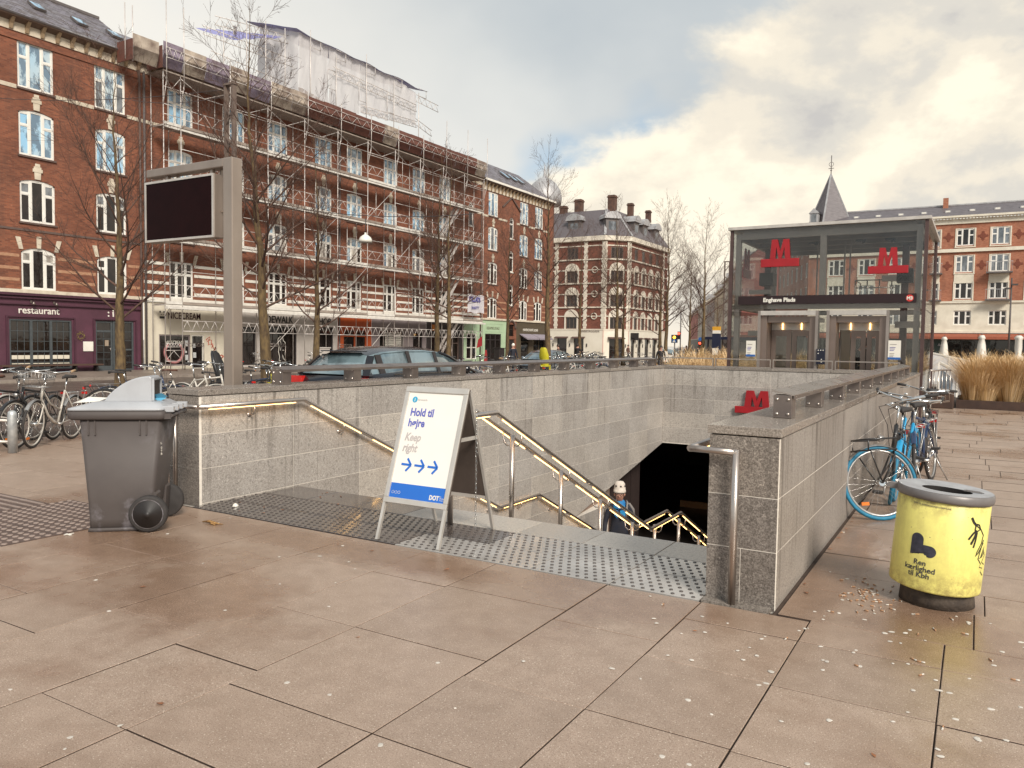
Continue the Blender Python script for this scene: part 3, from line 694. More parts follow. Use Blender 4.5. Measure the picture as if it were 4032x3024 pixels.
# ---------------------------------------------------------------- window and wall kit
M_WPVC = mat('white_window_paint', (0.82, 0.79, 0.73), 0.4, c2=(0.74, 0.71, 0.65), scale=2)
M_BROWNW = mat('brown_window_paint', (0.17, 0.125, 0.10), 0.5)
M_STONE = mat('cream_stone', (0.66, 0.58, 0.46), 0.85, c2=(0.52, 0.44, 0.34), scale=3, bump=0.25, bscale=20)
M_SILL = mat('dark_sill', (0.13, 0.085, 0.07), 0.7)
def arch_z(x, w, h, rise):   # height of a segmental arch over a w wide opening
    if rise <= 0: return h
    R_ = (w*w/4+rise*rise)/(2*rise); return h-rise+math.sqrt(max(R_*R_-x*x, 0))-(R_-rise)
class Win:
    """a casement window in local axes: x along the wall, -y outwards, z up, origin at sill centre"""
    def __init__(s, w, h, rise=0.0, lights=3, tr=0.34, fm=None, fw=0.075, split=None, up=True, center_tr=False):
        s.w, s.h = w, h; g = MB(); D0, D1 = 0.02, 0.09; fm = fm or M_WPVC
        seg = 8 if rise > 0 else 1
        def topstrip(xa, xb, t, d0, d1):
            for k in range(seg):
                a = xa+(xb-xa)*k/seg; b = xa+(xb-xa)*(k+1)/seg
                za, zb = arch_z(a, w, h, rise), arch_z(b, w, h, rise)
                g.prism([(a, za-t), (b, zb-t), (b, zb), (a, za)], 'y', d0, d1)
        topstrip(-w/2, w/2, fw, D0, D1); hs = h-rise
        g.box(-w/2, -w/2+fw, D0, D1, 0, hs-.001); g.box(w/2-fw, w/2, D0, D1, 0, hs-.001); g.box(-w/2+fw, w/2-fw, D0, D1, 0, fw)
        s.panes = []; zt = h*(1-tr)
        if lights == 3: xs = [-w/2+fw, -w*0.19-.05, -w*0.19+.05, w*0.19-.05, w*0.19+.05, w/2-fw]
        elif lights == 2: xs = [-w/2+fw, -.05, .05, w/2-fw]
        else: xs = [-w/2+fw, w/2-fw]
        for a, b in zip(xs[1::2], xs[2::2]): g.box(a, b, D0-.012, D1-.001, fw, arch_z((a+b)/2, w, h, rise)-fw*.6)
        cells = list(zip(xs[0::2], xs[1::2]))
        for i, (a, b) in enumerate(cells):
            tri = not (lights == 3 and i == 1) or center_tr
            ztop = min(arch_z(a, w, h, rise), arch_z(b, w, h, rise))-fw; ztm = max(arch_z(a, w, h, rise), arch_z(b, w, h, rise))-fw if rise else ztop
            f = .03   # sash rims
            zs = [(fw, zt-.04), (zt+.04, ztop)] if tri else [(fw, ztop)]
            if tri: g.box(a, b, D0, D1-.002, zt-.04, zt+.04)
            for (z0, z1) in zs:
                g.box(a, a+f, D0+.008, D1-.01, z0, z1); g.box(b-f, b, D0+.008, D1-.01, z0, z1); g.box(a+f, b-f, D0+.008, D1-.01, z0, z0+f); g.box(a+f, b-f, D0+.008, D1-.01, z1-f, z1+.001)
                s.panes.append(((a+b)/2, (z0+z1)/2, b-a-2*f+.004, z1-z0-2*f+.004))
            if rise and ztm-ztop > .005:
                k = 4
                for q in range(k):
                    u0 = a+(b-a)*q/k; u1 = a+(b-a)*(q+1)/k
                    g.prism([(u0, ztop-.001), (u1, ztop-.001), (u1, arch_z(u1, w, h, rise)-fw+.002), (u0, arch_z(u0, w, h, rise)-fw+.002)], 'y', D0+.004, D1-.012)
        s.frame = g.mesh('window', fm)
        s.pm = {}
    def place(s, parent, loc, rz, pms, rnd, one=False):
        """frame is the part, each pane a sub-part"""
        q = Vector((0, 0, 0)); p = parent
        while p is not None: q += Vector(p.location); p = p.parent
        o = inst('window', s.frame, parent, Vector(loc)-q, (0, 0, rz))
        if one:
            key = ('one', pms[0].name)
            if key not in s.pm:
                g = MB()
                for (x, z, w, h) in s.panes: g.box(x-w/2, x+w/2, .05, .056, z-h/2, z+h/2)
                s.pm[key] = g.mesh('glass', pms[0])
            inst('glass', s.pm[key], o); return o
        for i, (x, z, w, h) in enumerate(s.panes):
            m = pms[i % len(pms)] if len(pms) > 1 else pms[0]; key = (round(w, 3), round(h, 3), m.name)
            if key not in s.pm: s.pm[key] = MB().box(-w/2, w/2, -.003, .003, -h/2, h/2).mesh('pane', m)
            inst('pane', s.pm[key], o, (x, .052, z), (rnd.uniform(-.006, .006), 0, rnd.uniform(-.008, .008)))
        return o
def wall_mb(axis, face, sgn, u0, u1, z0, z1, holes, reveal=0.14, depth=0.3):
    """wall face with rectangular holes (ua, ub, za, zb) and reveals; face is the fixed coordinate, sgn the outward side"""
    g = MB(); us = sorted(set([u0, u1]+[h[0] for h in holes]+[h[1] for h in holes])); zs = sorted(set([z0, z1]+[h[2] for h in holes]+[h[3] for h in holes]))
    def P(u, z, d=0.0): return (face-sgn*d, u, z) if axis == 'y' else (u, face-sgn*d, z)
    fl = (axis == 'y') == (sgn > 0)
    def Q(a, b, c, d): g.add([a, b, c, d] if fl else [d, c, b, a], [(0, 1, 2, 3)])
    for a, b in zip(us, us[1:]):
        for c, d in zip(zs, zs[1:]):
            mu, mz = (a+b)/2, (c+d)/2
            if a < u0-1e-6 or b > u1+1e-6 or c < z0-1e-6 or d > z1+1e-6: continue
            if any(h[0] < mu < h[1] and h[2] < mz < h[3] for h in holes): continue
            Q(P(a, c), P(b, c), P(b, d), P(a, d))
    for (a, b, c, d) in holes:
        r = reveal
        Q(P(a, c), P(b, c), P(b, c, r), P(a, c, r)); Q(P(a, d, r), P(b, d, r), P(b, d), P(a, d))
        Q(P(a, c), P(a, c, r), P(a, d, r), P(a, d)); Q(P(b, c, r), P(b, c), P(b, d), P(b, d, r))
        Q(P(a, c, r+.002), P(b, c, r+.002), P(b, d, r+.002), P(a, d, r+.002))
    return g
def arch_fill(axis, face, sgn, uc, zs_, w, h, rise, m_list, parent, d=0.13, off=.002):
    """brick spandrels closing the square hole down to the segmental arch"""
    g = MB(); k = 8
    f0, f1 = sorted((face-sgn*off, face-sgn*d))
    for q in range(k):
        a = -w/2+w*q/k; b = -w/2+w*(q+1)/k
        za, zb = zs_+arch_z(a, w, h, rise), zs_+arch_z(b, w, h, rise); zt = zs_+h+.004
        g.prism([(uc+a, za), (uc+b, zb), (uc+b, zt), (uc+a, zt)], 'x' if axis == 'y' else 'y', f0, f1)
    return part('arch', g, m_list, parent)
FX = -38.0; BLDG = [1]
RZW = math.pi/2
W_FLAT = Win(1.62, 2.12); W_A3 = Win(1.60, 2.10, 0.14); W_A2 = Win(1.60, 1.98, 0.15); W_A1 = Win(1.58, 1.93, 0.2)
W_SF = Win(1.60, 2.10, 0, center_tr=True); W_SA = Win(1.56, 1.95, 0.12, center_tr=True); W_SL = Win(1.50, 2.02, 0, 3, center_tr=True)
W_NAR = Win(0.74, 1.95, 0.2, lights=1, tr=0.3)
ROWS = [(12.92, 2.12, 0.0), (9.88, 2.10, .14), (6.84, 1.98, .15), (3.74, 1.93, .2)]
rw_ = random.Random(11)
def pane_mats(row, left=True):  # upper rows mostly blue, the sky reflection painted on the glass
    x = rw_.random()
    if row < 2 and BLDG[0] == 2: return [M_PANEB] if x < .75 else [M_PANEB, M_PANE, M_PANEB, M_PANEG, M_PANEB]
    if row == 2 and BLDG[0] == 2 and x < .55: return [M_PANEB, M_PANEG, M_PANEC, M_PANEB, M_PANE]
    if row == 0: return [M_PANEG, M_PANEB, M_PANEB, M_PANEG, M_PANEB] if x < .5 else [M_PANEB]
    if row == 1: return ([M_PANEG] if x < .25 else [M_PANEB]) if x < .7 else [M_PANEB, M_PANEC, M_PANEG, M_PANEB, M_PANEG]
    if row == 2: return [M_PANE, M_PANEG, M_PANE, M_PANE, M_PANEG] if x < .6 else [M_PANEG, M_PANEB, M_PANEG, M_PANE, M_PANEC]
    return [M_PANE, M_PANEC, M_PANE, M_PANE, M_PANEC] if x < .5 else [M_PANE]
def facade(bld, cols, u0, u1, ztop, wins, keys=True, narrow=(), name='wall'):
    holes = []
    for yc in cols:
        for (z, h, rise), wn in zip(ROWS, wins): holes.append((yc-wn.w/2, yc+wn.w/2, z, z+wn.h))
    for (yc, z, wn) in narrow: holes.append((yc-wn.w/2, yc+wn.w/2, z, z+wn.h))
    part(name, wall_mb('y', FX, 1, u0, u1, 3.62, ztop, holes), M_BRICKY, bld)
    for yc in cols:
        for ri, ((z, h, rise), wn) in enumerate(zip(ROWS, wins)):
            wn.place(bld, (FX-.03, yc, z), RZW, pane_mats(ri), rw_)
            part('sill', MB().box(FX+.001, FX+.07, yc-wn.w/2-.06, yc+wn.w/2+.06, z-.085, z-.002), M_SILL if ri < 3 else M_WHITE, bld)
            if ri == 0: continue
            if hasattr(wn, 'rise') and wn.rise: arch_fill('y', FX, 1, yc, z, wn.w, wn.h, wn.rise, M_BRICKY, bld)
            # keystones: a stepped one over rows 1 and 2, a fan of three over the lowest row
            zt = z+wn.h
            if ri < 3:
                g = MB(); g.prism([(yc-.13, zt+.03), (yc+.13, zt+.03), (yc+.17, zt+.62), (yc-.17, zt+.62)], 'x', FX+.001, FX+.05)
                g.box(FX+.001, FX+.065, yc-.22, yc+.22, zt+.36, zt+.52); g.box(FX+.001, FX+.055, yc-.11, yc+.11, zt+.62, zt+.76)
                part('keystone', g, M_STONE, bld, bevel=.01)
            else:
                for s in (-1, 0, 1):
                    cx = yc+s*.80; lean = s*.14; b0 = zt-.10*abs(s)
                    part('keystone', MB().prism([(cx-.09, b0), (cx+.09, b0), (cx+.12+lean, b0+.55), (cx-.10+lean, b0+.55)], 'x', FX+.001, FX+.04), M_STONE, bld)
    for (yc, z, wn) in narrow:
        wn.place(bld, (FX-.03, yc, z), RZW, [M_PANE], rw_)
        if wn.rise: arch_fill('y', FX, 1, yc, z, wn.w, wn.h, wn.rise, M_BRICKY, bld)
        part('sill', MB().box(FX+.001, FX+.06, yc-wn.w/2-.05, yc+wn.w/2+.05, z-.08, z-.002), M_WHITE, bld)
for w_, r_ in ((W_FLAT, 0), (W_A3, .14), (W_A2, .15), (W_A1, .2), (W_SF, 0), (W_SA, .12), (W_SL, 0), (W_NAR, .2)): w_.rise = r_
def band(bld, y0, y1, z0, z1, m, cols=(), hw=0.9, d=.03, name='string_course'):
    ys = [y0]
    for c in sorted(cols): ys += [c-hw, c+hw]
    ys.append(y1)
    for a, b in zip(ys[0::2], ys[1::2]):
        if b-a > .05: part(name, MB().box(FX+.001, FX+d, a+.002, b-.002, z0, z1), m, bld)
def cornice(bld, y0, y1, z0, zt, step, gut=True):
    part('frieze', MB().box(FX+.001, FX+.05, y0, y1, z0, zt), M_STONE, bld)
    part('cornice', MB().prism([(FX+.051, zt-.18), (FX+.42, zt-.05), (FX+.45, zt), (FX-.1, zt), (FX-.1, zt-.18)], 'y', y0, y1) , mat('dark_cornice_'+str(int(y0)), (0.16, 0.105, 0.075), 0.7), bld)
    y = y0+step/2
    while y < y1:
        part('bracket', MB().prism([(FX+.051, z0+.02), (FX+.10, z0+.04), (FX+.16, z0+.25), (FX+.36, zt-.08), (FX+.051, zt-.19)], 'y', y-.075, y+.075), mat_brk, bld); y += step
    g = MB()
    n = 8; P = [(FX+.42+.075*math.cos(math.pi+math.pi*k/n), zt+.06+.075*math.sin(math.pi+math.pi*k/n)) for k in range(n+1)]+[(FX+.47, zt+.06), (FX+.37, zt+.06)][0:0]
    g.prism(P, 'y', y0, y1); part('gutter', g, M_ZINC_D, bld)
mat_brk = mat('bracket_stone', (0.34, 0.24, 0.145), 0.8); M_ZINC_D = mat('dark_zinc', (0.15, 0.13, 0.125), 0.5, 0.2)
def slates(bld, y0, y1, zb, x0, x1, zt, near=True):
    """overlapping slate courses on a slope from (x0, zb) up to (x1, zt)"""
    part('roof_deck', MB().quad((x0, y0, zb), (x0, y1, zb), (x1, y1, zt), (x1, y0, zt)).quad((x1, y0, zt), (x1, y1, zt), (x1-6, y1, zt+.3), (x1-6, y0, zt+.3)), M_SLATE, bld)
    g = MB(); s = Vector((x1-x0, 0, zt-zb)); L = s.length; s /= L; n = Vector((s.z, 0, -s.x)) 
    if n.z < 0: n = -n
    rr = random.Random(int(y0)); ch = 0.24; k = 0; d = 0.0
    while d < L-.05:
        y = y0-(0.16 if k % 2 else 0)
        while y < y1:
            w = .32; a = max(y, y0); b = min(y+w, y1); 
            if b-a > .05:
                t = rr.uniform(.012, .028); p = Vector((x0, 0, zb))+s*d; q = Vector((x0, 0, zb))+s*min(d+ch+.03, L)
                V = []
                for (yy, base, th) in ((a+.006, p, t), (b-.006, p, t), (b-.006, q, .004), (a+.006, q, .004)): V.append(Vector((0, yy, 0))+base+n*th)
                for (yy, base) in ((a+.006, p), (b-.006, p)): V.append(Vector((0, yy, 0))+base)
                g.add(V, [(0, 1, 2, 3), (4, 5, 1, 0)], rr.choice((0, 0, 1, 2)))
            y += w
        d += ch; k += 1
    part('slates', g, [M_SLATE, M_SLATE2, M_SLATE3], bld, kind='stuff')
M_SLATE2 = mat('slate_violet', (0.24, 0.215, 0.245), 0.32, c2=(0.18, 0.16, 0.185), scale=9); M_SLATE3 = mat('slate_brown', (0.16, 0.13, 0.125), 0.4, c2=(0.12, 0.10, 0.10), scale=9)
def skylight(bld, y, zt, x, sl, w=.5, l=.75):
    """roof window lying on the slope; sl is the slope direction (x, z)"""
    s = Vector((sl[0], 0, sl[1])).normalized(); n = Vector((s.z, 0, -s.x)); n = -n if n.z < 0 else n
    c = Vector((x, y, zt))+n*.06
    o = part('skylight', MB().obox(c, (0, w/2, 0), s*l/2, n*.05), M_ZINC_D, bld)
    part('pane', MB().obox(c+n*.053, (0, w/2-.05, 0), s*(l/2-.05), n*.004), M_PANEB, o)
# ---------------------------------------------------------------- building 1: restaurant house (left)
b1 = root('brick_building', 'red brick building at the left edge with the purple restaurant front and slate roof', 'building', (FX, 20, Z0))
facade(b1, [16.65, 20.33, 23.95], 12.0, 25.55, 15.36, [W_FLAT, W_A3, W_A2, W_A1])
part('rear_wall', MB().quad((FX, 12, Z0), (FX-9, 12, Z0), (FX-9, 12, 18.6), (FX, 12, 16)), M_BRICKX, b1)
for z0, z1 in ((12.80, 12.98),): band(b1, 12, 25.55, z0, z1, M_STONE, [16.65, 20.33, 23.95], .87)
M_PALEB = mat('pale_brick_band', (0.46, 0.27, 0.165), 0.85, c2=(0.34, 0.16, 0.09), scale=5, stretch=(1, 1, 5))
for z in (5.20, 4.62, 4.10): band(b1, 12, 25.55, z, z+.14, M_PALEB, [16.65, 20.33, 23.95], .87, .004)
band(b1, 12, 25.55, 14.98, 15.10, M_BRICKY, (), d=.05); band(b1, 12, 25.55, 6.42, 6.52, M_SILL, (), d=.035)
band(b1, 12, 25.55, 3.56, 3.72, M_STONE, (), d=.16)
cornice(b1, 12, 25.55, 15.36, 15.93, .69)
slates(b1, 12, 25.60, 16.02, FX+.44, FX-3.6, 18.75)
for y in (17.0, 21.15, 23.2, 25.05): skylight(b1, y, 17.28, FX-1.35, (-4.04, 2.73), .55, .8)
part('ridge_cap', MB().box(FX-3.8, FX-3.5, 12, 25.6, 18.72, 18.86), M_ZINC_D, b1)
part('downpipe', MB().tube((FX+.12, 25.48, Z0), (FX+.12, 25.48, 15.4), .055, 8), M_SILL, b1)
# purple shopfront
M_PURP = mat('purple_paint', (0.105, 0.036, 0.058), 0.55, c2=(0.075, 0.027, 0.042), scale=1.2, bump=0.2)
M_PURPD = mat('purple_trim', (0.075, 0.026, 0.042), 0.5); M_SLATEW = mat('grey_blue_joinery', (0.075, 0.085, 0.09), 0.5)
GZ = Z0+.10
holes = [(18.93, 21.80, .02, 2.36), (23.0, 25.05, GZ, 2.40)]
part('shop_wall', wall_mb('y', FX+.06, 1, 12, 25.5, GZ, 3.55, holes+[(14.5, 17.6, .02, 2.36)], .16), M_PURP, b1)
for i, (a, b, zz) in enumerate(((3.02, 3.08, .10), (3.30, 3.36, .12), (3.44, 3.55, .18))): part('moulding', MB().box(FX+.061, FX+.06+zz, 12, 25.5, a, b), M_PURPD, b1)
for (a, b) in ((18.78, 21.95), (22.85, 25.2), (14.3, 17.8)):
    g = MB(); g.box(FX+.061, FX+.12, a, b, 2.44, 2.50); g.box(FX+.061, FX+.12, a, a+.06, GZ, 2.439); g.box(FX+.061, FX+.12, b-.06, b, GZ, 2.439); part('surround', g, M_PURPD, b1)
def shop_window(bld, y0, y1, z0, z1, m, cols=3, rows_=(0.38,), x=None, pm=None, grid=None):
    x = FX-.04 if x is None else x; g = MB(); t = .08
    g.box(x-.05, x+.03, y0, y1, z0, z0+t); g.box(x-.05, x+.03, y0, y1, z1-t, z1); g.box(x-.05, x+.03, y0, y0+t, z0+t, z1-t); g.box(x-.05, x+.03, y1-t, y1, z0+t, z1-t)
    xs = [y0+t+(y1-y0-2*t)*k/cols for k in range(cols+1)]; zs = [z0+t]+[z0+(z1-z0)*q for q in rows_]+[z1-t]
    for k in range(1, cols): g.box(x-.05, x+.031, xs[k]-.06, xs[k]+.06, z0+t, z1-t)
    for q in zs[1:-1]: g.box(x-.05, x+.029, y0+t, y1-t, q-.04, q+.04)
    o = part('shop_window', g, m, bld)
    for a, b in zip(xs, xs[1:]):
        for c, d in zip(zs, zs[1:]):
            pp = part('pane', MB().box(x-.03, x-.024, a+.01, b-.01, c+.01, d-.01), pm or M_PANE, o)
    if grid:
        g = MB()
        for a, b in zip(xs, xs[1:]):
            for k in range(1, grid): yy = a+(b-a)*k/grid; g.box(x-.02, x-.006, yy-.012, yy+.012, z0+t, z1-t)
        for c, d in zip(zs, zs[1:]):
            for k in range(1, 3): zz = c+(d-c)*k/3; g.box(x-.021, x-.007, y0+t, y1-t, zz-.012, zz+.012)
        part('glazing_bars', g, M_SLATEW, o)
    return o
shop_window(b1, 18.93, 21.80, .02, 2.36, M_SLATEW, 3, (0.36,), FX+.0, grid=3); shop_window(b1, 14.5, 17.6, .02, 2.36, M_SLATEW, 3, (0.36,), FX+.0, grid=3)
part('window_board', MB().box(FX-.02, FX-.006, 19.05, 21.7, .50, .68).box(FX-.02, FX-.006, 19.05, 21.7, .27, .31), M_CREAM, b1)
shop_window(b1, 23.93, 25.05, GZ, 2.40, M_SLATEW, 1, (0.42,), FX+.0, grid=2)
d = part('door', MB().box(FX-.06, FX-.0, 23.02, 23.09, GZ, 2.38).box(FX-.06, FX-.0, 23.82, 23.91, GZ, 2.38).box(FX-.06, FX-.0, 23.09, 23.82, GZ, .12).box(FX-.06, FX-.0, 23.09, 23.82, 1.82, 1.92).box(FX-.06, 0-.0+FX, 23.09, 23.82, 2.30, 2.38), M_SLATEW, b1)
part('pane', MB().box(FX-.04, FX-.034, 23.09, 23.82, .12, 1.82), M_PANE, d); part('pane', MB().box(FX-.04, FX-.034, 23.09, 23.82, 1.92, 2.30), M_PANE, d)
g = MB()
for k in range(1, 5): g.box(FX-.03, FX-.015, 23.09, 23.82, .12+.34*k-.01, .12+.34*k+.01)
g.box(FX-.031, FX-.016, 23.445, 23.465, .12, 1.82); part('glazing_bars', g, M_SLATEW, d)
part('handle', MB().tube((FX+.04, 23.78, .85), (FX+.04, 23.78, 1.05), .012, 6), M_STEEL, d)
part('notice', MB().box(FX+.0, FX+.006, 23.50, 23.70, 1.12, 1.42), mat('tan_card', (.35, .27, .2), .7), d)
text('restaurant', .46, M_WHITE, b1, (FX+.065, 19.32, 2.62), (0, 1, 0), (0, 0, 1), .02, bold=.004, xs=.98)
text(': i', .50, M_WHITE, b1, (FX+.065, 23.62, 2.62), (0, 1, 0), (0, 0, 1), .02, bold=.01)
text('tal', .50, M_WHITE, b1, (FX+.065, 24.35, 2.62), (0, 1, 0), (0, 0, 1), .02, bold=.004) if False else None
part('menu_board', MB().box(FX+.061, FX+.11, 22.34, 22.84, .86, 1.34), M_WHITE, b1, bevel=.01)
for y in (19.9, 20.95):
    g = MB().box(FX+.061, FX+.10, y-.04, y+.04, 3.10, 3.22).tube((FX+.10, y, 3.16), (FX+.30, y, 3.16), .012, 6).lathe([(.03, .0), (.05, -.05), (.10, -.14), (.095, -.14), (.0, -.06)], (FX+.30, y, 3.17), 12); part('wall_lamp', g, M_STEELD, b1)
wr = MB(); rr = random.Random(5)
for k in range(120):
    a = rr.uniform(0, 6.28); R_ = .15+rr.uniform(-.05, .05); c = Vector((FX+.10+rr.uniform(0, .06), 22.18+R_*math.cos(a), 1.62+R_*1.1*math.sin(a))); dd = Vector((rr.uniform(-.3, 1), rr.uniform(-1, 1), rr.uniform(-1, 1))).normalized()*.05
    wr.add([c, c+dd, c+dd*.6+Vector((0, .02, .02))], [(0, 1, 2)])
tag(part('wreath', wr, mat('moss_wreath', (0.22, 0.17, 0.03), .8), None), 'small round mossy wreath hanging on the purple wall beside the menu board', 'wreath')
be = root('bench', 'long low dark wooden bench under the restaurant window', 'bench', (FX+.5, 20.5, GZ))
part('seat', MB().box(FX+.25, FX+.70, 18.3, 23.0, .18, .25), mat('dark_timber', (.09, .05, .035), .6), be)
for k in range(5): part('leg', MB().box(FX+.32, FX+.62, 18.5+1.05*k, 18.58+1.05*k, GZ, .18), M_DARK, be)
# ---------------------------------------------------------------- building 2: scaffolded house
b2 = root('brick_building', 'long red brick building behind the scaffolding with a row of shops at street level', 'building', (FX, 42, Z0))
BLDG[0] = 2
C2 = [27.98, 31.55, 34.93, 38.89, 41.93, 45.85, 49.28, 52.75]
facade(b2, C2, 25.60, 58.15, 15.36, [W_SF, W_SA, W_SA, W_SL], narrow=[(56.6, z+1.2, W_NAR) for z in (10.4, 7.4, 4.1, 2.0)[:3]])
for z in (5.50, 4.98, 4.46, 3.94): band(b2, 25.7, 58.1, z, z+.16, M_WHITE, C2, .80, .03)
band(b2, 25.6, 58.15, 3.52, 3.73, M_WHITE, (), d=.16); band(b2, 25.6, 58.15, 12.80, 12.98, M_STONE, C2, .87)
cornice(b2, 25.6, 58.15, 15.36, 15.93, 1.4)
part('roof', MB().quad((FX+.44, 25.6, 16.0), (FX+.44, 58.15, 16.0), (FX-3.6, 58.15, 18.4), (FX-3.6, 25.6, 18.4)), M_SLATE, b2)
for y in (25.72, 40.3, 58.1): part('downpipe', MB().tube((FX+.14, y, Z0), (FX+.14, y, 15.4), .06, 8), M_SILL if y > 50 else M_ZINC_D, b2)
def shop(bld, y0, y1, m, top=3.50, holes=(), pm=None, fm=None, cols=1, sign=None, z1=2.40, d=.05):
    hs = [(a, b, c, e) for (a, b, c, e, *_ ) in holes]
    o = part('shopfront', wall_mb('y', FX+d, 1, y0+.003, y1-.003, GZ-.1, top, hs, .18), m, bld)
    for (a, b, c, e, nc, ms, *rws) in holes: shop_window(bld, a, b, c, e, ms, nc, tuple(rws), FX-.02+d-.05, pm)
    return o
M_NC = mat('cream_shop_paint', (0.70, 0.64, 0.52), 0.7, c2=(0.62, 0.56, 0.45), scale=1.3); M_GREYP = mat('grey_violet_paint', (0.24, 0.20, 0.20), 0.6, c2=(0.20, 0.165, 0.165), scale=1)
M_ORNG = mat('orange_paint', (0.42, 0.075, 0.014), 0.55, c2=(0.36, 0.06, 0.012)); M_MINT = mat('mint_green_paint', (0.42, 0.55, 0.36), 0.6, c2=(0.36, 0.48, 0.31), scale=1)
M_OLIVE = mat('olive_paint', (0.095, 0.072, 0.045), 0.6); M_BLKP = mat('black_paint', (0.03, 0.024, 0.024), 0.45)
M_PALEG = mat('pale_grey_paint', (0.52, 0.47, 0.43), 0.7, c2=(0.44, 0.40, 0.36), scale=1.2)
shop(b2, 25.65, 30.75, M_NC, holes=[(26.53, 28.48, .05, 1.76, 1, M_GREYP), (28.55, 29.40, GZ-.05, 1.78, 1, M_WHITE)])
text('NICECREAM', .52, mat('dark_red_letter', (.05, .008, .012), .6), b2, (FX+.055, 27.05, 2.63), (0, 1, 0), (0, 0, 1), .01, bold=.004, xs=.74)
text('PLANT BASED ICE CREAM & TREATS', .15, M_BLKP, b2, (FX+.055, 27.2, 3.14), (0, 1, 0), (0, 0, 1), .006, xs=.75)
g = MB(); g.torus((FX+.0, 27.47, .78), .56, .075, 'x', 28, 6, a0=130, a1=410); part('painted_ring', g, mat('pink_ring', (.52, .22, .22), .6), b2)
text('NICECREAM', .26, M_WHITE, b2, (FX+.01, 26.92, 1.25), (0, 1, 0), (0, 0, 1), .004, xs=.8)
g = MB()
for (y, z, w, h) in ((28.25, 1.15, .17, .30), (28.25, .35, .2, .3), (28.22, .75, .12, .12), (28.36, .2, .1, .12), (28.75, 1.05, .16, .22), (28.78, .48, .2, .3)): g.box(FX+.008, FX+.014, y-w/2, y+w/2, z, z+h)
part('sticker', g, mat('pale_stickers', (.55, .56, .55), .6), b2, kind='stuff')
g = MB()   # a bear emblem: two ears, eyes and a dark body
g.lathe([(.0, 0), (.17, 0), (.17, .01), (0, .01)], (FX+.052, 26.72, 2.78), 20, 0, 'x', False); g.lathe([(.0, 0), (.05, 0), (.05, .012), (0, .012)], (FX+.052, 26.60, 2.98), 12, 1, 'x', False)
g.lathe([(.0, 0), (.05, 0), (.05, .012), (0, .012)], (FX+.052, 26.84, 2.98), 12, 1, 'x', False); g.box(FX+.063, FX+.068, 26.56, 26.88, 2.62, 2.74, 1)
for y in (26.66, 26.78): g.lathe([(.0, 0), (.028, 0), (.028, .006), (0, .006)], (FX+.063, y, 2.83), 10, 1, 'x', False)
part('emblem', g, [M_NC, M_BLKP], b2)
gr = MB(); rr = random.Random(4)
for k in range(9):
    c = Vector((29.65+.12*k, 1.55-.2*k if k < 7 else .45)); pts = [(c.x+rr.uniform(-.16, .16), c.y+rr.uniform(-.2, .2)) for _ in range(5)]
    gr.strip(pts, 'x', FX+.052, FX+.056, .05)
part('graffiti', gr, mat('red_spray', (.55, .07, .03), .7), b2)
shop(b2, 30.75, 33.6, M_PALEG, holes=[(31.2, 33.1, .0, 2.3, 2, M_BLKP)])
shop(b2, 33.6, 40.2, M_PALEG, holes=[(33.98, 36.45, GZ, 2.40, 2, M_BLKP), (38.25, 39.78, .1, 2.45, 1, M_BLKP)])
text('SIDEWALK', .62, M_BLKP, b2, (FX+.055, 33.55, 2.62), (0, 1, 0), (0, 0, 1), .02, bold=.008, xs=.86)
text('SHOP', .62, M_BLKP, b2, (FX+.055, 38.15, 2.62), (0, 1, 0), (0, 0, 1), .02, bold=.008, xs=.9)
g = MB(); st = [(35.05, 1.72), (34.9, 1.6), (34.92, 1.4), (35.0, 1.1), (34.95, .8), (35.05, .45), (35.0, .25), (35.25, .22), (35.3, .6), (35.42, .3), (35.55, .22), (35.5, .7), (35.55, 1.1), (35.5, 1.4), (35.35, 1.5), (35.3, 1.68), (35.18, 1.78), (35.05, 1.72)]
g.strip(st, 'x', FX+.0, FX+.006, .045); g.strip([(35.1, 1.5), (35.2, 1.2), (35.1, .9), (35.4, .9)], 'x', FX+.0, FX+.006, .035); part('window_drawing', g, M_WHITE, b2)
text('SIDEWALK', .2, M_WHITE, b2, (FX+.0, 34.7, .02), (0, 1, 0), (0, 0, 1), .004, bold=.006, xs=.9)
shop(b2, 40.2, 43.72, M_ORNG, holes=[(40.8, 43.2, GZ, 2.38, 2, mat('orange_joinery', (.40, .07, .014), .5), .8)])
shop(b2, 43.72, 50.3, M_GREYP, holes=[(44.6, 47.5, .2, 2.45, 3, mat('pale_joinery', (.40, .36, .34), .6), .8), (48.6, 49.8, GZ, 2.3, 1, M_BLKP)])
g = MB()
for k in range(16): g.box(FX+.0, FX+.01, 45.3, 47.2, .25+.13*k, .285+.13*k)
for k in range(18): g.box(FX+.0, FX+.011, 45.3+.11*k, 45.33+.11*k, .25, 2.2)
part('shutter_grille', g, M_WHITE, b2)
text('closed', .2, M_WHITE, b2, (FX+.02, 46.2, 1.15), (0, 1, 0), (0, 0, 1), .004) if False else None
shop(b2, 50.3, 55.6, M_BLKP, holes=[(51.0, 51.9, GZ, 2.3, 1, M_BLKP), (52.2, 54.9, GZ, 2.0, 3, M_SILL, .75)])
text('DELICIOUS', .34, M_WHITE, b2, (FX+.055, 52.5, 2.25), (0, 1, 0), (0, 0, 1), .01, xs=.85)
part('orange_neon', MB().box(FX+.056, FX+.12, 51.0, 51.75, 2.45, 2.95), mat('orange_board', (.6, .20, .02), .5), b2)
shop(b2, 55.6, 58.12, M_MINT, 3.62, holes=[(56.05, 57.65, .1, 2.35, 2, M_WHITE, .45)])
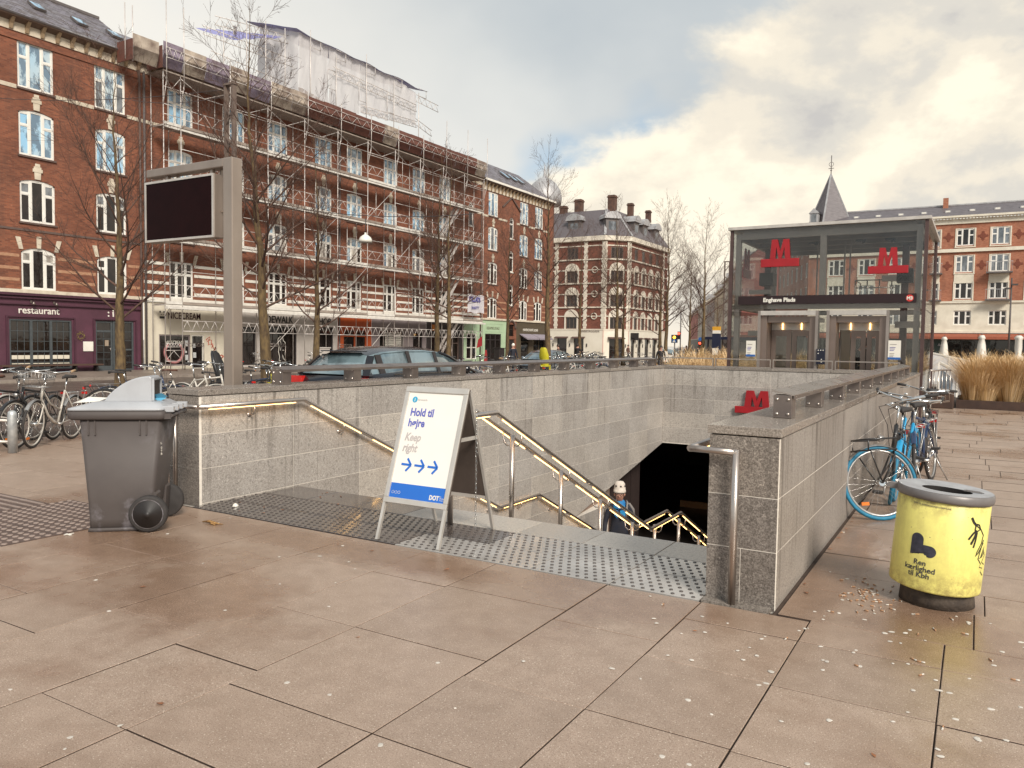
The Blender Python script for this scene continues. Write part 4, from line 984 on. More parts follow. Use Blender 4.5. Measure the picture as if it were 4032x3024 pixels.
# ---------------------------------------------------------------- building 3: right part with green shop
b3 = root('brick_building', 'red brick corner house with the mint green shop, olive cafe front and zinc dome', 'building', (FX, 64, Z0))
BLDG[0] = 3
C3 = [60.2, 65.8, 68.75]
facade(b3, C3, 58.15, 71.1, 15.10, [W_FLAT, W_A3, W_A2, W_A1], narrow=[(63.48, z, W_NAR) for z in (11.3, 8.2, 5.1)])
for z0, z1 in ((12.75, 12.93),): band(b3, 58.2, 71.1, z0, z1, M_STONE, C3+[63.48], .87)
for z in (5.20, 4.62, 4.10): band(b3, 58.2, 71.1, z, z+.13, M_PALEB, C3+[63.48], .87, .004)
band(b3, 58.15, 71.1, 3.60, 3.76, M_STONE, (), d=.16)
cornice(b3, 58.15, 71.4, 15.10, 15.80, .62)
part('white_gutter', MB().box(FX+.40, FX+.52, 58.15, 71.4, 15.82, 16.0), M_WHITE, b3)
slates(b3, 58.15, 70.6, 16.0, FX+.46, FX-3.6, 18.9)
for y in (59.4, 64.4, 65.9, 67.2): skylight(b3, y, 17.5, FX-1.5, (-4.06, 2.9), .6, 1.3)
part('end_wall', MB().quad((FX, 71.1, Z0), (FX-9, 71.1, Z0), (FX-9, 71.1, 18.8), (FX-3.6, 71.1, 18.8), (FX, 71.1, 15.8)), M_BRICKX, b3)
part('dome', MB().lathe([(1.75, 15.9), (1.85, 16.6), (1.7, 17.4), (1.25, 18.1), (.7, 18.55), (.22, 18.8), (.10, 19.3), (.0, 20.3)], (FX-1.4, 72.3, 0), 16), M_ZINC, b3)
part('turret', MB().lathe([(1.6, 3.5), (1.6, 15.9)], (FX-1.4, 71.3, 0), 8, sm=False), M_BRICKY, b3)
part('gable_moulding', MB().beam((FX+.06, 61.7, 14.0), (FX+.06, 63.3, 15.1), .12, .12, up=(1, 0, 0)).beam((FX+.06, 65.0, 14.0), (FX+.06, 63.3, 15.1), .12, .12, up=(1, 0, 0)), M_SILL, b3)
shop(b3, 58.15, 62.75, M_MINT, 3.58, holes=[(59.0, 61.75, GZ, 2.36, 3, M_BLKP, .78)])
text('KERAMIKLOKALE', .36, M_OLIVE, b3, (FX+.055, 59.25, 2.75), (0, 1, 0), (0, 0, 1), .005, xs=.78)
part('sign_frame', MB().strip([(59.1, 2.55), (62.1, 2.55), (62.1, 3.25), (59.1, 3.25), (59.1, 2.55)], 'x', FX+.052, FX+.066, .03), M_MINT, b3)
part('shopfront', wall_mb('y', FX+.05, 1, 62.76, 64.5, GZ-.1, 3.58, [(62.95, 64.2, GZ, 1.9), (62.95, 64.1, 2.2, 3.3)], .2), M_BRICKY, b3)
part('door', MB().box(FX-.1, FX-.05, 62.95, 64.2, GZ, 1.85), M_BLKP, b3); part('fanlight', MB().box(FX-.1, FX-.05, 62.97, 64.08, 2.22, 3.28), M_PANE, b3)
part('porch_arch', MB().torus((FX+.08, 63.5, 2.9), .75, .12, 'x', 14, 6, a0=0, a1=180), M_SILL, b3)
shop(b3, 64.5, 71.1, M_OLIVE, 3.58, holes=[(65.4, 67.0, .1, 2.2, 1, M_OLIVE, .75), (67.9, 70.2, GZ, 2.2, 2, M_OLIVE, .4)])
text('HAVENS KAFFE & BAR', .36, M_WHITE, b3, (FX+.055, 65.75, 2.72), (0, 1, 0), (0, 0, 1), .008, xs=.86)
for a, b in ((65.1, 67.4), (67.6, 70.3)):
    part('awning', MB().prism([(FX+.06, 2.45), (FX+.95, 2.05), (FX+.95, 1.90), (FX+.06, 2.40)], 'y', a, b), mat('lilac_awning_%d' % int(a), (.30, .26, .30), .8), b3)
# ---------------------------------------------------------------- corner building
CY = 88.0; K0, K1, K2 = -39.45, 2.3, 104.0   # south face ends at x=K0, chamfer, east face
cb = root('corner_building', 'four storey corner building of dark red brick with white stone dressings and mansard roof', 'building', (-44, CY, Z0-.3))
M_BRD = m_brick('dark_brick_x', 0, (0.21, 0.066, 0.042), (0.13, 0.038, 0.026)); M_BRDY = m_brick('dark_brick_y', 1, (0.21, 0.066, 0.042), (0.13, 0.038, 0.026))
CZ = [3.42, 6.15, 9.10, 12.02, 14.3]
BX0 = -56.0
def cb_face(org, dirv, length, wcs, pil, mt, arch_w=1.75):
    """one face in local axes: x along dirv from org, -y outwards"""
    a = math.atan2(dirv[1], dirv[0]); f = bpy.data.objects.new('storeys', None)
    hs = []
    for wc, ww in wcs:
        for i in range(4): hs.append((wc-ww/2, wc+ww/2, CZ[i]+(.0 if i < 3 else .0)+.02, CZ[i]+1.45))
    w = wall_mb('x', 0.0, -1, 0, length, 3.3, 14.2, hs, .2)
    Mx = Matrix.Rotation(a, 4, 'Z'); Mx.translation = Vector((org[0], org[1], 0)); 
    part('wall', w.xf(Mx), mt, cb)
    def P(name, g, m, **k): return part(name, g.xf(Mx), m, cb, **k)
    for i, z in enumerate(CZ):
        P('string_course', MB().box(-.02, length+.02, -.14, -.002, z-.16, z), M_WHITEST)
        if i < 4 and i != 3: P('impost_band', MB().box(0, length, -.05, -.002, z+1.50, z+1.62), M_WHITEST)
    P('string_course', MB().box(0, length, -.05, -.002, 13.55, 13.68), M_WHITEST)
    for pc, pw in pil:
        g = MB(); z = 3.45; k = 0
        while z < 14.1:
            hw = pw/2*(1.0 if k % 2 else .72); g.box(pc-hw, pc+hw, -.09, -.002, z, min(z+.30, 14.1)-.01); z += .30; k += 1
        P('quoins', g, M_WHITEST)
    for wc, ww in wcs:
        for i in range(4):
            z = CZ[i]
            if i < 3:
                g = MB(); n = 10; R_ = ww/2+.22
                pts = [(wc-R_, z+1.46)]+[(wc+R_*math.cos(math.pi-math.pi*k/n), z+1.50+R_*.95*math.sin(math.pi*k/n)) for k in range(n+1)]+[(wc+R_, z+1.46)]
                g.prism(pts, 'y', -.12, -.01); P('tympanum', g, M_WHITEST)
                P('window_surround', MB().box(wc-ww/2-.2, wc-ww/2-.01, -.1, -.002, z, z+1.46), M_WHITEST); P('window_surround', MB().box(wc+ww/2+.01, wc+ww/2+.2, -.1, -.002, z, z+1.46), M_WHITEST)
            hh = 1.42
            fr = MB(); x0, x1 = wc-ww/2, wc+ww/2
            fr.box(x0, x0+.07, .05, .12, z+.03, z+hh); fr.box(x1-.07, x1, .05, .12, z+.03, z+hh); fr.box(x0+.07, x1-.07, .05, .12, z+.03, z+.10); fr.box(x0+.07, x1-.07, .05, .12, z+hh-.07, z+hh)
            if ww > 1: fr.box(wc-.3, wc-.24, .05, .115, z+.1, z+hh-.07); fr.box(wc+.24, wc+.3, .05, .115, z+.1, z+hh-.07)
            o = P('window', fr, M_BROWNW)
            part('glass', MB().box(x0+.07, x1-.07, .08, .085, z+.1, z+hh-.07).xf(Mx), M_PANEC if (i == 2 and int(wc*10) % 3 == 0) else M_PANE, o)
    return Mx, P
M_WHITEST = mat('white_stone_trim', (0.72, 0.65, 0.54), 0.8, c2=(0.62, 0.55, 0.45), scale=2)
L1 = K0-BX0
Mx, P1_ = cb_face((BX0, CY), (1, 0), L1, [(L1-4.35, 1.5), (L1-8.9, 1.5), (L1-13, 1.5)], [(L1-.05, .62), (L1-2.5, .55), (L1-6.55, .55), (L1-10.9, .55)], M_BRD)
for x in (L1-1.25,):
    for i in range(3):
        P1_('roundel', MB().torus((x, -.06, CZ[i]+1.56), .36, .07, 'y', 18, 6), M_WHITEST)
CHL = math.hypot(2.3, 2.3)
M2, P2_ = cb_face((K0, CY), (1, 1), CHL, [(CHL/2, 1.6)], [(.18, .3), (CHL-.18, .3)], M_BRD)
L3 = K2-CY-2.3
M3, P3_ = cb_face((K0+2.3, CY+2.3), (0, 1), L3, [(2.2, 1.2), (4.7, 1.2), (7.2, 1.2), (9.7, 1.2)], [(.2, .5), (12, .5)], M_BRDY)
P3_('roundel', MB().torus((.95, -.06, CZ[2]+1.56), .3, .06, 'y', 14, 6), M_WHITEST)
def cb_ground(org, dirv, length, ops):
    a = math.atan2(dirv[1], dirv[0]); Mx = Matrix.Rotation(a, 4, 'Z'); Mx.translation = Vector((org[0], org[1], 0))
    part('shopfront', wall_mb('x', -.1, -1, 0, length, Z0-.35, 3.26, [(c-w/2, c+w/2, Z0-.3, 2.3) for c, w in ops], .3).xf(Mx), M_CREAMW, cb)
    for c, w in ops:
        o = part('shop_window', MB().box(c-w/2, c-w/2+.08, .0, .1, Z0-.3, 2.3).box(c+w/2-.08, c+w/2, 0, .1, Z0-.3, 2.3).box(c-w/2+.08, c+w/2-.08, 0, .1, 2.2, 2.3).box(c-w/2+.08, c+w/2-.08, 0, .1, .9, .98).xf(Mx), M_BLKP, cb)
        part('glass', MB().box(c-w/2+.08, c+w/2-.08, .05, .056, Z0-.3, 2.2).xf(Mx), M_PANE, o)
        part('awning', MB().prism([(-.11, 2.45), (-.65, 2.30), (-.65, 2.22), (-.11, 2.36)], 'x', c-w/2-.2, c+w/2+.2).xf(Mx), mat_awn, cb)
    for c in [q[0]+q[1]/2+.45 for q in ops]:
        part('wall_lamp', MB().box(c-.05, c+.05, -.2, -.11, 1.2, 1.6).xf(Mx), M_BLKP, cb)
M_CREAMW = mat('white_shop_render', (0.76, 0.70, 0.59), 0.8, c2=(0.68, 0.62, 0.51), scale=.8); M_CHIM = mat('sooty_chimney', (.13, .065, .045), .85, c2=(.07, .04, .03), scale=2); mat_awn = mat('dark_awning', (.10, .055, .045), .8)
cb_ground((BX0, CY), (1, 0), L1, [(L1-.9-1.7*k*1.38+.0, 1.35) for k in range(1, 6)]); cb_ground((K0, CY), (1, 1), CHL, [(CHL/2, 1.7)]); cb_ground((K0+2.3, CY+2.3), (0, 1), L3, [(1.4, 1.2), (3.6, 1.2), (6.2, 1.4), (9.0, 1.4)])
part('hanging_sign', MB().box(-37.1, -36.0, 90.9, 91.0, 2.1, 3.0), M_BLKP, cb)
# cornice and mansard
o_ = .35; A = [(BX0, CY-o_), (K0+.15, CY-o_), (K0+2.3+o_, CY+2.15), (K0+2.3+o_, K2), (BX0, K2)]
part('cornice', MB().prism(A, 'z', 14.2, 14.75), M_WHITEST, cb)
tz = 18.3; B_ = [(BX0, CY+2.3), (K0-.9, CY+2.3), (K0-.1, CY+3.2), (K0-.1, K2), (BX0, K2)]
g = MB(); n = len(A)
g.add([(x, y, 14.75) for x, y in A]+[(x, y, tz) for x, y in B_], [(i, (i+1) % n, n+(i+1) % n, n+i) for i in range(n)]+[tuple(range(n, 2*n))]); part('roof', g, mat('mansard_slate', (0.135, 0.115, 0.12), 0.5, c2=(0.105, 0.09, 0.095), scale=3, stretch=(1, 1, 8)), cb)
for i in (1, 2): part('hip_flashing', MB().beam((A[i][0], A[i][1], 14.8), (B_[i][0], B_[i][1], tz+.03), .3, .12), M_ZINC, cb)
for (x, y, s, hh) in ((-46.5, CY+2.6, .8, .9), (-44.4, CY+2.8, .9, 1.6), (-39.9, CY+3.0, .9, 1.8), (-38.9, CY+6.5, .65, 1.3), (-38.6, CY+12, .6, 1.2)):
    ch_ = part('chimney', MB().box(x-s/2, x+s/2, y-s/2, y+s/2, tz-.4, tz+hh).box(x-s/2-.08, x+s/2+.08, y-s/2-.08, y+s/2+.08, tz+hh-.3, tz+hh-.15), M_CHIM, cb)
def dormer(x, y, a):
    Mx = Matrix.Rotation(a, 4, 'Z'); Mx.translation = Vector((x, y, 15.2))
    g = MB().box(-.85, .85, 0, 2.4, 0, 1.75); pts = [(-1.15, 1.7)]+[(1.1*math.cos(math.pi-math.pi*k/8), 1.80+.75*math.sin(math.pi*k/8)) for k in range(9)]+[(1.15, 1.7)]
    o = part('dormer', g.xf(Mx), M_ZINC_D, cb); part('dormer_roof', MB().prism(pts, 'y', -.25, 2.3).xf(Mx), M_ZINC, o)
    part('glass', MB().box(-.5, .5, -.02, -.004, .15, 1.35).xf(Mx), M_PANEG, o)
dormer(-43.9, CY+.5, 0); dormer(-50, CY+.5, 0); dormer(-38.9, CY+.9, math.pi/4); dormer(-37.5, CY+5.2, math.pi/2); dormer(-37.5, CY+8.2, math.pi/2); dormer(-37.5, CY+12.5, math.pi/2)
text('FLENSBORGGADE', .35, M_SILL, cb, (-42.7, CY-.16, 3.02), (1, 0, 0), (0, 0, 1), .003)
# ---------------------------------------------------------------- right building with the spire
M_ROS = mat('dark_terracotta', (.20, .055, .03), .8); M_AW2 = mat('terracotta_awning', (.34, .095, .05), .8)
RY = 95.0
rb = root('brick_building', 'orange brick apartment building on the far right with cream lower floors and slate spire', 'building', (0, RY, Z0-.3))
W_R = Win(1.62, 1.80, .12, center_tr=False, tr=.4); W_R.rise = .12; W_RL = Win(1.60, 1.50, 0, tr=.4); W_RL.rise = 0
cx = [-1.55+3.13*k for k in range(-4, 9)]
RR = [(12.42, W_R), (9.64, W_R), (6.86, W_R), (4.14, W_RL)]
XL = -17.0; XR_ = 27
hs = [(c-w.w/2, c+w.w/2, z, z+w.h) for c in cx for z, w in RR]
part('upper_wall', wall_mb('x', RY, -1, XL, XR_, 6.42, 14.7, [h for h in hs if h[2] > 6.5], .15), M_BRICKR, rb)
part('lower_wall', wall_mb('x', RY-.08, -1, XL, XR_, 3.3, 6.42, [h for h in hs if h[2] < 6.5], .2), M_CREAM, rb)
for c in cx:
    for z, w in RR:
        w.place(rb, (c, RY+.02, z), 0, [M_PANE if rw_.random() < .6 else M_PANEG], rw_, one=True)
        if w.rise: arch_fill('x', RY, -1, c, z, w.w, w.h, w.rise, M_CREAM, rb, off=-.02)
        for q in (-1, 1): part('window_surround', MB().box(*sorted((c+q*(w.w/2+.13), c+q*(w.w/2+.01))), RY-.06, RY-.002, z-.1, z+w.h), M_CREAM, rb)
        g = MB(); g.box(c-w.w/2-.15, c+w.w/2+.15, RY-.09, RY-.002, z-.2, z-.101)
        part('window_sill', g, M_CREAM, rb)
    part('apron', MB().box(c-.9, c+.9, RY-.05, RY-.003, 8.5, 9.42), M_CREAM, rb)
for z0, z1, d in ((11.75, 12.1, .12), (6.42, 6.62, .14), (14.70, 15.2, .06), (3.3, 3.5, .12)): part('string_course', MB().box(XL, XR_, RY-.08-d, RY-.0, z0, z1), M_CREAM, rb)
part('cornice', MB().box(XL, XR_, RY-.55, RY+.1, 15.32, 15.52), M_CREAM, rb)
g = MB(); x = XL
while x < XR_: g.box(x, x+.14, RY-.45, RY-.06, 15.18, 15.30); x += .30
part('dentils', g, M_STONE, rb, kind='stuff')
M_RSLATE = mat('right_slate', (0.14, 0.12, 0.125), 0.5, c2=(0.105, 0.09, 0.095), scale=2.2, stretch=(1, 1, 4), rvar=.08)
part('roof', MB().quad((XL, RY-.5, 15.53), (XR_, RY-.5, 15.53), (XR_, RY+3.2, 17.15), (XL, RY+3.2, 17.15)), M_RSLATE, rb)
part('ridge_cap', MB().box(XL, XR_, RY+3.1, RY+3.35, 17.13, 17.27), M_ZINC, rb)
for k in range(15):
    x = -12.3+2.25*k; o = part('roof_vent', MB().box(x-.28, x+.28, RY+.75, RY+1.5, 16.05, 16.3), M_ZINC, rb); part('pane', MB().box(x-.2, x+.2, RY+.738, RY+.748, 16.1, 16.27), M_WHITE, o)
for i, x in enumerate((-3.6, 15.5)): part('chimney', MB().box(x-.25, x+.25, RY+2.4, RY+2.9, 16.6, 17.9), M_BRICKR, rb)
g = MB()
for i in (0, 1):   # rosettes of dark terracotta between the windows
    for c in cx: 
        X_ = c-1.56; z = 13.35-3.0*i
        o = MB().lathe([(0, -.03), (.28, -.03), (.30, 0)], (X_, RY-.005, z), 12, axis='y', sm=False)
        for q in range(4): o.lathe([(0, -.02), (.13, -.02), (.14, 0)], (X_+.36*math.cos(q*math.pi/2), RY-.005, z+.36*math.sin(q*math.pi/2)), 8, axis='y', sm=False)
        part('rosette', o, M_ROS, rb)
def balcony(x, z):
    o = part('balcony', MB().box(x-1.15, x+1.15, RY-1.1, RY-.1, z-.14, z), M_ZINC_D, rb); g = MB()
    for k in range(16): g.box(x-1.12+.149*k-.01, x-1.12+.149*k+.01, RY-1.1, RY-1.08, z, z+1.0)
    g.box(x-1.15, x+1.15, RY-1.11, RY-1.07, z+.98, z+1.03); part('railing', g, M_ZINC, o)
for x in (1.58, -4.68): balcony(x, 9.55); balcony(x, 6.75)
for x in (7.84, 14.1): balcony(x, 9.55)
# cafe at street level
M_DKGR = mat('dark_green_paint', (.035, .055, .045), .5)
part('shopfront', wall_mb('x', RY-.1, -1, XL, XR_, Z0-.4, 3.28, [(-4.0+4.2*k+.9, -4.0+4.2*k+4.2, Z0, 2.7) for k in range(-3, 7)], .3), M_DKGR, rb)
for k in range(-3, 7):
    a = -4.0+4.2*k; o = part('shop_window', MB().box(a+.9, a+4.2, RY+.1, RY+.2, 2.55, 2.7).box(a+2.5, a+2.6, RY+.1, RY+.2, Z0, 2.55), M_BLKP, rb); part('glass', MB().box(a+.9, a+4.2, RY+.14, RY+.15, Z0, 2.55), M_PANE, o)
    part('wall_lamp', MB().lathe([(.0, .3), (.05, .22), (.14, .05), (.16, 0)], (a+.45, RY-.3, 1.9), 10), M_ZINC, rb)
    part('awning', MB().prism([(RY-.11, 3.22), (RY-1.4, 2.88), (RY-1.4, 2.62), (RY-1.38, 2.62), (RY-1.36, 2.85), (RY-.11, 3.12)], 'x', a-.2, a+3.95), M_AW2, rb)
# spire
sx, sy, hw = -15.3, RY+1.9, 1.75
g = MB(); g.add([(sx-hw, sy-hw, 15.5), (sx+hw, sy-hw, 15.5), (sx+hw, sy+hw, 15.5), (sx-hw, sy+hw, 15.5), (sx, sy, 21.5)], [(0, 1, 4), (1, 2, 4), (2, 3, 4), (3, 0, 4)]); g.xf(Matrix.Translation(Vector((sx, sy, 0))) @ Matrix.Rotation(math.radians(38), 4, 'Z') @ Matrix.Translation(Vector((-sx, -sy, 0))))
sp = part('spire', g, M_RSLATE, rb)
for k in range(4):
    a = math.radians(45+38+90*k); part('hip_flashing', MB().beam((sx+hw*1.414*math.cos(a), sy+hw*1.414*math.sin(a), 15.5), (sx, sy, 21.5), .16, .12), M_ZINC, sp)
part('finial', MB().tube((sx, sy, 21.4), (sx, sy, 23.6), .05, 6).torus((sx, sy, 22.6), .25, .025, 'y', 10, 4).box(sx-.3, sx+.3, sy-.02, sy+.02, 22.1, 22.16).torus((sx, sy, 22.2), .18, .02, 'x', 10, 4).lathe([(.0, .1), (.13, 0), (0, -.1)], (sx, sy, 21.9), 8), M_ZINC_D, sp)
dm = part('dormer', MB().box(-17.0, -16.1, RY-.75, RY+1.2, 15.6, 16.75).prism([(-17.1, 16.72), (-16.55, 17.3), (-16.0, 16.72)], 'y', RY-.85, RY+1.2), M_ZINC, rb); part('glass', MB().box(-16.82, -16.28, RY-.77, RY-.752, 15.75, 16.6), M_PANEG, dm)
# its side face down the side street, and the row of street houses beyond
SD = Vector((-.355, .935, 0)).normalized(); SN = Vector((-SD.y, SD.x, 0))   # SN points to the street (left)
def street_face(bld, p0, length, zt, zbase, nw, mt_lo, mt_up, wm, gap=.0, rowsz=(4.3, 7.2, 10.0, 12.7), seed=1, roofc=None):
    p0 = Vector((p0[0], p0[1], 0)); Mx = Matrix((SD, -SN, Vector((0, 0, 1)))).transposed().to_4x4(); Mx = Matrix(((SD.x, -SN.x, 0, p0.x), (SD.y, -SN.y, 0, p0.y), (0, 0, 1, 0), (0, 0, 0, 1)))
    rowsz = [z for z in rowsz if z+1.9 < zt]; sp_ = length/nw
    hs = [(sp_*(k+.5)-.6, sp_*(k+.5)+.6, z, z+1.75) for k in range(nw) for z in rowsz]
    part('wall', wall_mb('x', 0, -1, 0, length, 3.4, zt, hs, .18).xf(Mx), mt_up, bld)
    part('ground_floor', MB().box(0, length, -.06, 6, zbase, 3.4).xf(Mx), mt_lo, bld)
    for (a, b, z0, z1) in hs:
        o = part('window', MB().box(a, a+.09, .05, .12, z0, z1).box(b-.09, b, .05, .12, z0, z1).box(a+.09, b-.09, .05, .12, z0, z0+.09).box(a+.09, b-.09, .05, .12, z1-.09, z1).box((a+b)/2-.05, (a+b)/2+.05, .05, .12, z0+.09, z1-.09).xf(Mx), wm, bld)
        part('glass', MB().box(a+.09, b-.09, .08, .085, z0+.09, z1-.09).xf(Mx), M_PANE, o)
    for z in (3.4, zt-.5): part('string_course', MB().box(-.05, length+.05, -.14, -.0, z, z+.2).xf(Mx), M_CREAM, bld)
    part('cornice', MB().box(-.1, length+.1, -.5, .2, zt, zt+.3).xf(Mx), M_CREAM, bld)
    part('roof', MB().add([(0, -.4, zt+.3), (length, -.4, zt+.3), (length, 3.5, zt+(.6 if bld is rb else 3.3)), (0, 3.5, zt+(.6 if bld is rb else 3.3)), (0, 9, zt+(.6 if bld is rb else 3.3)), (length, 9, zt+(.6 if bld is rb else 3.3))], [(0, 1, 2, 3), (3, 2, 5, 4)]).xf(Mx), roofc or M_RSLATE, bld)
    rz_ = .6 if bld is rb else 3.3
    part('gable_wall', MB().add([(0, 0, zbase), (0, 9, zbase), (0, 9, zt+rz_-.1), (0, 3.5, zt+rz_-.1), (0, -.1, zt+.3)], [(0, 1, 2, 3, 4)]).xf(Mx), mt_up, bld)
    for k in range(nw):
        if k % 2 == 0:
            a = sp_*(k+.5); o = part('dormer', MB().box(a-.5, a+.5, .3, 2.6, zt+.6, zt+2.1).xf(Mx), M_ZINC, bld); part('glass', MB().box(a-.35, a+.35, .285, .297, zt+.8, zt+1.9).xf(Mx), M_PANEG, o)
    return Mx
street_face(rb, (XL, RY), 22, 14.7, Z0-.4, 7, M_DKGR, M_BRICKR, M_WPVC, rowsz=(4.14, 6.86, 9.64, 12.2))
M_PINK = mat('pink_plaster', (.50, .20, .16), .8, c2=(.44, .17, .135), scale=.5); M_YEL = mat('ochre_plaster', (.56, .46, .32), .8, c2=(.50, .41, .29), scale=.5); M_PALEP = mat('pale_plaster', (.60, .54, .45), .8, c2=(.52, .47, .39), scale=.5)
M_GREYB = mat('grey_plaster', (.40, .36, .33), .8, c2=(.34, .31, .28), scale=.5); M_DRED = mat('dull_red_plaster', (.30, .085, .07), .8, c2=(.25, .07, .06), scale=.5)
labs = ['narrow dull red house in the side street right beside the glass lift house', 'pale cream street house next beyond the dull red one', 'ochre plastered street house, third along the side street', 'grey plastered street house, fourth along the side street', 'pale street house farther down, before the last pinkish one', 'far pinkish house closing the view down the side street']
mats_ = [M_DRED, M_PALEP, M_YEL, M_GREYB, M_PALEP, M_PINK]; p = Vector((-41.0, 150.0, 0))-SD*20
lens = [12, 22, 22, 24, 40, 50]; hts = [15.2, 14.4, 13.4, 12.6, 13.2, 12.4]
d0 = 0
for i in range(6):
    q = p+SD*d0; hb = root('street_house', labs[i], 'building', (q.x, q.y, Z0-.6), group='houses down the side street')
    street_face(hb, (q.x, q.y), lens[i], hts[i], Z0-.8, max(4, int(lens[i]/3)), M_DARK if i % 2 else M_DKGR, mats_[i], M_WPVC, roofc=[M_DRED, M_RSLATE, M_RSLATE, M_ZINC_D, M_RSLATE, M_DRED][i])
    d0 += lens[i]+.02
q0 = Vector((-60.5, 150, 0))
for i in range(2):
    q = q0+SD*(60*i+30); hb = root('street_house', ['low pale pink house on the left of the far side street', 'far left house with grey front at the end of the side street'][i], 'building', (q.x, q.y, Z0-.6), group='houses down the side street')
    u = SD*(25 if i == 0 else 40); n_ = SN*10
    g = MB(); P4 = [q, q+u, q+u+n_, q+n_]; g.add([(*v[:2], Z0-.8) for v in P4]+[(*v[:2], (7.5, 10)[i]) for v in P4], [(0, 1, 5, 4), (1, 2, 6, 5), (2, 3, 7, 6), (3, 0, 4, 7), (4, 5, 6, 7)]); part('wall', g, [M_PINK, M_GREYB][i], hb)
    g = MB(); z = (7.5, 10)[i]; g.add([(*(v+w)[:2], z) for v, w in zip(P4, (-SN*.5, -SN*.5, SN*.5, SN*.5))]+[(*(q+n_*.5)[:2], z+3.5), (*(q+u+n_*.5)[:2], z+3.5)], [(0, 1, 5, 4), (3, 4, 5, 2), (0, 4, 3), (1, 2, 5)]); part('roof', g, [M_DRED, M_RSLATE][i], hb)
# ---------------------------------------------------------------- scaffolding on the long facade
M_SCAF = mat('scaffold_tube', (0.68, 0.63, 0.59), 0.45, 0.3, c2=(0.50, 0.45, 0.42), scale=3, stretch=(1, 1, .5))
M_PLANK = mat('scaffold_planks', (0.34, 0.28, 0.235), 0.8, c2=(0.24, 0.195, 0.165), scale=6, stretch=(1, .3, 1))
M_HWHITE = mat('white_toe_board', (0.70, 0.66, 0.60), 0.6, c2=(.58, .54, .49), scale=4)
M_HRUST = mat('rust_brown_hoarding', (0.155, 0.058, 0.040), 0.6, c2=(0.115, 0.045, 0.033), scale=1.5, rvar=.1)
M_HPALE = mat('stained_plywood', (0.50, 0.42, 0.34), 0.8, c2=(0.18, 0.13, 0.105), scale=1.6, bump=.2)
M_HVIO = mat('violet_plywood', (0.30, 0.245, 0.32), 0.7, c2=(0.15, 0.11, 0.12), scale=1.3)
sc = root('scaffolding', 'metal tube scaffolding with plank decks covering the long brick facade', 'scaffolding', (-36.6, 41, Z0))
XO, XI, XH = -36.6, -37.62, -36.3
YS = [24.05, 25.95, 26.98]+[29.93+2.945*k for k in range(0, 10)]
YS = [25.95, 26.98]+[29.93+2.945*k for k in range(0, 10)]
rr = random.Random(21)
for i, y in enumerate(YS):
    part('standard', MB().tube((XO, y, GZ), (XO, y, 15.3), .026, 6), M_SCAF, sc)
    part('standard', MB().tube((XI, y, GZ), (XI, y, 15.3), .026, 5), M_SCAF, sc)
    top = 18.8 if (i < 3 or i in (7, 8, 9, 10, 11)) else 16.9
    part('hanger', MB().tube((XH, y, 14.56), (XH, y, top if i < 2 or i > 8 else 17.0), .028, 6), M_SCAF, sc)
    part('diagonal_brace', MB().tube((XO, y, 13.6), (XH, y, 14.9), .022, 5), M_SCAF, sc)
for y in (23.75, 24.15): part('hanger', MB().tube((XH-.1, y, 15.2), (XH-.1, y, 17.9), .026, 6), M_SCAF, sc)
DECKS = [3.38, 6.80, 9.80, 12.66]
def lattice(y0, y1, x, z, h, n, r=.016):
    g = MB(); g.tube((x, y0, z), (x, y1, z), r*1.3, 5); g.tube((x, y0, z+h), (x, y1, z+h), r*1.3, 5)
    s = (y1-y0)/n
    for k in range(n):
        a = y0+s*k; g.tube((x, a, z), (x, a+s/2, z+h), r, 4); g.tube((x, a+s/2, z+h), (x, a+s, z), r, 4)
    return g
for i, (a, b) in enumerate(zip(YS, YS[1:])):
    w = b-a
    for j, z in enumerate(DECKS):
        if w > .5:
            for q in range(3): part('plank', MB().box(XI+.08+.31*q, XI+.37+.31*q, a+.02, b-.02, z-.05+.002*q, z), M_PLANK, sc)
            part('toe_board', MB().box(XO+.02, XO+.05, a+.03, b-.03, z-.02, z+.13), M_PLANK if (j+i) % 3 else M_HWHITE, sc)
            part('deck_edge', MB().box(XO-.0, XO+.02, a+.03, b-.03, z-.16, z-.05), M_HWHITE, sc)
        if w > 2: part('guard_lattice', lattice(a, b, XO, z+.45, .55, 3), M_SCAF, sc)
        else: part('guard_rail', MB().tube((XO, a, z+1), (XO, b, z+1), .02, 5).tube((XO, a, z+.5), (XO, b, z+.5), .02, 5), M_SCAF, sc)
        if w > 2: part('ledger', MB().tube((XO, a, z+1.75), (XO, b, z+1.75), .02, 5), M_SCAF, sc) if (i+j) % 2 else None
        part('transom', MB().tube((XO, a, z-.08), (XI, a, z-.08), .022, 5), M_SCAF, sc)
        if (i+j) % 3 == 0 and w > 2: part('diagonal_brace', MB().tube((XO+.02, a, z-2.6), (XO+.02, b, z-.1), .019, 5), M_SCAF, sc)
        if (i+j) % 2 == 0 and w > 2: part('mid_tube', MB().tube((XI+.5, (a+b)/2, z+.1), (XI+.5, (a+b)/2, z+2.6), .018, 5), M_SCAF, sc)
    if w > 2: part('ground_lattice', lattice(a, b, XO, 1.95, .55, 5), M_SCAF, sc)
    if i % 2 == 1: part('foot_frame', lattice(a+.1, a+1.3, XO+.05, 1.15, .16, 5, .012).tube((XO+.05, a+.1, GZ), (XO+.05, a+.1, 1.5), .024, 5).tube((XO+.05, a+1.3, GZ), (XO+.05, a+1.3, 1.3), .024, 5), M_STEELD, sc)
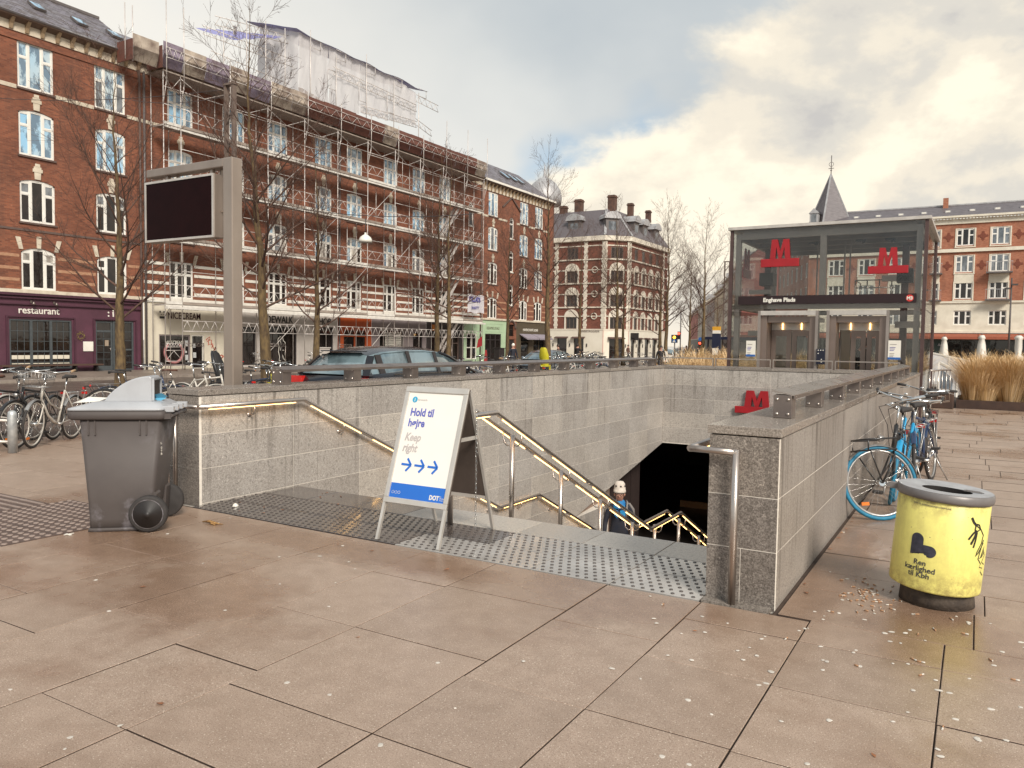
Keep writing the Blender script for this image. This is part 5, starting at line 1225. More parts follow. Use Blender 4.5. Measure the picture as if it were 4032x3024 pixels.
part('foot_frame', lattice(25.97, 26.96, XO, 1.1, .18, 6, .014).tube((XO, 25.95, .35), (XO, 26.98, .35), .018, 5).tube((XO, 25.95, .35), (XO, 26.45, .9), .014, 4).tube((XO, 26.98, .35), (XO, 26.45, .9), .014, 4).tube((XO, 25.95, .92), (XO, 26.98, .92), .018, 5), M_SCAF, sc)
# canopy deck above the shops
part('canopy_edge', MB().box(XO+.06, XO+.30, 25.9, 56.5, 3.10, 3.22), M_HWHITE, sc)
for y in YS[::2]: part('canopy_brace', MB().tube((XO, y, 2.7), (XO+.35, y, 3.12), .018, 5), M_STEELD, sc)
# high hoarding around the eaves
def hoard(y0, y1, kind, zt=16.72, zb=15.55, lean=.22):
    g = MB(); m = {'r': M_HRUST, 'p': M_HPALE, 'v': M_HVIO}[kind]
    g.add([(XH-.03, y0, zb+.5), (XH-.03, y1, zb+.5), (XH-.03, y1, zt), (XH-.03, y0, zt), (XH-.06, y0, zb+.5), (XH-.06, y1, zb+.5), (XH-.06, y1, zt), (XH-.06, y0, zt)], [(0, 1, 2, 3), (7, 6, 5, 4), (3, 2, 6, 7), (0, 3, 7, 4), (1, 5, 6, 2)])
    g.add([(XH-.03-lean, y0, zb-.12), (XH-.03-lean, y1, zb-.12), (XH-.03, y1, zb+.5), (XH-.03, y0, zb+.5)], [(0, 1, 2, 3), (3, 2, 1, 0)])
    part('hoarding_panel', g, m, sc)
seq = 'vpvvvvpppp' 
y = 23.95; rs2 = random.Random(9)
for (a, b, kk) in ((24.15, 25.55, 'p'),): hoard(a, b, kk, 16.55, 15.45)
part('hoarding_side', MB().box(XI, XH-.07, 24.10, 24.14, 15.3, 16.3).box(XI, XH-.07, 25.74, 25.78, 15.4, 16.5), M_HRUST, sc)
plan = [(25.8, 27.0, 'v'), (27.0, 28.4, 'p'), (28.4, 29.9, 'v'), (29.9, 31.3, 'p'), (31.3, 32.9, 'v'), (32.9, 34.6, 'p'), (34.6, 35.8, 'p')]
y = 35.8
while y < 56.3: plan.append((y, min(y+1.47, 56.4), 'r')); y += 1.47
for i, (a, b, kk) in enumerate(plan):
    if 41.7 < a < 42.6 or 43.1 < a < 44.6 or 54.6 < a < 55.5: kk = 'p'
    hoard(a+.01, b-.01, kk, 16.74+.04*rs2.uniform(-1, 1), 15.62)
for a, b in zip(YS, YS[1:]): part('rail_lattice', lattice(a, b, XH+.03, 15.95, .5, 3, .013), M_SCAF, sc)
for i, (a, b) in enumerate(zip(YS, YS[1:])):
    part('eaves_deck', MB().box(XI-.3, XH-.3, a+.01, b-.01, 15.33, 15.40), M_PLANK, sc)
    part('eaves_ledger', MB().tube((XO, a, 14.55), (XO, b, 14.55), .022, 5).tube((XO, a, 15.2), (XO, (a+b)/2, 14.55), .016, 4).tube((XO, b, 15.2), (XO, (a+b)/2, 14.55), .016, 4), M_SCAF, sc)
# stair tower near the far end
for k in range(4):
    z = DECKS[k]; part('ladder_stair', MB().beam((XO-.3, 50.8, z-2.9), (XO-.3, 53.3, z), .06, .22).beam((XO-.75, 50.8, z-2.9), (XO-.75, 53.3, z), .06, .22), M_SCAF, sc)
bn = root('banner', 'white cloth banner with blue lettering hung on the scaffolding', 'banner', (XO+.08, 55.2, 4.8))
g = MB(); n = 10
V = [(XO+.10+.03*math.sin(i*1.3)*(1-j/3), 54.0+2.5*i/n, 4.05+1.5*j/3+.05*math.sin(i)) for j in range(4) for i in range(n+1)]
g.add(V, [(j*(n+1)+i, j*(n+1)+i+1, (j+1)*(n+1)+i+1, (j+1)*(n+1)+i) for j in range(3) for i in range(n)]); part('cloth', g, mat('banner_cloth', (.62, .58, .60), .8), bn)
M_BLUEL = mat('blue_letter', (.05, .04, .30), .6)
text('STILLADS', .62, M_BLUEL, bn, (XO+.16, 54.15, 4.95), (0, 1, 0), (0, 0, 1), .006, bold=.01, xs=.66); text('36460777', .36, M_BLUEL, bn, (XO+.16, 54.5, 4.35), (0, 1, 0), (0, 0, 1), .004, xs=.8)
# temporary roof with translucent sheeting
M_TARP, _nt, _b = new_mat('white_sheeting'); _v = _pos(_nt)
_n1 = _noise(_nt, _pos(_nt, (1, 1, .35)), 1.6, 5, .6)
_nt.links.new(_mix(_nt, _n1, (.66, .63, .66), (.92, .89, .86)), _b.inputs['Base Color']); _b.inputs['Roughness'].default_value = .45
_tr = _nt.nodes.new('ShaderNodeBsdfTranslucent'); _tr.inputs[0].default_value = (.85, .82, .80, 1)
_tp = _nt.nodes.new('ShaderNodeBsdfTransparent'); _ms = _nt.nodes.new('ShaderNodeMixShader'); _ms.inputs[0].default_value = .40
_m2 = _nt.nodes.new('ShaderNodeMixShader'); _m2.inputs[0].default_value = .14
_nt.links.new(_b.outputs[0], _ms.inputs[1]); _nt.links.new(_tr.outputs[0], _ms.inputs[2]); _nt.links.new(_ms.outputs[0], _m2.inputs[1]); _nt.links.new(_tp.outputs[0], _m2.inputs[2])
_nt.links.new(_m2.outputs[0], _nt.nodes['Material Output'].inputs[0]); _bump(_nt, _b, _n1, .5, .12)
M_TROOF = mat('blue_violet_sheeting', (0.27, 0.26, 0.50), 0.5, c2=(0.20, 0.19, 0.38), scale=1.2)
tr = root('scaffold_roof', 'temporary sheeted roof of white tarpaulin on lattice trusses above the scaffolding', 'scaffold roof', (-37.0, 42, 16))
rt = random.Random(6)
def sheet(P00, P10, P11, P01, nu, nv, amp, seed):
    rr = random.Random(seed); ph = [rr.uniform(0, 6) for _ in range(6)]; P00, P10, P11, P01 = map(Vector, (P00, P10, P11, P01))
    nrm = (P10-P00).cross(P01-P00).normalized(); V = []
    for j in range(nv+1):
        for i in range(nu+1):
            u, v = i/nu, j/nv; p = P00.lerp(P10, u).lerp(P01.lerp(P11, u), v)
            d = amp*(math.sin(u*17+ph[0]+v*3)*.5+math.sin(v*9+ph[1]+u*5)*.35+math.sin(u*37+ph[2]-v*11)*.25+math.sin((u+v)*23+ph[3])*.2)
            V.append(p+nrm*d+Vector((0, 0, -.10*math.sin(u*math.pi*4)**2*(1-v))))
    g = MB(); g.add(V, [(j*(nu+1)+i, j*(nu+1)+i+1, (j+1)*(nu+1)+i+1, (j+1)*(nu+1)+i) for j in range(nv) for i in range(nu)], 0, True); return g
XT = -37.0
edges = [(35.7, 38.3), (38.3, 41.3), (41.3, 44.4), (44.4, 47.5)]
for i, (a, b) in enumerate(edges):
    zb0, zb1 = ((16.9, 16.6), (16.9, 17.1), (17.2, 17.4), (17.5, 17.8))[i]; zt = 20.62 if i < 3 else 20.2
    part('tarpaulin', sheet((XT, a, zb0), (XT, b, zb1), (XT, b, zt), (XT, a, 20.65), 18, 12, .07, i), M_TARP, tr)
part('tarpaulin', sheet((XT-3.4, 35.3, 17.6), (XT, 35.7, 16.7), (XT, 35.7, 20.65), (XT-3.4, 35.6, 21.6), 16, 12, .10, 9), M_TARP, tr)
part('tarpaulin', sheet((XT+.12, 35.9, 15.9), (XT+.10, 38.6, 15.6), (XT, 38.6, 17.0), (XT, 35.7, 17.3), 12, 6, .08, 12), mat('grey_sheeting', (.42, .37, .35), .6), tr)
part('roof_sheet', sheet((XT+.25, 35.3, 20.68), (XT+.25, 48.7, 20.55), (XT-4.5, 48.7, 22.0), (XT-4.5, 35.3, 22.1), 26, 4, .04, 3), M_TROOF, tr)
part('roof_sheet', sheet((XT-1.0, 31.4, 19.0), (XT-1.0, 35.3, 20.4), (XT-4.2, 35.3, 21.3), (XT-4.2, 31.4, 20.2), 12, 4, .05, 5), M_TROOF, tr)
def truss(p, q, h, n, r=.025):
    p, q = Vector(p), Vector(q); up = Vector((0, 0, h)); g = MB(); g.tube(p, q, r, 5); g.tube(p+up, q+up, r, 5); d = (q-p)/n
    for k in range(n): g.tube(p+d*k, p+d*(k+.5)+up, r*.7, 4); g.tube(p+d*(k+.5)+up, p+d*(k+1), r*.7, 4)
    return g
part('truss', truss((XT-.4, 29.0, 18.35), (XT-.4, 35.6, 18.55), .45, 9), M_SCAF, tr); part('truss', truss((XT-.9, 30.2, 19.35), (XT-.9, 35.7, 20.1), .5, 8), M_SCAF, tr)
part('truss', truss((XT-.2, 30.9, 18.95), (XT-3.0, 33.5, 20.3), .45, 6), M_SCAF, tr); part('truss', truss((XT-.5, 29.6, 17.2), (XT-.5, 35.4, 17.0), .45, 8), M_SCAF, tr)
part('truss', truss((XT+.1, 47.4, 19.55), (XT+.1, 50.2, 19.45), .5, 4), M_SCAF, tr); part('truss', truss((XT-.6, 47.5, 18.3), (XT-.6, 50.3, 17.7), .45, 4), M_SCAF, tr)
part('truss', truss((XT+.15, 38.6, 18.9), (XT+.15, 47.4, 18.75), .5, 12), M_SCAF, tr); part('truss', truss((XT+.15, 41.3, 17.2), (XT+.15, 47.4, 17.6), .45, 8), M_SCAF, tr)
for y, zt in ((29.9, 18.9), (31.5, 19.9), (32.9, 20.3), (34.4, 20.4), (36.5, 21.0), (38.8, 20.2), (41.75, 21.2), (44.7, 20.3), (47.6, 20.2)):
    part('roof_post', MB().tube((XT+.2, y, 15.4), (XT+.2, y, zt), .03, 6), M_SCAF, tr)
for y in (36.5, 38.8, 41.75, 44.7, 47.6): part('outrigger', MB().tube((XT+.2, y, 20.55), (XT+.2, y+1.0, 20.55), .022, 5).tube((XT+.2, y, 20.0), (XT+.2, y+.9, 20.0), .02, 5).tube((XT+.2, y+.9, 20.0), (XT+.2, y+.9, 20.55), .02, 5), M_SCAF, tr)
for y in (38.8, 41.75, 44.7): part('outrigger', MB().tube((XT+.2, y, 17.9), (XT+.2, y-.75, 17.9), .022, 5).tube((XT+.2, y-.75, 17.9), (XT+.2, y-.75, 19.1), .02, 5).tube((XT+.2, y, 19.1), (XT+.2, y-.75, 19.1), .022, 5), M_SCAF, tr)

# ---------------------------------------------------------------- bare winter trees
M_BARK = mat('olive_brown_bark', (0.165, 0.108, 0.045), 0.85, c2=(0.065, 0.040, 0.022), scale=14, bump=.9, bscale=34, stretch=(1, 1, .35))
M_TWIG = mat('red_brown_twigs', (0.115, 0.062, 0.042), 0.8, c2=(0.07, 0.037, 0.026), scale=3)
def make_tree(h, r0, seed, start=2.4, spread=1.0, nb=30, twn=1.0, lean=(0, 0)):
    """trunk with a central leader; ascending limbs that fork into side shoots and fine twigs"""
    rr = random.Random(seed); tr_ = MB(); cr = MB()
    pts = []; rad = []; n = 22
    wob = [(rr.uniform(-.04, .04), rr.uniform(-.04, .04)) for _ in range(n+1)]; x = y = 0
    for i in range(n+1):
        t = i/n; x += wob[i][0]*(.4+t)+lean[0]/n; y += wob[i][1]*(.4+t)+lean[1]/n
        pts.append(Vector((x, y, h*t))); rad.append(max(r0*(1-t)**1.35*(1+.35*math.exp(-t*28))+.004, .005))
    tr_.path(pts, 0, 9, radii=rad)
    def trunk_at(z):
        t = max(0, min(z/h, .999))*n; i = int(t); f = t-i; return pts[i].lerp(pts[i+1], f), rad[i]*(1-f)+rad[i+1]*f
    def shoot(p, d, L, r, lev):
        k = 7 if lev == 0 else (5 if lev == 1 else 3); q = p.copy(); P = [q.copy()]; R_ = [r]; dd = d.copy()
        bend = Vector((rr.uniform(-.5, .5), rr.uniform(-.5, .5), .25 if lev == 0 else rr.uniform(-.1, .4)))
        for i in range(k):
            dd = (dd+bend*(.13)+Vector((rr.uniform(-.11, .11), rr.uniform(-.11, .11), rr.uniform(-.06, .10)))).normalized()
            q = q+dd*(L/k); P.append(q.copy()); R_.append(max(r*(1-(i+1)/k)**.8, .0030))
        cr.path(P, 0, (5 if lev == 0 else 3), radii=R_, cap=False)
        if lev >= 2: return
        m = int((L*(5.2 if lev == 0 else 6.5)+1)*twn)
        for j in range(m):
            t = rr.uniform(.18, 1.0); i = min(int(t*k), k-1); f = t*k-i; b = P[i].lerp(P[i+1], f); ax = (P[i+1]-P[i]).normalized()
            side = ax.cross(Vector((rr.uniform(-1, 1), rr.uniform(-1, 1), rr.uniform(-1, 1)))).normalized()
            nd = (ax*rr.uniform(.5, 1.0)+side*rr.uniform(.45, .85)+Vector((0, 0, .12))).normalized()
            shoot(b, nd, L*rr.uniform(.22, .48)*(1.15-t*.5), max(R_[i]*rr.uniform(.35, .6), .0028), lev+1)
    z = start; k = 0; az = rr.uniform(0, 6)
    while z < h*.97:
        t = (z-start)/(h-start); p, r = trunk_at(z); az += 2.4+rr.uniform(-.5, .5)
        el = math.radians(30+32*t+rr.uniform(-9, 9)); d = Vector((math.cos(az)*math.cos(el), math.sin(az)*math.cos(el), math.sin(el)))
        L = spread*h*(.31*(1-t)**.75+.055)*rr.uniform(.75, 1.2)*(.75 if t < .06 else 1)
        shoot(p, d, L, min(r*.40, .007+L*.0095), 0)
        z += (h-start)/nb*rr.uniform(.6, 1.4); k += 1
    return tr_, cr
def tree_thing(label, loc, h, r0, seed, **k):
    t = root('bare_tree', label, 'tree', loc, group=None); a, b = make_tree(h, r0, seed, **k)
    part('trunk', a, M_BARK, t, local=True); part('crown', b, M_TWIG, t, local=True); return t
t1 = tree_thing('bare tree with a thick mossy trunk in front of the restaurant', (-20.27, 12.96, Z0), 9.6, .155, 1, start=2.3, spread=1.15, nb=30, lean=(-.3, .3))
t2 = tree_thing('tall bare tree right beside the grey information screen post', (-15.9, 14.3, Z0), 10.4, .165, 2, start=2.6, spread=1.0, nb=34, lean=(-.45, -.35))
t3 = tree_thing('bare tree standing behind the dark car, left of the orange shop', (-21.5, 21.6, Z0), 9.4, .15, 33, start=2.2, spread=1.1, nb=28)
t4 = tree_thing('left trunk of the twin bare trees in front of the scaffolding', (-21.6, 29.5, Z0), 10.6, .15, 4, start=3.0, spread=1.0, nb=30)
t5 = tree_thing('right and slimmer of the twin bare trees in front of the scaffolding', (-19.8, 27.8, Z0), 9.9, .13, 5, start=2.8, spread=1.0, nb=28)
t6 = tree_thing('bare tree in front of the arched door beside the mint shop', (-24.2, 40.1, Z0), 9.8, .14, 6, start=3.0, spread=1.1, nb=26)
t7 = tree_thing('tallest bare tree, standing at the gap beside the olive cafe', (-20.3, 38.0, Z0), 12.7, .19, 7, start=3.6, spread=.75, nb=38)
more = [(1250, (-24.9, 51.5), 9.0, t6, 1.1, 'slender bare tree in front of the white shopfront of the corner building'), (1330, (-21.9, 51.2), 12, t4, 1.12, 'bare forked tree in front of the chamfered corner of the corner building'),
        (1345, (-25.7, 61.5), 11, t5, 1.1, 'thin bare tree just behind the forked one at the corner building'), (1425, (-21.0, 57.6), 12, t3, 1.15, 'bare tree at the right edge of the corner building'),
        (1440, (-19.0, 53.3), 12, t5, 1.22, 'bare tree against the sky just right of the corner building'), (1487, (-24.2, 74.5), 9, t3, 1.12, 'small distant bare tree in the side street opening'),
        (1518, (-18.0, 58.5), 11, t6, 1.22, 'bare tree nearest to the glass lift house against the sky'), (1460, (-26, 90), 9, t5, 1.0, 'faint far bare tree beyond the crossing')]
for px, (x, y), hh, src, s, lab in more:
    c = copy_thing(src, (x, y, Z0), rr.uniform(0, 6), lab, sc=s)
c = copy_thing(t5, (6.5, -7.5, 0), 1.0, 'bare tree behind the viewer on the plaza', sc=1.0)
for i, (x, y) in enumerate(((-24.0, 3.5),)):
    c = copy_thing(t3, (x, y, Z0), 2.0, 'bare tree cut off by the left edge, its branches reach in front of the restaurant', sc=1.0)
# ---------------------------------------------------------------- glass lift house
LY, LYB, LXA, LXB, LZT = 18.22, 22.2, -4.97, -0.99, 4.30
M_LFR = mat('lift_frame_steel', (0.34, 0.295, 0.265), 0.4, 0.5, c2=(0.28, 0.24, 0.215), scale=2)
M_LDK = mat('lift_dark_edge', (0.10, 0.06, 0.055), 0.45, 0.3); M_LTRIM = mat('lift_pale_trim', (0.62, 0.57, 0.52), 0.4, 0.4)
M_DOOR = mat('brown_steel_door', (0.26, 0.20, 0.17), 0.35, 0.6, c2=(0.22, 0.17, 0.145), scale=2)
lf = root('lift_house', 'two storey high glass lift house with red M signs and a black name band', 'lift house', (-3, 20, 0))
part('roof', MB().box(LXA-.08, LXB+.08, LY-.08, LYB+.08, LZT-.05, LZT+.015), M_LTRIM, lf)
part('roof_soffit', MB().box(LXA+.2, LXB-.2, LY+.2, LYB-.2, LZT-.12, LZT-.052), M_LFR, lf)
for (x, y) in ((LXA, LY), (LXB, LY), (LXA, LYB), (LXB, LYB)):
    part('corner_post', MB().box(x-.035, x+.035, y-.035, y+.035, 0, LZT-.06), M_LDK, lf)
    sx_ = 1 if x == LXA else -1; sy_ = 1 if y == LY else -1
    part('inner_post', MB().box(x+sx_*.13-.055, x+sx_*.13+.055, y+sy_*.13-.055, y+sy_*.13+.055, 0, LZT-.13), M_LFR, lf)
for y in (LY+.13, LYB-.13):
    part('top_beam', MB().box(LXA+.07, LXB-.07, y-.04, y+.04, LZT-.26, LZT-.13), M_LFR, lf); part('mid_beam', MB().box(LXA+.07, LXB-.07, y-.05, y+.05, 2.44, 2.56), M_LFR, lf)
for x in (LXA+.13, LXB-.13):
    part('top_beam', MB().box(x-.04, x+.04, LY+.19, LYB-.19, LZT-.26, LZT-.13), M_LFR, lf); part('mid_beam', MB().box(x-.05, x+.05, LY+.19, LYB-.19, 2.44, 2.56), M_LFR, lf)
part('centre_post', MB().box(-3.06, -2.93, LY+.08, LY+.19, 2.56, LZT-.26), M_LFR, lf)
for i in range(3): part('ceiling_beam', MB().box(LXA+.1, LXB-.1, LY+1+i*.95, LY+1.06+i*.95, LZT-.25, LZT-.13), M_LFR, lf)
for (a, b, c, d) in ((LXA+.035, LXB-.035, 2.44, LZT-.06),): part('upper_glass', MB().box(a, b, LY-.012, LY, c, d), M_GLASS, lf)
part('upper_glass', MB().box(LXA, LXA+.012, LY+.04, LYB-.04, 2.44, LZT-.06), M_GLASS, lf); part('upper_glass', MB().box(LXB-.012, LXB, LY+.04, LYB-.04, 2.44, LZT-.06), M_GLASS, lf)
part('upper_glass', MB().box(LXA+.04, LXB-.04, LYB, LYB+.012, 2.44, LZT-.06), M_GLASS, lf)
part('side_glass', MB().box(LXA, LXA+.012, LY+.04, LYB-.04, .05, 2.42), M_GLASS, lf); part('side_glass', MB().box(LXB-.012, LXB, LY+.04, LYB-.04, .05, 2.42), M_GLASS, lf)
part('rear_glass', MB().box(LXA+.04, LXB-.04, LYB, LYB+.012, .05, 2.42), M_GLASS, lf)
for (a, b) in ((LXA+.035, -4.30), (-3.06, -2.83), (-1.65, LXB-.035)): part('lower_glass', MB().box(a, b, LY-.012, LY, .05, 2.38), M_GLASS, lf)
part('floor', MB().box(LXA, LXB, LY, LYB, -.01, .04), M_CONC, lf)
for x in (-4.30, -3.06, -2.83, -1.65): part('door_post', MB().box(x-.03, x+.03, LY-.02, LY+.12, 0, 2.40), M_LFR, lf)
for a, b in ((-4.27, -3.09), (-2.80, -1.68)):
    part('lintel', MB().box(a, b, LY-.02, LY+.05, 2.30, 2.40), M_LTRIM, lf)
    part('portal', MB().box(a, a+.13, LY+.05, LY+.55, 0, 2.28).box(b-.13, b, LY+.05, LY+.55, 0, 2.28).box(a+.13, b-.13, LY+.1, LY+.6, 2.14, 2.28), M_DOOR, lf)
    part('header_panel', MB().box(a+.14, b-.14, LY+.50, LY+.56, 1.98, 2.135), M_LTRIM, lf)
    for q in (.33, .68): part('door_lamp', MB().box(a+(b-a)*q-.012, a+(b-a)*q+.012, LY+.47, LY+.495, 1.99, 2.13), M_LED, lf)
def door_leaf(a, b, y):
    o = part('door', MB().box(a, a+.10, y, y+.05, .04, 1.975).box(b-.10, b, y, y+.05, .04, 1.975).box(a+.10, b-.10, y, y+.05, 1.84, 1.975).box(a+.10, b-.10, y, y+.05, .04, .20), M_DOOR, lf)
    part('pane', MB().box(a+.10, b-.10, y+.02, y+.03, .20, 1.84), M_GLASS, o); return o
door_leaf(-4.13, -3.69, LY+.5); door_leaf(-3.67, -3.23, LY+.5); door_leaf(-2.42, -2.12, LY+.5); door_leaf(-2.10, -1.82, LY+.52)
for a, b in ((-4.10, -3.25), (-2.65, -1.8)):   # lift cars behind the doors
    g = MB(); g.box(a, b, LY+2.2, LY+2.24, 0.04, .9).box(a-.03, a, LY+.7, LY+2.2, .04, 2.2); part('lift_car', g, M_LFR, lf); part('lift_car_roof', MB().box(a, b, LY+.7, LY+2.2, 2.2, 2.3), M_LFR, lf)
    part('lift_car_glass', MB().box(a, b, LY+2.2, LY+2.21, .95, 2.15), M_GLASS, lf)
rr = random.Random(31)
for x in (-4.42, -1.45): part('guide_mast', MB().box(x-.07, x+.07, LY+1.2, LY+1.34, 0, 3.9), M_LDK, lf); part('motor_box', MB().box(x-.15, x+.17, LY+1.0, LY+1.4, 3.05, 3.35), M_DARK, lf)
for x, z, w, h in ((-4.55, 2.85, .5, .10), (-1.62, 3.08, .55, .13), (-1.35, 2.05, .5, .14), (-4.6, 1.85, .4, .12)): part('bracket_arm', MB().box(x-w/2, x+w/2, LY+1.0, LY+1.12, z, z+h), M_LFR, lf)
for x in (-3.35, -2.63, -2.75): part('guide_rail', MB().box(x-.015, x+.015, LY+1.5, LY+1.54, 2.5, 4.1), M_LFR, lf)
g = MB()
for x in (-2.45, -2.2, -1.95, -1.7): g.tube((x, LY+1.1, 2.62), (x, LY+1.1, 3.12), .014, 5)
for z in (2.66, 2.95, 3.12): g.tube((-2.45, LY+1.1, z), (-1.6, LY+1.1, z), .014, 5)
g.tube((-2.45, LY+1.1, 3.12), (-2.45, LY+2.0, 3.12), .014, 5).tube((-2.45, LY+2, 2.62), (-2.45, LY+2, 3.12), .014, 5).tube((-2.45, LY+1.1, 2.7), (-2.45, LY+2, 2.7), .014, 5); part('roof_railing', g, M_STEEL, lf)
for x in (-4.05, -3.35, -2.35, -1.75):
    o = part('spotlight', MB().box(x-.10, x+.10, LY+.9, LY+1.0, LZT-.33, LZT-.28).lathe([(.035, 0), (.035, .05)], (x+.07, LY+.85, LZT-.38), 8), M_DARK, lf)
for (mx0, mx1, ba, bb, z0, zt) in ((-4.10, -3.66, -4.30, -3.47, 3.38, 3.99), (-1.88, -1.50, -2.07, -1.30, 3.16, 3.70)):
    ms = bpy.data.objects.new('metro_sign_panel', None); ms.parent = lf; COL.objects.link(ms); metro_m(ms, mx0, mx1, z0, zt, LY-.02, .03, M_RED, ba, bb)
g = MB(); x = LXA+.05; part('side_sign_panel', g.box(x, x+.02, LY+.75, LY+1.55, 3.25, 3.45).prism([(LY+.9, 3.46), (LY+.95, 3.95), (LY+1.05, 3.95), (LY+1.15, 3.65), (LY+1.25, 3.95), (LY+1.35, 3.95), (LY+1.4, 3.46), (LY+1.28, 3.46), (LY+1.25, 3.75), (LY+1.15, 3.46), (LY+1.05, 3.75), (LY+1.02, 3.46)], 'x', x, x+.02), M_RED, lf)
nb = part('name_band', MB().box(-4.78, -1.13, LY-.05, LY-.02, 2.545, 2.735), mat('band_black', (0.02, 0.006, 0.007), .35), lf)
text('Enghave Plads', .125, M_WHITE, nb, (-4.22, LY-.052, 2.60), (1, 0, 0), (0, 0, 1), .001, bold=.005)
part('line_disc', MB().lathe([(0, -.004), (.072, -.004), (.072, 0)], (-1.25, LY-.051, 2.64), 20, axis='y', sm=False), mat('line_red', (.60, .04, .03), .5), nb); text('M3', .088, M_WHITE, nb, (-1.307, LY-.057, 2.61), (1, 0, 0), (0, 0, 1), .001, bold=.004)
def notice(x0, x1, z0, z1, label):
    o = root('notice', label, 'notice', ((x0+x1)/2, LY-.03, z0)); part('sheet', MB().box(x0, x1, LY-.035, LY-.02, z0, z1), M_WHITE, o)
    part('blue_strip', MB().box(x0, x1, LY-.038, LY-.0355, z0, z0+.045), mat('notice_blue_%d' % int(-x0*10), (.02, .12, .42), .5), o)
    text('Metro service', .034, M_BLUEL, o, (x0+.03, LY-.0375, z1-.09), (1, 0, 0), (0, 0, 1), .0005) if False else None
    g = MB()
    for k, (w, mm) in enumerate(((.72, 1), (.0, 0), (.62, 0), (.55, 0), (.45, 0), (0, 0), (.5, 1), (.45, 1), (.4, 1), (.42, 1))):
        if w: g.box(x0+.03, x0+.03+(x1-x0-.06)*w, LY-.037, LY-.0355, z1-.09-.032*k, z1-.078-.032*k, mm)
    part('print_lines', g, [M_BLUEL, M_LFR], o, kind='stuff'); return o
notice(-4.57, -4.36, 1.36, 1.72, 'white notice with a blue foot on the left pane of the lift house')
notice(-1.62, -1.38, 1.36, 1.76, 'white notice with a blue foot on the right pane of the lift house')
bp = root('button_panel', 'dark blue call panel with small round lamps between the two lift doors', 'panel', (-2.95, LY-.04, 1.2))
part('plate', MB().box(-3.04, -2.86, LY-.06, LY-.02, 1.22, 1.56), mat('panel_navy', (.012, .014, .03), .35), bp, bevel=.004)
for k, (x, z) in enumerate(((-3.0, 1.53), (-2.95, 1.53), (-2.90, 1.53), (-3.0, 1.46), (-2.93, 1.33), (-2.93, 1.27))): part('button', MB().lathe([(0, -.004), (.012, -.004), (.012, 0)], (x, LY-.061, z), 10, axis='y', sm=False), M_WHITE, bp)
# ---------------------------------------------------------------- planters with tall dry grass
M_CORT = mat('corten_edge', (0.075, 0.040, 0.027), 0.7, c2=(0.05, 0.027, 0.02), scale=4, bump=.2); M_SOIL = mat('soil', (.06, .038, .025), .95)
M_STRAW = mat('straw_grass', (0.66, 0.44, 0.20), 0.9, c2=(0.46, 0.26, 0.10), scale=2.2); M_STRAW2 = mat('pale_straw', (0.80, 0.60, 0.36), 0.9, c2=(0.62, 0.42, 0.22), scale=3)
def planter(label, x0, x1, y0, y1, h, n, seed, gh=1.1, z=0.0):
    r = root('planter', label, 'planter', ((x0+x1)/2, (y0+y1)/2, z)); t = .05
    for (a, b, c, d) in ((x0, x1, y0, y0+t), (x0, x1, y1-t, y1), (x0, x0+t, y0+t, y1-t), (x1-t, x1, y0+t, y1-t)): part('side', MB().box(a, b, c, d, z-.05, z+h), M_CORT, r)
    part('soil', MB().box(x0+t, x1-t, y0+t, y1-t, z-.04, z+h-.05), M_SOIL, r)
    rr = random.Random(seed); g = MB(); nc = max(4, int((x1-x0)*(y1-y0)*5.5))
    cl = [(rr.uniform(x0+.25, x1-.25), rr.uniform(y0+.25, y1-.25), rr.uniform(.6, 1.12)) for _ in range(nc)]
    for k in range(n):
        cx_, cy_, s = cl[rr.randrange(nc)]; a = rr.uniform(0, 6.28); q = rr.random()**.6; R0 = .26*q; x, y = cx_+R0*math.cos(a), cy_+R0*math.sin(a)
        H = gh*s*rr.uniform(.55, 1.1); out = (q*.5+rr.uniform(0, .36))*H; dx, dy = math.cos(a)*out, math.sin(a)*out; w = rr.uniform(.0016, .0034)*(1.7 if z+y0 > 30 else 1.0); px_, py_ = -math.sin(a)*w, math.cos(a)*w
        z0_ = z+h-.05; m1 = (x+dx*.35, y+dy*.35, z0_+H*.62); m2 = (x+dx*1.0, y+dy*1.0, z0_+H*rr.uniform(.82, 1.0)); wt = 1.7 if rr.random() < .3 else .5
        g.add([(x-px_, y-py_, z0_), (x+px_, y+py_, z0_), (m1[0]+px_, m1[1]+py_, m1[2]), (m1[0]-px_, m1[1]-py_, m1[2]), (m2[0]+px_*wt, m2[1]+py_*wt, m2[2]), (m2[0]-px_*wt, m2[1]-py_*wt, m2[2])], [(0, 1, 2, 3), (3, 2, 4, 5)], 1 if wt > 1 or rr.random() < .25 else 0)
    part('grass', g, [M_STRAW, M_STRAW2], r, kind='stuff'); return r
planter('wide planter full of tall straw coloured grass at the right edge of the plaza', -.45, 5.0, 24.5, 27.2, .22, 52000, 1, 1.22)
planter('second grass planter behind the wide one, in front of the cafe', -.4, 6.0, 33.5, 36.0, .22, 18000, 2, 1.25)
planter('grass planter left of the lift house by the tree trunks', -9.6, -5.4, 25.5, 29.0, .22, 13000, 3, .95)
planter('far grass planter beside the bus stop shelter', -12.5, -6.5, 34.0, 39.0, .22, 9000, 4, 1.25)
planter('grass planter directly behind the lift house glass doors', -4.8, -1.4, 25.5, 28.5, .22, 9000, 5, 1.2)
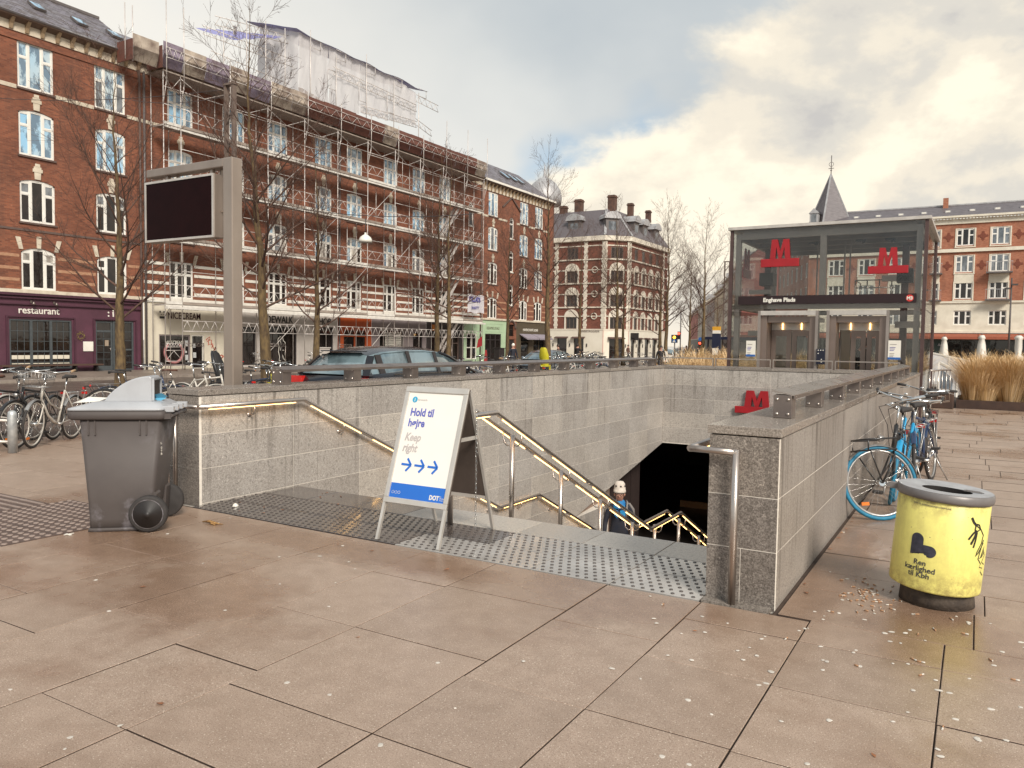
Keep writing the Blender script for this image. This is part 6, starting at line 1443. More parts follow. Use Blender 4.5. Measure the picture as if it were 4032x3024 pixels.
# pale stone blocks and skylights of the station
M_PYR = mat('pale_skylight_metal', (0.66, 0.63, 0.60), 0.35, 0.2, c2=(0.56, 0.54, 0.52), scale=2)
def skylight_wedge(label, x0, x1, y0, y1, hl, hr, z=0.0):
    r = root('station_skylight', label, 'skylight', ((x0+x1)/2, (y0+y1)/2, z)); ym = (y0+y1)/2
    P = [(x0, y0, z), (x1, y0, z), (x1, y1, z), (x0, y1, z), (x0, y0+.4, z+hl), (x0, y1-.4, z+hl), (x1, y0, z+hr), (x1, y1, z+hr)]
    part('housing', MB().add(P, [(0, 1, 6, 4), (1, 2, 7, 6), (2, 3, 5, 7), (3, 0, 4, 5), (4, 6, 7, 5)]), M_PYR, r)
    a, b = Vector(P[0]), Vector(P[1]); c, d = Vector(P[6]), Vector(P[4])
    def q(u, v): return (a*(1-u)+b*u)*(1-v)+(d*(1-u)+c*u)*v+Vector((0, -.012, 0))
    part('pane', MB().add([q(.04, .25), q(.5, .3), q(.04, .85)][0:3], [(0, 1, 2)]), M_PANEG, r)
    for u in (.0, .33, .66, 1.0): part('rib', MB().beam(q(u, 0), q(u, 1), .05, .05), M_WHITE, r)
    part('rim', MB().beam(P[4], P[6], .07, .07), M_WHITE, r); return r
skylight_wedge('tilted pale metal station skylight behind the wide grass planter', -2.2, 1.2, 40.0, 43.0, 1.5, .75)
skylight_wedge('lower pale skylight wedge in front of the tilted one', -1.1, .6, 29.6, 31.6, 1.15, .2)
skylight_wedge('low grey skylight at the far right beside the closed parasols', 3.1, 7.5, 40, 43, 1.0, .6)
g = root('railing', 'short steel railing beside the lift house, behind the bicycles', 'railing', (-.85, 19.6, 0))
for k in range(6): part('bar', MB().tube((-.86+.07*k, 19.0+.25*k, .45), (-.86+.07*k, 19.0+.25*k, 1.12), .012, 6), M_STEEL, g)
part('rail', MB().tube((-.86, 19, 1.13), (-.51, 20.25, 1.13), .02, 8), M_STEEL, g); part('rail', MB().tube((-.86, 19, .42), (-.51, 20.25, .42), .02, 8), M_STEEL, g)
bb = root('concrete_block', 'low brown stone block among the grasses behind the second bicycle', 'block', (-.6, 26, 0)); part('stone', MB().box(-1.3, -.5, 23.9, 24.5, 0, .42), M_CORT, bb, bevel=.02)
# closed parasols
M_CANV = mat('closed_canvas', (0.74, 0.70, 0.62), 0.85, c2=(0.62, 0.57, 0.50), scale=3, stretch=(1, 1, .2))
def parasol(x, y, label, bulge=0, z=Z0):
    r = root('closed_parasol', label, 'parasol', (x, y, z), group='closed parasols outside the cafe')
    g = MB(); prof = [(.10, 2.62), (.17, 2.45), (.12, 2.40), (.17, 2.1), (.21, 1.7), (.26, 1.3), (.31, .85), (.29, .7)] if not bulge else [(.10, 2.62), (.2, 2.5), (.15, 2.38), (.16, 1.9), (.13, 1.55), (.20, 1.45), (.31, 1.15), (.29, .9), (.15, .72)]
    n = 16; V = []
    for r_, z_ in prof:
        for j in range(n): a = 2*math.pi*j/n; rr_ = r_*(1+.16*math.cos(j*math.pi)); V.append((rr_*math.cos(a), rr_*math.sin(a), z_))
    g.add(V, [(i*n+j, (i+1)*n+j, (i+1)*n+(j+1) % n, i*n+(j+1) % n) for i in range(len(prof)-1) for j in range(n)]+[tuple(range(n))], 0, True)
    part('canopy', g, M_CANV, r, local=True); part('pole', MB().tube((0, 0, 0), (0, 0, 2.72), .03, 8), M_SILL, r, local=True); part('base', MB().box(-.3, .3, -.3, .3, 0, .08), M_DARK, r, local=True)
parasol(-1.95, 60.0, 'leftmost and smallest of the closed cream parasols, tied straight'); parasol(.18, 52.0, 'middle closed cream parasol, widening towards its hem'); parasol(1.95, 52.0, 'rightmost closed cream parasol, tied in with a baggy lower part', 1)
# cafe tables and chairs under the parasols
M_CAFE = mat('cafe_metal', (.20, .15, .12), .5); rr = random.Random(12)
def cafe_set(x, y, label):
    r = root('cafe_table', label, 'table', (x, y, Z0), rr.uniform(0, 1), group='cafe tables in front of the green shopfront')
    part('top', MB().lathe([(0, .72), (.34, .72), (.34, .75), (0, .75)], n=14), M_CREAM, r, local=True); part('foot', MB().tube((0, 0, 0), (0, 0, .72), .03, 6).lathe([(.22, 0), (.2, .03)], n=12), M_CAFE, r, local=True)
    return r
ct = cafe_set(-1.2, 57, 'small round cafe table between the grasses and the green shopfront')
ch0 = root('cafe_chair', 'dark cafe chair beside a round table under the red awning', 'chair', (-.6, 57, Z0), .4, group='cafe chairs in front of the green shopfront')
part('seat', MB().box(-.2, .2, -.2, .2, .43, .46), M_CAFE, ch0, local=True); part('backrest', MB().box(-.2, .2, .18, .2, .6, .85), M_CAFE, ch0, local=True)
for a in (-.18, .18):
    for b in (-.18, .18): part('leg', MB().tube((a, b, 0), (a, b, .43 if b < 0 else .85), .012, 5), M_CAFE, ch0, local=True)
for k in range(7):
    x = -1.5+rr.uniform(0, .5)+k*.75; y = 56+rr.uniform(-2, 6)
    if k % 2: copy_thing(ct, (x, y, Z0), 0, 'small round cafe table between the grasses and the green shopfront')
    copy_thing(ch0, (x+.5, y+rr.uniform(-.4, .4), Z0), rr.uniform(0, 6), 'dark cafe chair beside a round table under the red awning')
# ---------------------------------------------------------------- street furniture
M_POLE = mat('dark_grey_pole', (.10, .085, .08), .5, .3)
sp_ = root('street_lamp', 'slim dark lamp pole with two small heads in front of the right building', 'street lamp', (2.0, 70, Z0))
part('pole', MB().tube((2.0, 70, Z0), (2.0, 70, 7.0), .08, 8, .05), M_POLE, sp_)
for dx in (-.25, .22): part('lamp_head', MB().box(2.0+dx-.2, 2.0+dx+.2, 69.8, 70.1, 6.3+dx*.6, 6.42+dx*.6), M_POLE, sp_)
def lattice_mast(x, y, z1, label, w=.26):
    r = root('wire_mast', label, 'mast', (x, y, Z0))
    for s in (-1, 1): part('channel', MB().box(x+s*w/2-.035, x+s*w/2+.035, y-.07, y+.07, Z0, z1), M_MASTC, r)
    g = MB(); z = Z0+.4; k = 0
    while z < z1-.3: g.beam((x-w/2+.03, y-.03, z), (x+w/2-.03, y-.03, z+.36*(1 if k % 2 else -1)+.0), .04, .05); z += .42; k += 1
    part('lacing', g, M_MASTC, r, kind='stuff'); part('cap', MB().box(x-w/2-.06, x+w/2+.06, y-.09, y+.09, z1, z1+.06), M_MASTC, r); return r
M_MASTC = mat('old_mast_steel', (.17, .125, .10), .7, c2=(.12, .085, .07), scale=3)
lattice_mast(-19.9, 16.4, 9.3, 'old laced steel mast rising behind the grey information screen', .34)
lattice_mast(-16.75, 60.2, 8.0, 'tall laced steel mast just left of the glass lift house', .36)
M_WIRE = mat('black_wire', (.06, .05, .05), .6)
hl = root('hanging_lamp', 'white dome street lamp hanging on wires above the road', 'street lamp', (-14.95, 16.95, 4.6))
part('shade', MB().lathe([(.19, 0), (.185, .07), (.15, .14), (.09, .19), (.03, .22), (.03, .27)], (-14.95, 16.95, 4.36), 20), M_WHITE, hl)
part('diffuser', MB().lathe([(0, 0), (.17, .0)], (-14.95, 16.95, 4.365), 20, cap=False), M_PALEG, hl)
part('hook', MB().tube((-14.95, 16.95, 4.62), (-14.95, 16.95, 5.05), .012, 5), M_WIRE, hl)
def wire(p, q, sag, label, r=.010):
    p, q = Vector(p), Vector(q); pts = [p.lerp(q, k/14)-Vector((0, 0, sag*4*(k/14)*(1-k/14))) for k in range(15)]
    w = part('overhead_wire', MB().path(pts, r, 4), M_WIRE); tag(w, label, 'wire', 'thin wires across the square')
wire((-19.9, 16.4, 6.0), (-12, 18.0, 5.1), .3, 'thin overhead wire carrying the white dome lamp'); wire((-37.9, 14.5, 11.6), (-19.9, 16.4, 9.2), .5, 'thin wire from the restaurant house to the laced mast'); wire((-37.9, 22.2, 14.0), (-19.9, 16.4, 9.0), .6, 'thin upper wire crossing the brick facade')
# bus stop sign and shelter, traffic light, warning sign
M_NAVY = mat('navy_panel', (.014, .018, .045), .4)
bs = root('bus_stop_sign', 'navy bus stop pillar with a yellow top near the street opening', 'sign', (-16.7, 57.7, Z0))
part('pillar', MB().box(-17.0, -16.4, 57.6, 57.8, .4, 2.48), M_NAVY, bs); part('yellow_cap', MB().box(-16.99, -16.41, 57.58, 57.82, 2.72, 3.0), mat('bus_yellow', (.72, .36, .03), .5), bs); part('white_band', MB().box(-16.97, -16.43, 57.57, 57.83, 2.485, 2.715), M_WHITE, bs); part('notice', MB().box(-16.95, -16.5, 57.57, 57.59, .9, 1.4), M_WHITE, bs); part('post', MB().tube((-16.7, 57.7, Z0-.1), (-16.7, 57.7, .4), .06, 6), M_NAVY, bs)
sh = root('bus_shelter', 'navy roofed bus shelter with glass wall left of the lift house', 'bus shelter', (-16, 59.5, Z0))
part('roof', MB().box(-18.3, -13.6, 59.3, 60.6, 2.05, 2.26), M_NAVY, sh)
for x in (-18.1, -16.4, -14.1): part('post', MB().box(x-.05, x+.05, 60.3, 60.4, Z0-.2, 2.05), M_NAVY, sh)
part('rear_glass', MB().box(-16.3, -14.2, 60.33, 60.35, .2, 1.9), M_PALEG, sh); part('bench', MB().box(-16.2, -14.3, 59.9, 60.2, .25, .30), M_NAVY, sh)
ws = root('warning_sign', 'lit yellow warning lamp on a dark sign board above a blue crossing sign', 'sign', (-23.4, 67.7, 2))
part('board', MB().box(-23.68, -23.12, 67.7, 67.8, 1.78, 2.5), M_BLKP, ws); part('lamp', MB().lathe([(0, -.08), (.13, -.04), (.14, 0)], (-23.4, 67.7, 2.27), 16, axis='y'), emis('amber_lamp', (1, .45, .04), 3.0), ws); part('blue_sign', MB().box(-23.6, -23.2, 67.66, 67.69, 1.8, 2.1), mat('sign_blue', (.05, .14, .35), .5), ws); part('walker_triangle', MB().prism([(-23.53, 1.84), (-23.27, 1.84), (-23.4, 2.06)], 'y', 67.63, 67.655), M_WHITE, ws)
part('post', MB().tube((-23.4, 67.85, -.6), (-23.4, 67.85, 2.5), .05, 6), M_POLE, ws)
tl = root('traffic_light', 'traffic light showing red on a slim pole at the street opening', 'traffic light', (-23.1, 68.0, 2))
part('post', MB().tube((-23.0, 68.2, -.6), (-23.0, 68.2, 4.6), .05, 6), M_POLE, tl); part('housing', MB().box(-23.2, -22.95, 67.95, 68.1, 2.1, 2.8), M_BLKP, tl); part('red_lamp', MB().lathe([(0, -.05), (.10, -.03), (.11, 0)], (-23.08, 67.94, 2.62), 12, axis='y'), emis('red_lamp', (1, .04, .02), 7), tl)
t2_ = root('traffic_light', 'second small red traffic light right of the slim tree, under a round blue sign', 'traffic light', (-21.4, 68.8, 2))
part('post', MB().tube((-21.4, 69, -.6), (-21.4, 69, 2.3), .05, 6), M_POLE, t2_); part('housing', MB().box(-21.53, -21.27, 68.8, 68.95, 1.3, 1.95), M_BLKP, t2_); part('red_lamp', MB().lathe([(0, -.05), (.09, -.03), (.10, 0)], (-21.4, 68.79, 1.78), 12, axis='y'), emis('red_lamp_small', (1, .05, .02), 5), t2_); part('blue_disc', MB().lathe([(0, -.02), (.17, -.02), (.17, 0)], (-21.4, 68.9, 2.15), 16, axis='y', sm=False), mat('disc_blue', (.04, .14, .4), .5), t2_)
sb = root('street_sign_board', 'white information board on the pavement right of the corner building', 'sign', (-16.5, 46, Z0)); part('board', MB().box(-16.75, -16.3, 46, 46.05, .55, 1.2), M_WHITE, sb); part('foot', MB().box(-16.7, -16.35, 45.98, 46.07, Z0, .55), M_POLE, sb)
for i, (x, y, lab) in enumerate(((-14.0, 26.5, 'dark slatted plaza bench seen through the left wall rail'), (-10.6, 22.5, 'pale topped plaza bench near the far corner of the left wall'), (-9.5, 32.5, 'pale topped bench in front of the far grass planter'))):
    r = root('plaza_bench', lab, 'bench', (x, y, 0), group='benches on the plaza')
    for k in range(4): part('slat', MB().box(x-.9, x+.9, y-.25+.13*k, y-.14+.13*k, .42, .46), M_PALEG if i else M_CAFE, r)
    for s in (-.7, .7): part('leg', MB().box(x+s-.04, x+s+.04, y-.22, y+.22, 0, .42), M_POLE, r)
# utility cabinets by the mint shop
for (y, lab) in ((58.6, 'black utility cabinet on the pavement by the mint green shop'), (36.9, 'pale scribbled utility cabinet in front of the skate shop')):
    r = root('utility_cabinet', lab, 'cabinet', (-36.2, y, GZ)); part('body', MB().box(-36.5, -35.9, y-.45, y+.45, GZ, 1.05), M_BLKP if y > 50 else M_PALEG, r, bevel=.02); part('lid', MB().box(-36.55, -35.85, y-.5, y+.5, 1.052, 1.12), M_BLKP if y > 50 else M_PALEG, r)
fl = root('advertising_flag', 'small dark red advertising flag on the pavement by the mint shop', 'flag', (-35.6, 54.6, GZ)); part('pole', MB().tube((-35.6, 54.9, GZ), (-35.6, 54.9, 2.1), .02, 5), M_POLE, fl); part('cloth', MB().prism([(54.1, 1.1), (54.9, 1.3), (54.9, 2.1), (54.3, 1.8)], 'x', -35.61, -35.59), mat('flag_red', (.32, .015, .02), .7), fl)
asg = root('pavement_sign', 'small red pavement sign standing below the advertising flag', 'sign', (-35.2, 54.9, GZ)); part('panel', MB().prism([(54.6, GZ), (55.2, GZ), (55.0, .95), (54.8, .95)], 'x', -35.23, -35.20), mat('sign_red', (.35, .03, .03), .6), asg)

# ---------------------------------------------------------------- cars
M_TYRE = M_RUBBER; M_RIM = mat('alloy_rim', (.45, .44, .43), .35, .8); M_TAIL = mat('tail_lamp_red', (.62, .02, .015), .2, coat=.5); M_CHROME = mat('chrome', (.75, .74, .72), .15, .95)
def m_paint(name, c):
    m = mat(name, c, .22, .25, c2=tuple(x*.85 for x in c), scale=1.5, coat=.5, spec=.4); return m
M_CGLASS = m_pane('car_glass', (.16, .22, .24), 2.2)
def car(label, loc, rz, paint, L=4.75, W=1.86, H=1.47, cat='car', cg=None, van=False, sw=1.0):
    """estate car in local axes: nose towards +y, tail at y=0, centred on x"""
    r = root('parked_car' if not van else 'van', label, cat, loc, rz); hw = W/2; cg = cg or M_CGLASS; g = MB()
    st = [(-.02, .78, .80, .45), (.05, .90, .94, .30), (.35, .95, .99, .22), (1.2, .99, 1.0, .20), (2.4, .98, 1.0, .20), (3.4, .95, .99, .20), (3.75, .90, .97, .20), (4.35, .78, .92, .22), (4.68, .66, .80, .30), (4.75, .52, .70, .42)]
    sc_ = L/4.75; V = []; n = 10
    for (y, sh, w, bz) in st:
        y *= sc_; sh *= H/1.47; ww = hw*w
        V += [(-ww*.86, y, bz), (-ww*.97, y, bz+.16), (-ww, y, (bz+sh)/2), (-ww*.985, y, sh-.10), (-ww*.93, y, sh), (ww*.93, y, sh), (ww*.985, y, sh-.10), (ww, y, (bz+sh)/2), (ww*.97, y, bz+.16), (ww*.86, y, bz)]
    F = [(i*n+j, (i+1)*n+j, (i+1)*n+(j+1) % n, i*n+(j+1) % n) for i in range(len(st)-1) for j in range(n)]+[tuple(range(n)), tuple(range((len(st)-1)*n, len(st)*n))[::-1]]
    g.add(V, F, 0, True); part('body', g, paint, r, local=True)
    # greenhouse: glass shell, painted roof and pillars
    gs = [(.10, .93, .80, .95), (.46, 1.34, .68, .90), (.80, 1.425, .70, .94), (1.4, 1.465, .72, .955), (2.1, 1.47, .72, .955), (2.65, 1.43, .70, .95), (3.05, 1.32, .68, .95), (3.85, .94, .72, .90)] if not van else [(.05, .95, .92, .95), (.10, 1.45, .86, .95), (.3, 1.47, .86, .95), (1.5, 1.48, .86, .955), (2.6, 1.47, .85, .955), (3.1, 1.40, .80, .95), (3.3, 1.30, .78, .95), (3.95, .92, .82, .90)]
    V = []; 
    for (y, z, wt, wb) in gs:
        y *= sc_; z *= H/1.47; zb = (.93 if not van else .95)*H/1.47; wt *= hw; wb *= hw
        zz = max(z, zb+.01); V += [(-wb*.985, y, zb-.02), (-wt-.03, y, zb+(zz-zb)*.84), (-wt*.62, y, zz), (wt*.62, y, zz), (wt+.03, y, zb+(zz-zb)*.86), (wb*.985, y, zb-.02)]
    m = len(gs); F = []
    for i in range(m-1):
        for j in range(5): F.append((i*6+j, (i+1)*6+j, (i+1)*6+j+1, i*6+j+1))
    g = MB(); g.add(V, F, 0, True); part('windows', g, cg, r, local=True)
    g = MB(); Vr = []; idx = list(range(1, m-1))
    for i in idx:
        for j in (1, 2, 3, 4):
            x, y, z = V[i*6+j]; Vr.append((x*1.015, y, z+.012-(.02 if j in (1, 4) else 0)))
    F = [(a*4+j, (a+1)*4+j, (a+1)*4+j+1, a*4+j+1) for a in range(len(idx)-1) for j in range(3)]
    g.add(Vr, F, 0, True); part('roof', g, paint, r, local=True)
    def pil(i, f, wd):   # pillar at station fraction
        a = Vector(V[int(i)*6+(0 if f < 0 else 5)]); b = Vector(V[int(i)*6+(1 if f < 0 else 4)]); fr = i-int(i)
        if fr: a = a.lerp(Vector(V[(int(i)+1)*6+(0 if f < 0 else 5)]), fr); b = b.lerp(Vector(V[(int(i)+1)*6+(1 if f < 0 else 4)]), fr)
        s = Vector((.012*(-1 if f < 0 else 1), 0, 0)); part('pillar', MB().beam(a+s, b+s, wd, .03, up=(1, 0, 0)), paint if i < 1.5 or i > 6 else M_BLKP, r, local=True)
    for f in (-1, 1):
        for i, wd in ((.35, .16), (1.5, .16), (3.15, .10), (4.6, .10)): pil(i, f, wd)
        a, b, c = Vector(V[(m-1)*6+(0 if f < 0 else 5)]), Vector(V[(m-2)*6+(1 if f < 0 else 4)]), Vector(V[(m-3)*6+(1 if f < 0 else 4)]); part('a_pillar', MB().path([a, b, c], .035, 6), paint, r, local=True)
        a, b = Vector(V[0+(0 if f < 0 else 5)]), Vector(V[6+(1 if f < 0 else 4)]); part('rear_pillar', MB().beam(a, b, .13, .06), paint, r, local=True)
        part('chrome_strip', MB().beam((f*hw*.955, .9*sc_, .945*H/1.47), (f*hw*.955, 3.6*sc_, .945*H/1.47), .02, .025), M_CHROME, r, local=True)
        part('tail_lamp', MB().obox((f*hw*.84, .03, .80*H/1.47), (hw*.15, .02*f*0-.0, 0), (0, .10, 0), (0, 0, .09)), M_TAIL, r, local=True)
        mr = part('mirror', MB().lathe([(0, -.10), (.09, -.07), (.10, 0), (.06, .07), (0, .08)], (f*(hw+.12), 3.2*sc_, 1.0*H/1.47), 10, axis='y'), paint, r, local=True)
        for y in (.85, 3.75):
            w_ = part('wheel', MB().lathe([(0, -.11), (.31, -.11), (.335, -.08), (.335, .08), (.31, .11), (0, .11)], (f*(hw-.12), y*sc_, .33), 20, axis='x'), M_TYRE, r, local=True); part('rim', MB().lathe([(0, .0), (.20, .01), (.23, -.02)] if f > 0 else [(.23, .02), (.20, -.01), (0, 0)], (f*(hw-.005), y*sc_, .33), 16, axis='x'), M_RIM, w_, local=True)
        part('door_handle', MB().box(f*hw*.99-.015, f*hw*.99+.015, 1.5*sc_, 1.68*sc_, .80, .83), paint, r, local=True); 
    part('rear_spoiler', MB().box(-hw*.58, hw*.58, .34, .52, 1.375*H/1.47, 1.395*H/1.47), paint, r, local=True, bevel=.01)
    part('rear_wiper', MB().beam((0.02, .16, .985*H/1.47), (.34, .20, 1.02*H/1.47), .02, .02), M_BLKP, r, local=True); part('number_plate', MB().box(-.25, .25, -.045, -.03, .55, .66), M_WHITE, r, local=True)
    part('headlamp', MB().box(-hw*.85, -hw*.5, 4.55*sc_, 4.70*sc_, .58, .70), M_CHROME, r, local=True); part('headlamp', MB().box(hw*.5, hw*.85, 4.55*sc_, 4.70*sc_, .58, .70), M_CHROME, r, local=True)
    return r
P_DARK = m_paint('dark_blue_black_paint', (.010, .010, .014))
car('dark estate car parked just behind the long stair wall', (-10.72, 11.1, 0), 0, P_DARK)
car('blue grey estate car driving past the olive cafe', (-21.6, 41.8, Z0), math.radians(188), m_paint('blue_grey_paint', (.13, .16, .19)), H=1.42)
car('silver car near the crossing, partly hidden by grasses', (-25.3, 79.5, ZF), math.radians(182), m_paint('silver_paint', (.42, .41, .40)), H=1.5)
car('white van waiting in the side street', (-29.2, 84.5, ZF), math.radians(185), m_paint('white_van_paint', (.66, .64, .60)), H=1.95, cat='van', van=True)
car('dark red car farther down the side street', (-33.5, 96, ZF), math.radians(195), m_paint('dark_red_paint', (.12, .015, .015)), H=1.5)
# ---------------------------------------------------------------- wheeled bin
M_BIN = mat('grey_bin_plastic', (0.088, 0.074, 0.069), 0.55, c2=(0.070, 0.058, 0.055), scale=2, bump=.06, bscale=240, obj=True, spec=.35)
M_LID = mat('pale_grey_lid', (0.42, 0.43, 0.45), 0.35, c2=(0.35, 0.355, 0.37), scale=3, bump=.05, bscale=200, rvar=.06)
def scuffed(m):
    nt = m.node_tree; b = nt.nodes['Principled BSDF']; src = b.inputs['Base Color'].links[0].from_socket
    n1 = _noise(nt, _pos(nt, (1, 1, 1), True), 3.2, 5, .7); n2 = _noise(nt, _pos(nt, (1, 1, 1), True), 1.1, 3, .5)
    f = _math(nt, 'MULTIPLY', _ramp(nt, n1, [(.52, 0.0), (.68, .55)]), _ramp(nt, n2, [(.45, 0.0), (.62, 1.0)]))
    nt.links.new(_mix(nt, f, src, (.36, .34, .38)), b.inputs['Base Color'])
scuffed(M_BIN)
wb = root('wheeled_bin', 'large grey wheeled bin with a humped litter lid, standing by the left wall', 'bin', (-6.157, 4.027, 0), math.radians(41.3))
def rrect(x0, x1, y0, y1, r, n=4):
    P = []
    for cx_, cy_, a in ((x1-r, y0+r, -90), (x1-r, y1-r, 0), (x0+r, y1-r, 90), (x0+r, y0+r, 180)):
        for k in range(n+1): w = math.radians(a+90*k/n); P.append((cx_+r*math.cos(w), cy_+r*math.sin(w)))
    return P
def loft(secs, m=0, cap=True):
    g = MB(); n = len(secs[0][0]); V = [(x, y, z) for P, z in secs for x, y in P]
    F = [(i*n+j, i*n+(j+1) % n, (i+1)*n+(j+1) % n, (i+1)*n+j) for i in range(len(secs)-1) for j in range(n)]
    if cap: F += [tuple(range(n))[::-1], tuple(range((len(secs)-1)*n, len(secs)*n))]
    g.add(V, F, m, True); return g
g = loft([(rrect(-.26, .16, -.235, .235, .03), .012), (rrect(-.262, .20, -.237, .237, .03), .10), (rrect(-.268, .235, -.243, .243, .035), .22), (rrect(-.318, .315, -.272, .272, .04), .93)], 0)
part('body', g, M_BIN, wb, local=True)
part('base_rim', loft([(rrect(-.275, .12, -.245, .245, .03), .0), (rrect(-.27, .14, -.242, .242, .03), .028)]), M_BIN, wb, local=True)
part('rim', loft([(rrect(-.38, .335, -.292, .292, .045), .925), (rrect(-.40, .345, -.302, .302, .045), .94), (rrect(-.40, .345, -.302, .302, .045), .995), (rrect(-.38, .33, -.285, .285, .04), 1.0)]), M_BIN, wb, local=True)
for s in (-1, 1):
    for x0 in (-.25, .14):
        for k in (0, .05): part('rib', MB().box(x0+k, x0+k+.012, s*.266-.012, s*.266+.012, .80, .925), M_BIN, wb, local=True)
for s in (-1, 1):
    w_ = part('wheel', MB().lathe([(0, -.03), (.135, -.03), (.150, -.024), (.150, .024), (.135, .03), (0, .03)], (.21, s*.285, .150), 28, axis='y'), M_RUBBER, wb, local=True)
    part('hub', MB().lathe([(.115, -.004), (.112, -.012), (.03, -.016), (.025, -.03), (0, -.032)] if s < 0 else [(0, .032), (.025, .03), (.03, .016), (.112, .012), (.115, .004)], (.21, s*.285+s*.026, .150), 24, axis='y'), M_DARK, w_, local=True)
    part('rim_ring', MB().torus((.21, s*.285+s*.030, .150), .118, .005, 'y', 28, 5), M_BIN, w_, local=True)
part('axle', MB().tube((.21, -.27, .15), (.21, .27, .15), .012, 8), M_DARK, wb, local=True)
part('wheel_arch', MB().prism([(.12, .04), (.24, .04), (.26, .30), (.20, .36), (.10, .22)], 'y', -.235, -.10).prism([(.12, .04), (.24, .04), (.26, .30), (.20, .36), (.10, .22)], 'y', .10, .235), M_BIN, wb, local=True)
lid = part('lid', loft([(rrect(-.405, .34, -.305, .305, .05), 1.002), (rrect(-.40, .34, -.30, .30, .05), 1.018), (rrect(-.24, .28, -.22, .22, .05), 1.062), (rrect(-.20, .26, -.18, .18, .05), 1.066)]), M_LID, wb, local=True)
hp = [(-.17, 1.06)]+[(-.17+.36*k/10, 1.06+.215*math.sin(math.pi/2*(k/10)**.8)) for k in range(1, 11)]+[(.205, 1.262), (.205, 1.06)]
part('hood', MB().prism(hp, 'y', -.135, .135), M_LID, lid, local=True, bevel=.015)
part('opening', MB().box(.2055, .210, -.105, .105, 1.085, 1.235), M_DARK, lid, local=True)
part('opening_frame', MB().strip([(-.12, 1.07), (-.12, 1.25), (.12, 1.25), (.12, 1.07)], 'x', .206, .222, .018), M_LID, lid, local=True)
for y in (-.24, -.08, .08, .24): part('hinge', MB().box(.31, .405, y-.022, y+.022, .985, 1.035), M_LID, lid, local=True, bevel=.006)
part('handle', MB().tube((.385, -.27, .955), (.385, .27, .955), .014, 8).box(.335, .385, -.28, -.25, .93, .975).box(.335, .385, .25, .28, .93, .975).box(.335, .385, -.02, .02, .93, .975), M_BIN, wb, local=True)
g = MB()
for k in range(6): g.box(.3145+.000, .3165, -.20+.0*k, -.17, .62+.025*k, .635+.025*k)
part('lettering', MB(), M_WHITE, wb, local=True) if False else None
me = text_mesh('240 L', .05, .001); me.materials.append(M_WHITE); me.transform(Matrix(((0, 0, 1, .293), (0, 1, 0, -.215), (1, 0, 0, .62), (0, 0, 0, 1)))); inst('lettering', me, wb)
tag(part('paper_scrap', MB().add([(-6.50, 3.72, 1.035), (-6.36, 3.68, 1.052), (-6.24, 3.80, 1.062), (-6.30, 3.92, 1.085), (-6.44, 3.90, 1.07), (-6.38, 3.80, 1.095)], [(0, 1, 5), (1, 2, 5), (2, 3, 5), (3, 4, 5), (4, 0, 5)]).add([(-6.30, 3.88, 1.068), (-6.18, 3.90, 1.08), (-6.16, 4.0, 1.074), (-6.28, 4.02, 1.10)], [(0, 1, 2), (0, 2, 3)]), M_WHITE), 'crumpled white paper lying on the lid of the wheeled bin', 'litter')
tag(part('face_mask', MB().add([(-5.975, 4.11, 1.115), (-5.915, 4.155, 1.13), (-5.90, 4.20, 1.10), (-5.95, 4.18, 1.085), (-5.985, 4.14, 1.09)], [(0, 1, 2, 3, 4)]).add([(-5.99, 4.13, 1.08), (-5.94, 4.15, 1.06), (-5.915, 4.20, 1.085), (-5.96, 4.20, 1.10)], [(0, 1, 2, 3)]), mat('mask_blue', (.12, .42, .62), .7)), 'pale blue face mask hanging out of the bin lid opening', 'litter')
# ---------------------------------------------------------------- yellow bin
M_YELL, _nt, _b = new_mat('worn_yellow_paint'); _v = _pos(_nt)
_c = _mix(_nt, _ramp(_nt, _noise(_nt, _pos(_nt, (1, 1, .25)), 9, 5, .7), [(.42, 0.0), (.66, .55)]), (.84, .76, .22), (.62, .54, .16))
_sep = _nt.nodes.new('ShaderNodeSeparateXYZ'); _nt.links.new(_nt.nodes.new('ShaderNodeNewGeometry').outputs['Position'], _sep.inputs[0])
_low = _ramp(_nt, _sep.outputs[2], [(.08, .9), (.26, .08)]); _hi = _ramp(_nt, _sep.outputs[2], [(.58, 0.05), (.66, .7)])
_dirt = _math(_nt, 'MULTIPLY', _ramp(_nt, _noise(_nt, _v, 14, 6, .75), [(.42, 0.0), (.62, 1.0)]), _math(_nt, 'ADD', _low, _hi, True))
_c = _mix(_nt, _dirt, _c, (.26, .18, .07)); _c = _mix(_nt, _ramp(_nt, _noise(_nt, _v, 45, 3, .6), [(.70, 0.0), (.73, .85)]), _c, (.20, .12, .07))
_nt.links.new(_c, _b.inputs['Base Color']); _b.inputs['Roughness'].default_value = .42; _bump(_nt, _b, _noise(_nt, _v, 12, 4), .08, .01)
yb = root('litter_bin', 'round yellow litter bin with a dark heart, scratched paint and graffiti', 'bin', (-.165, 5.60, 0), 0.0)
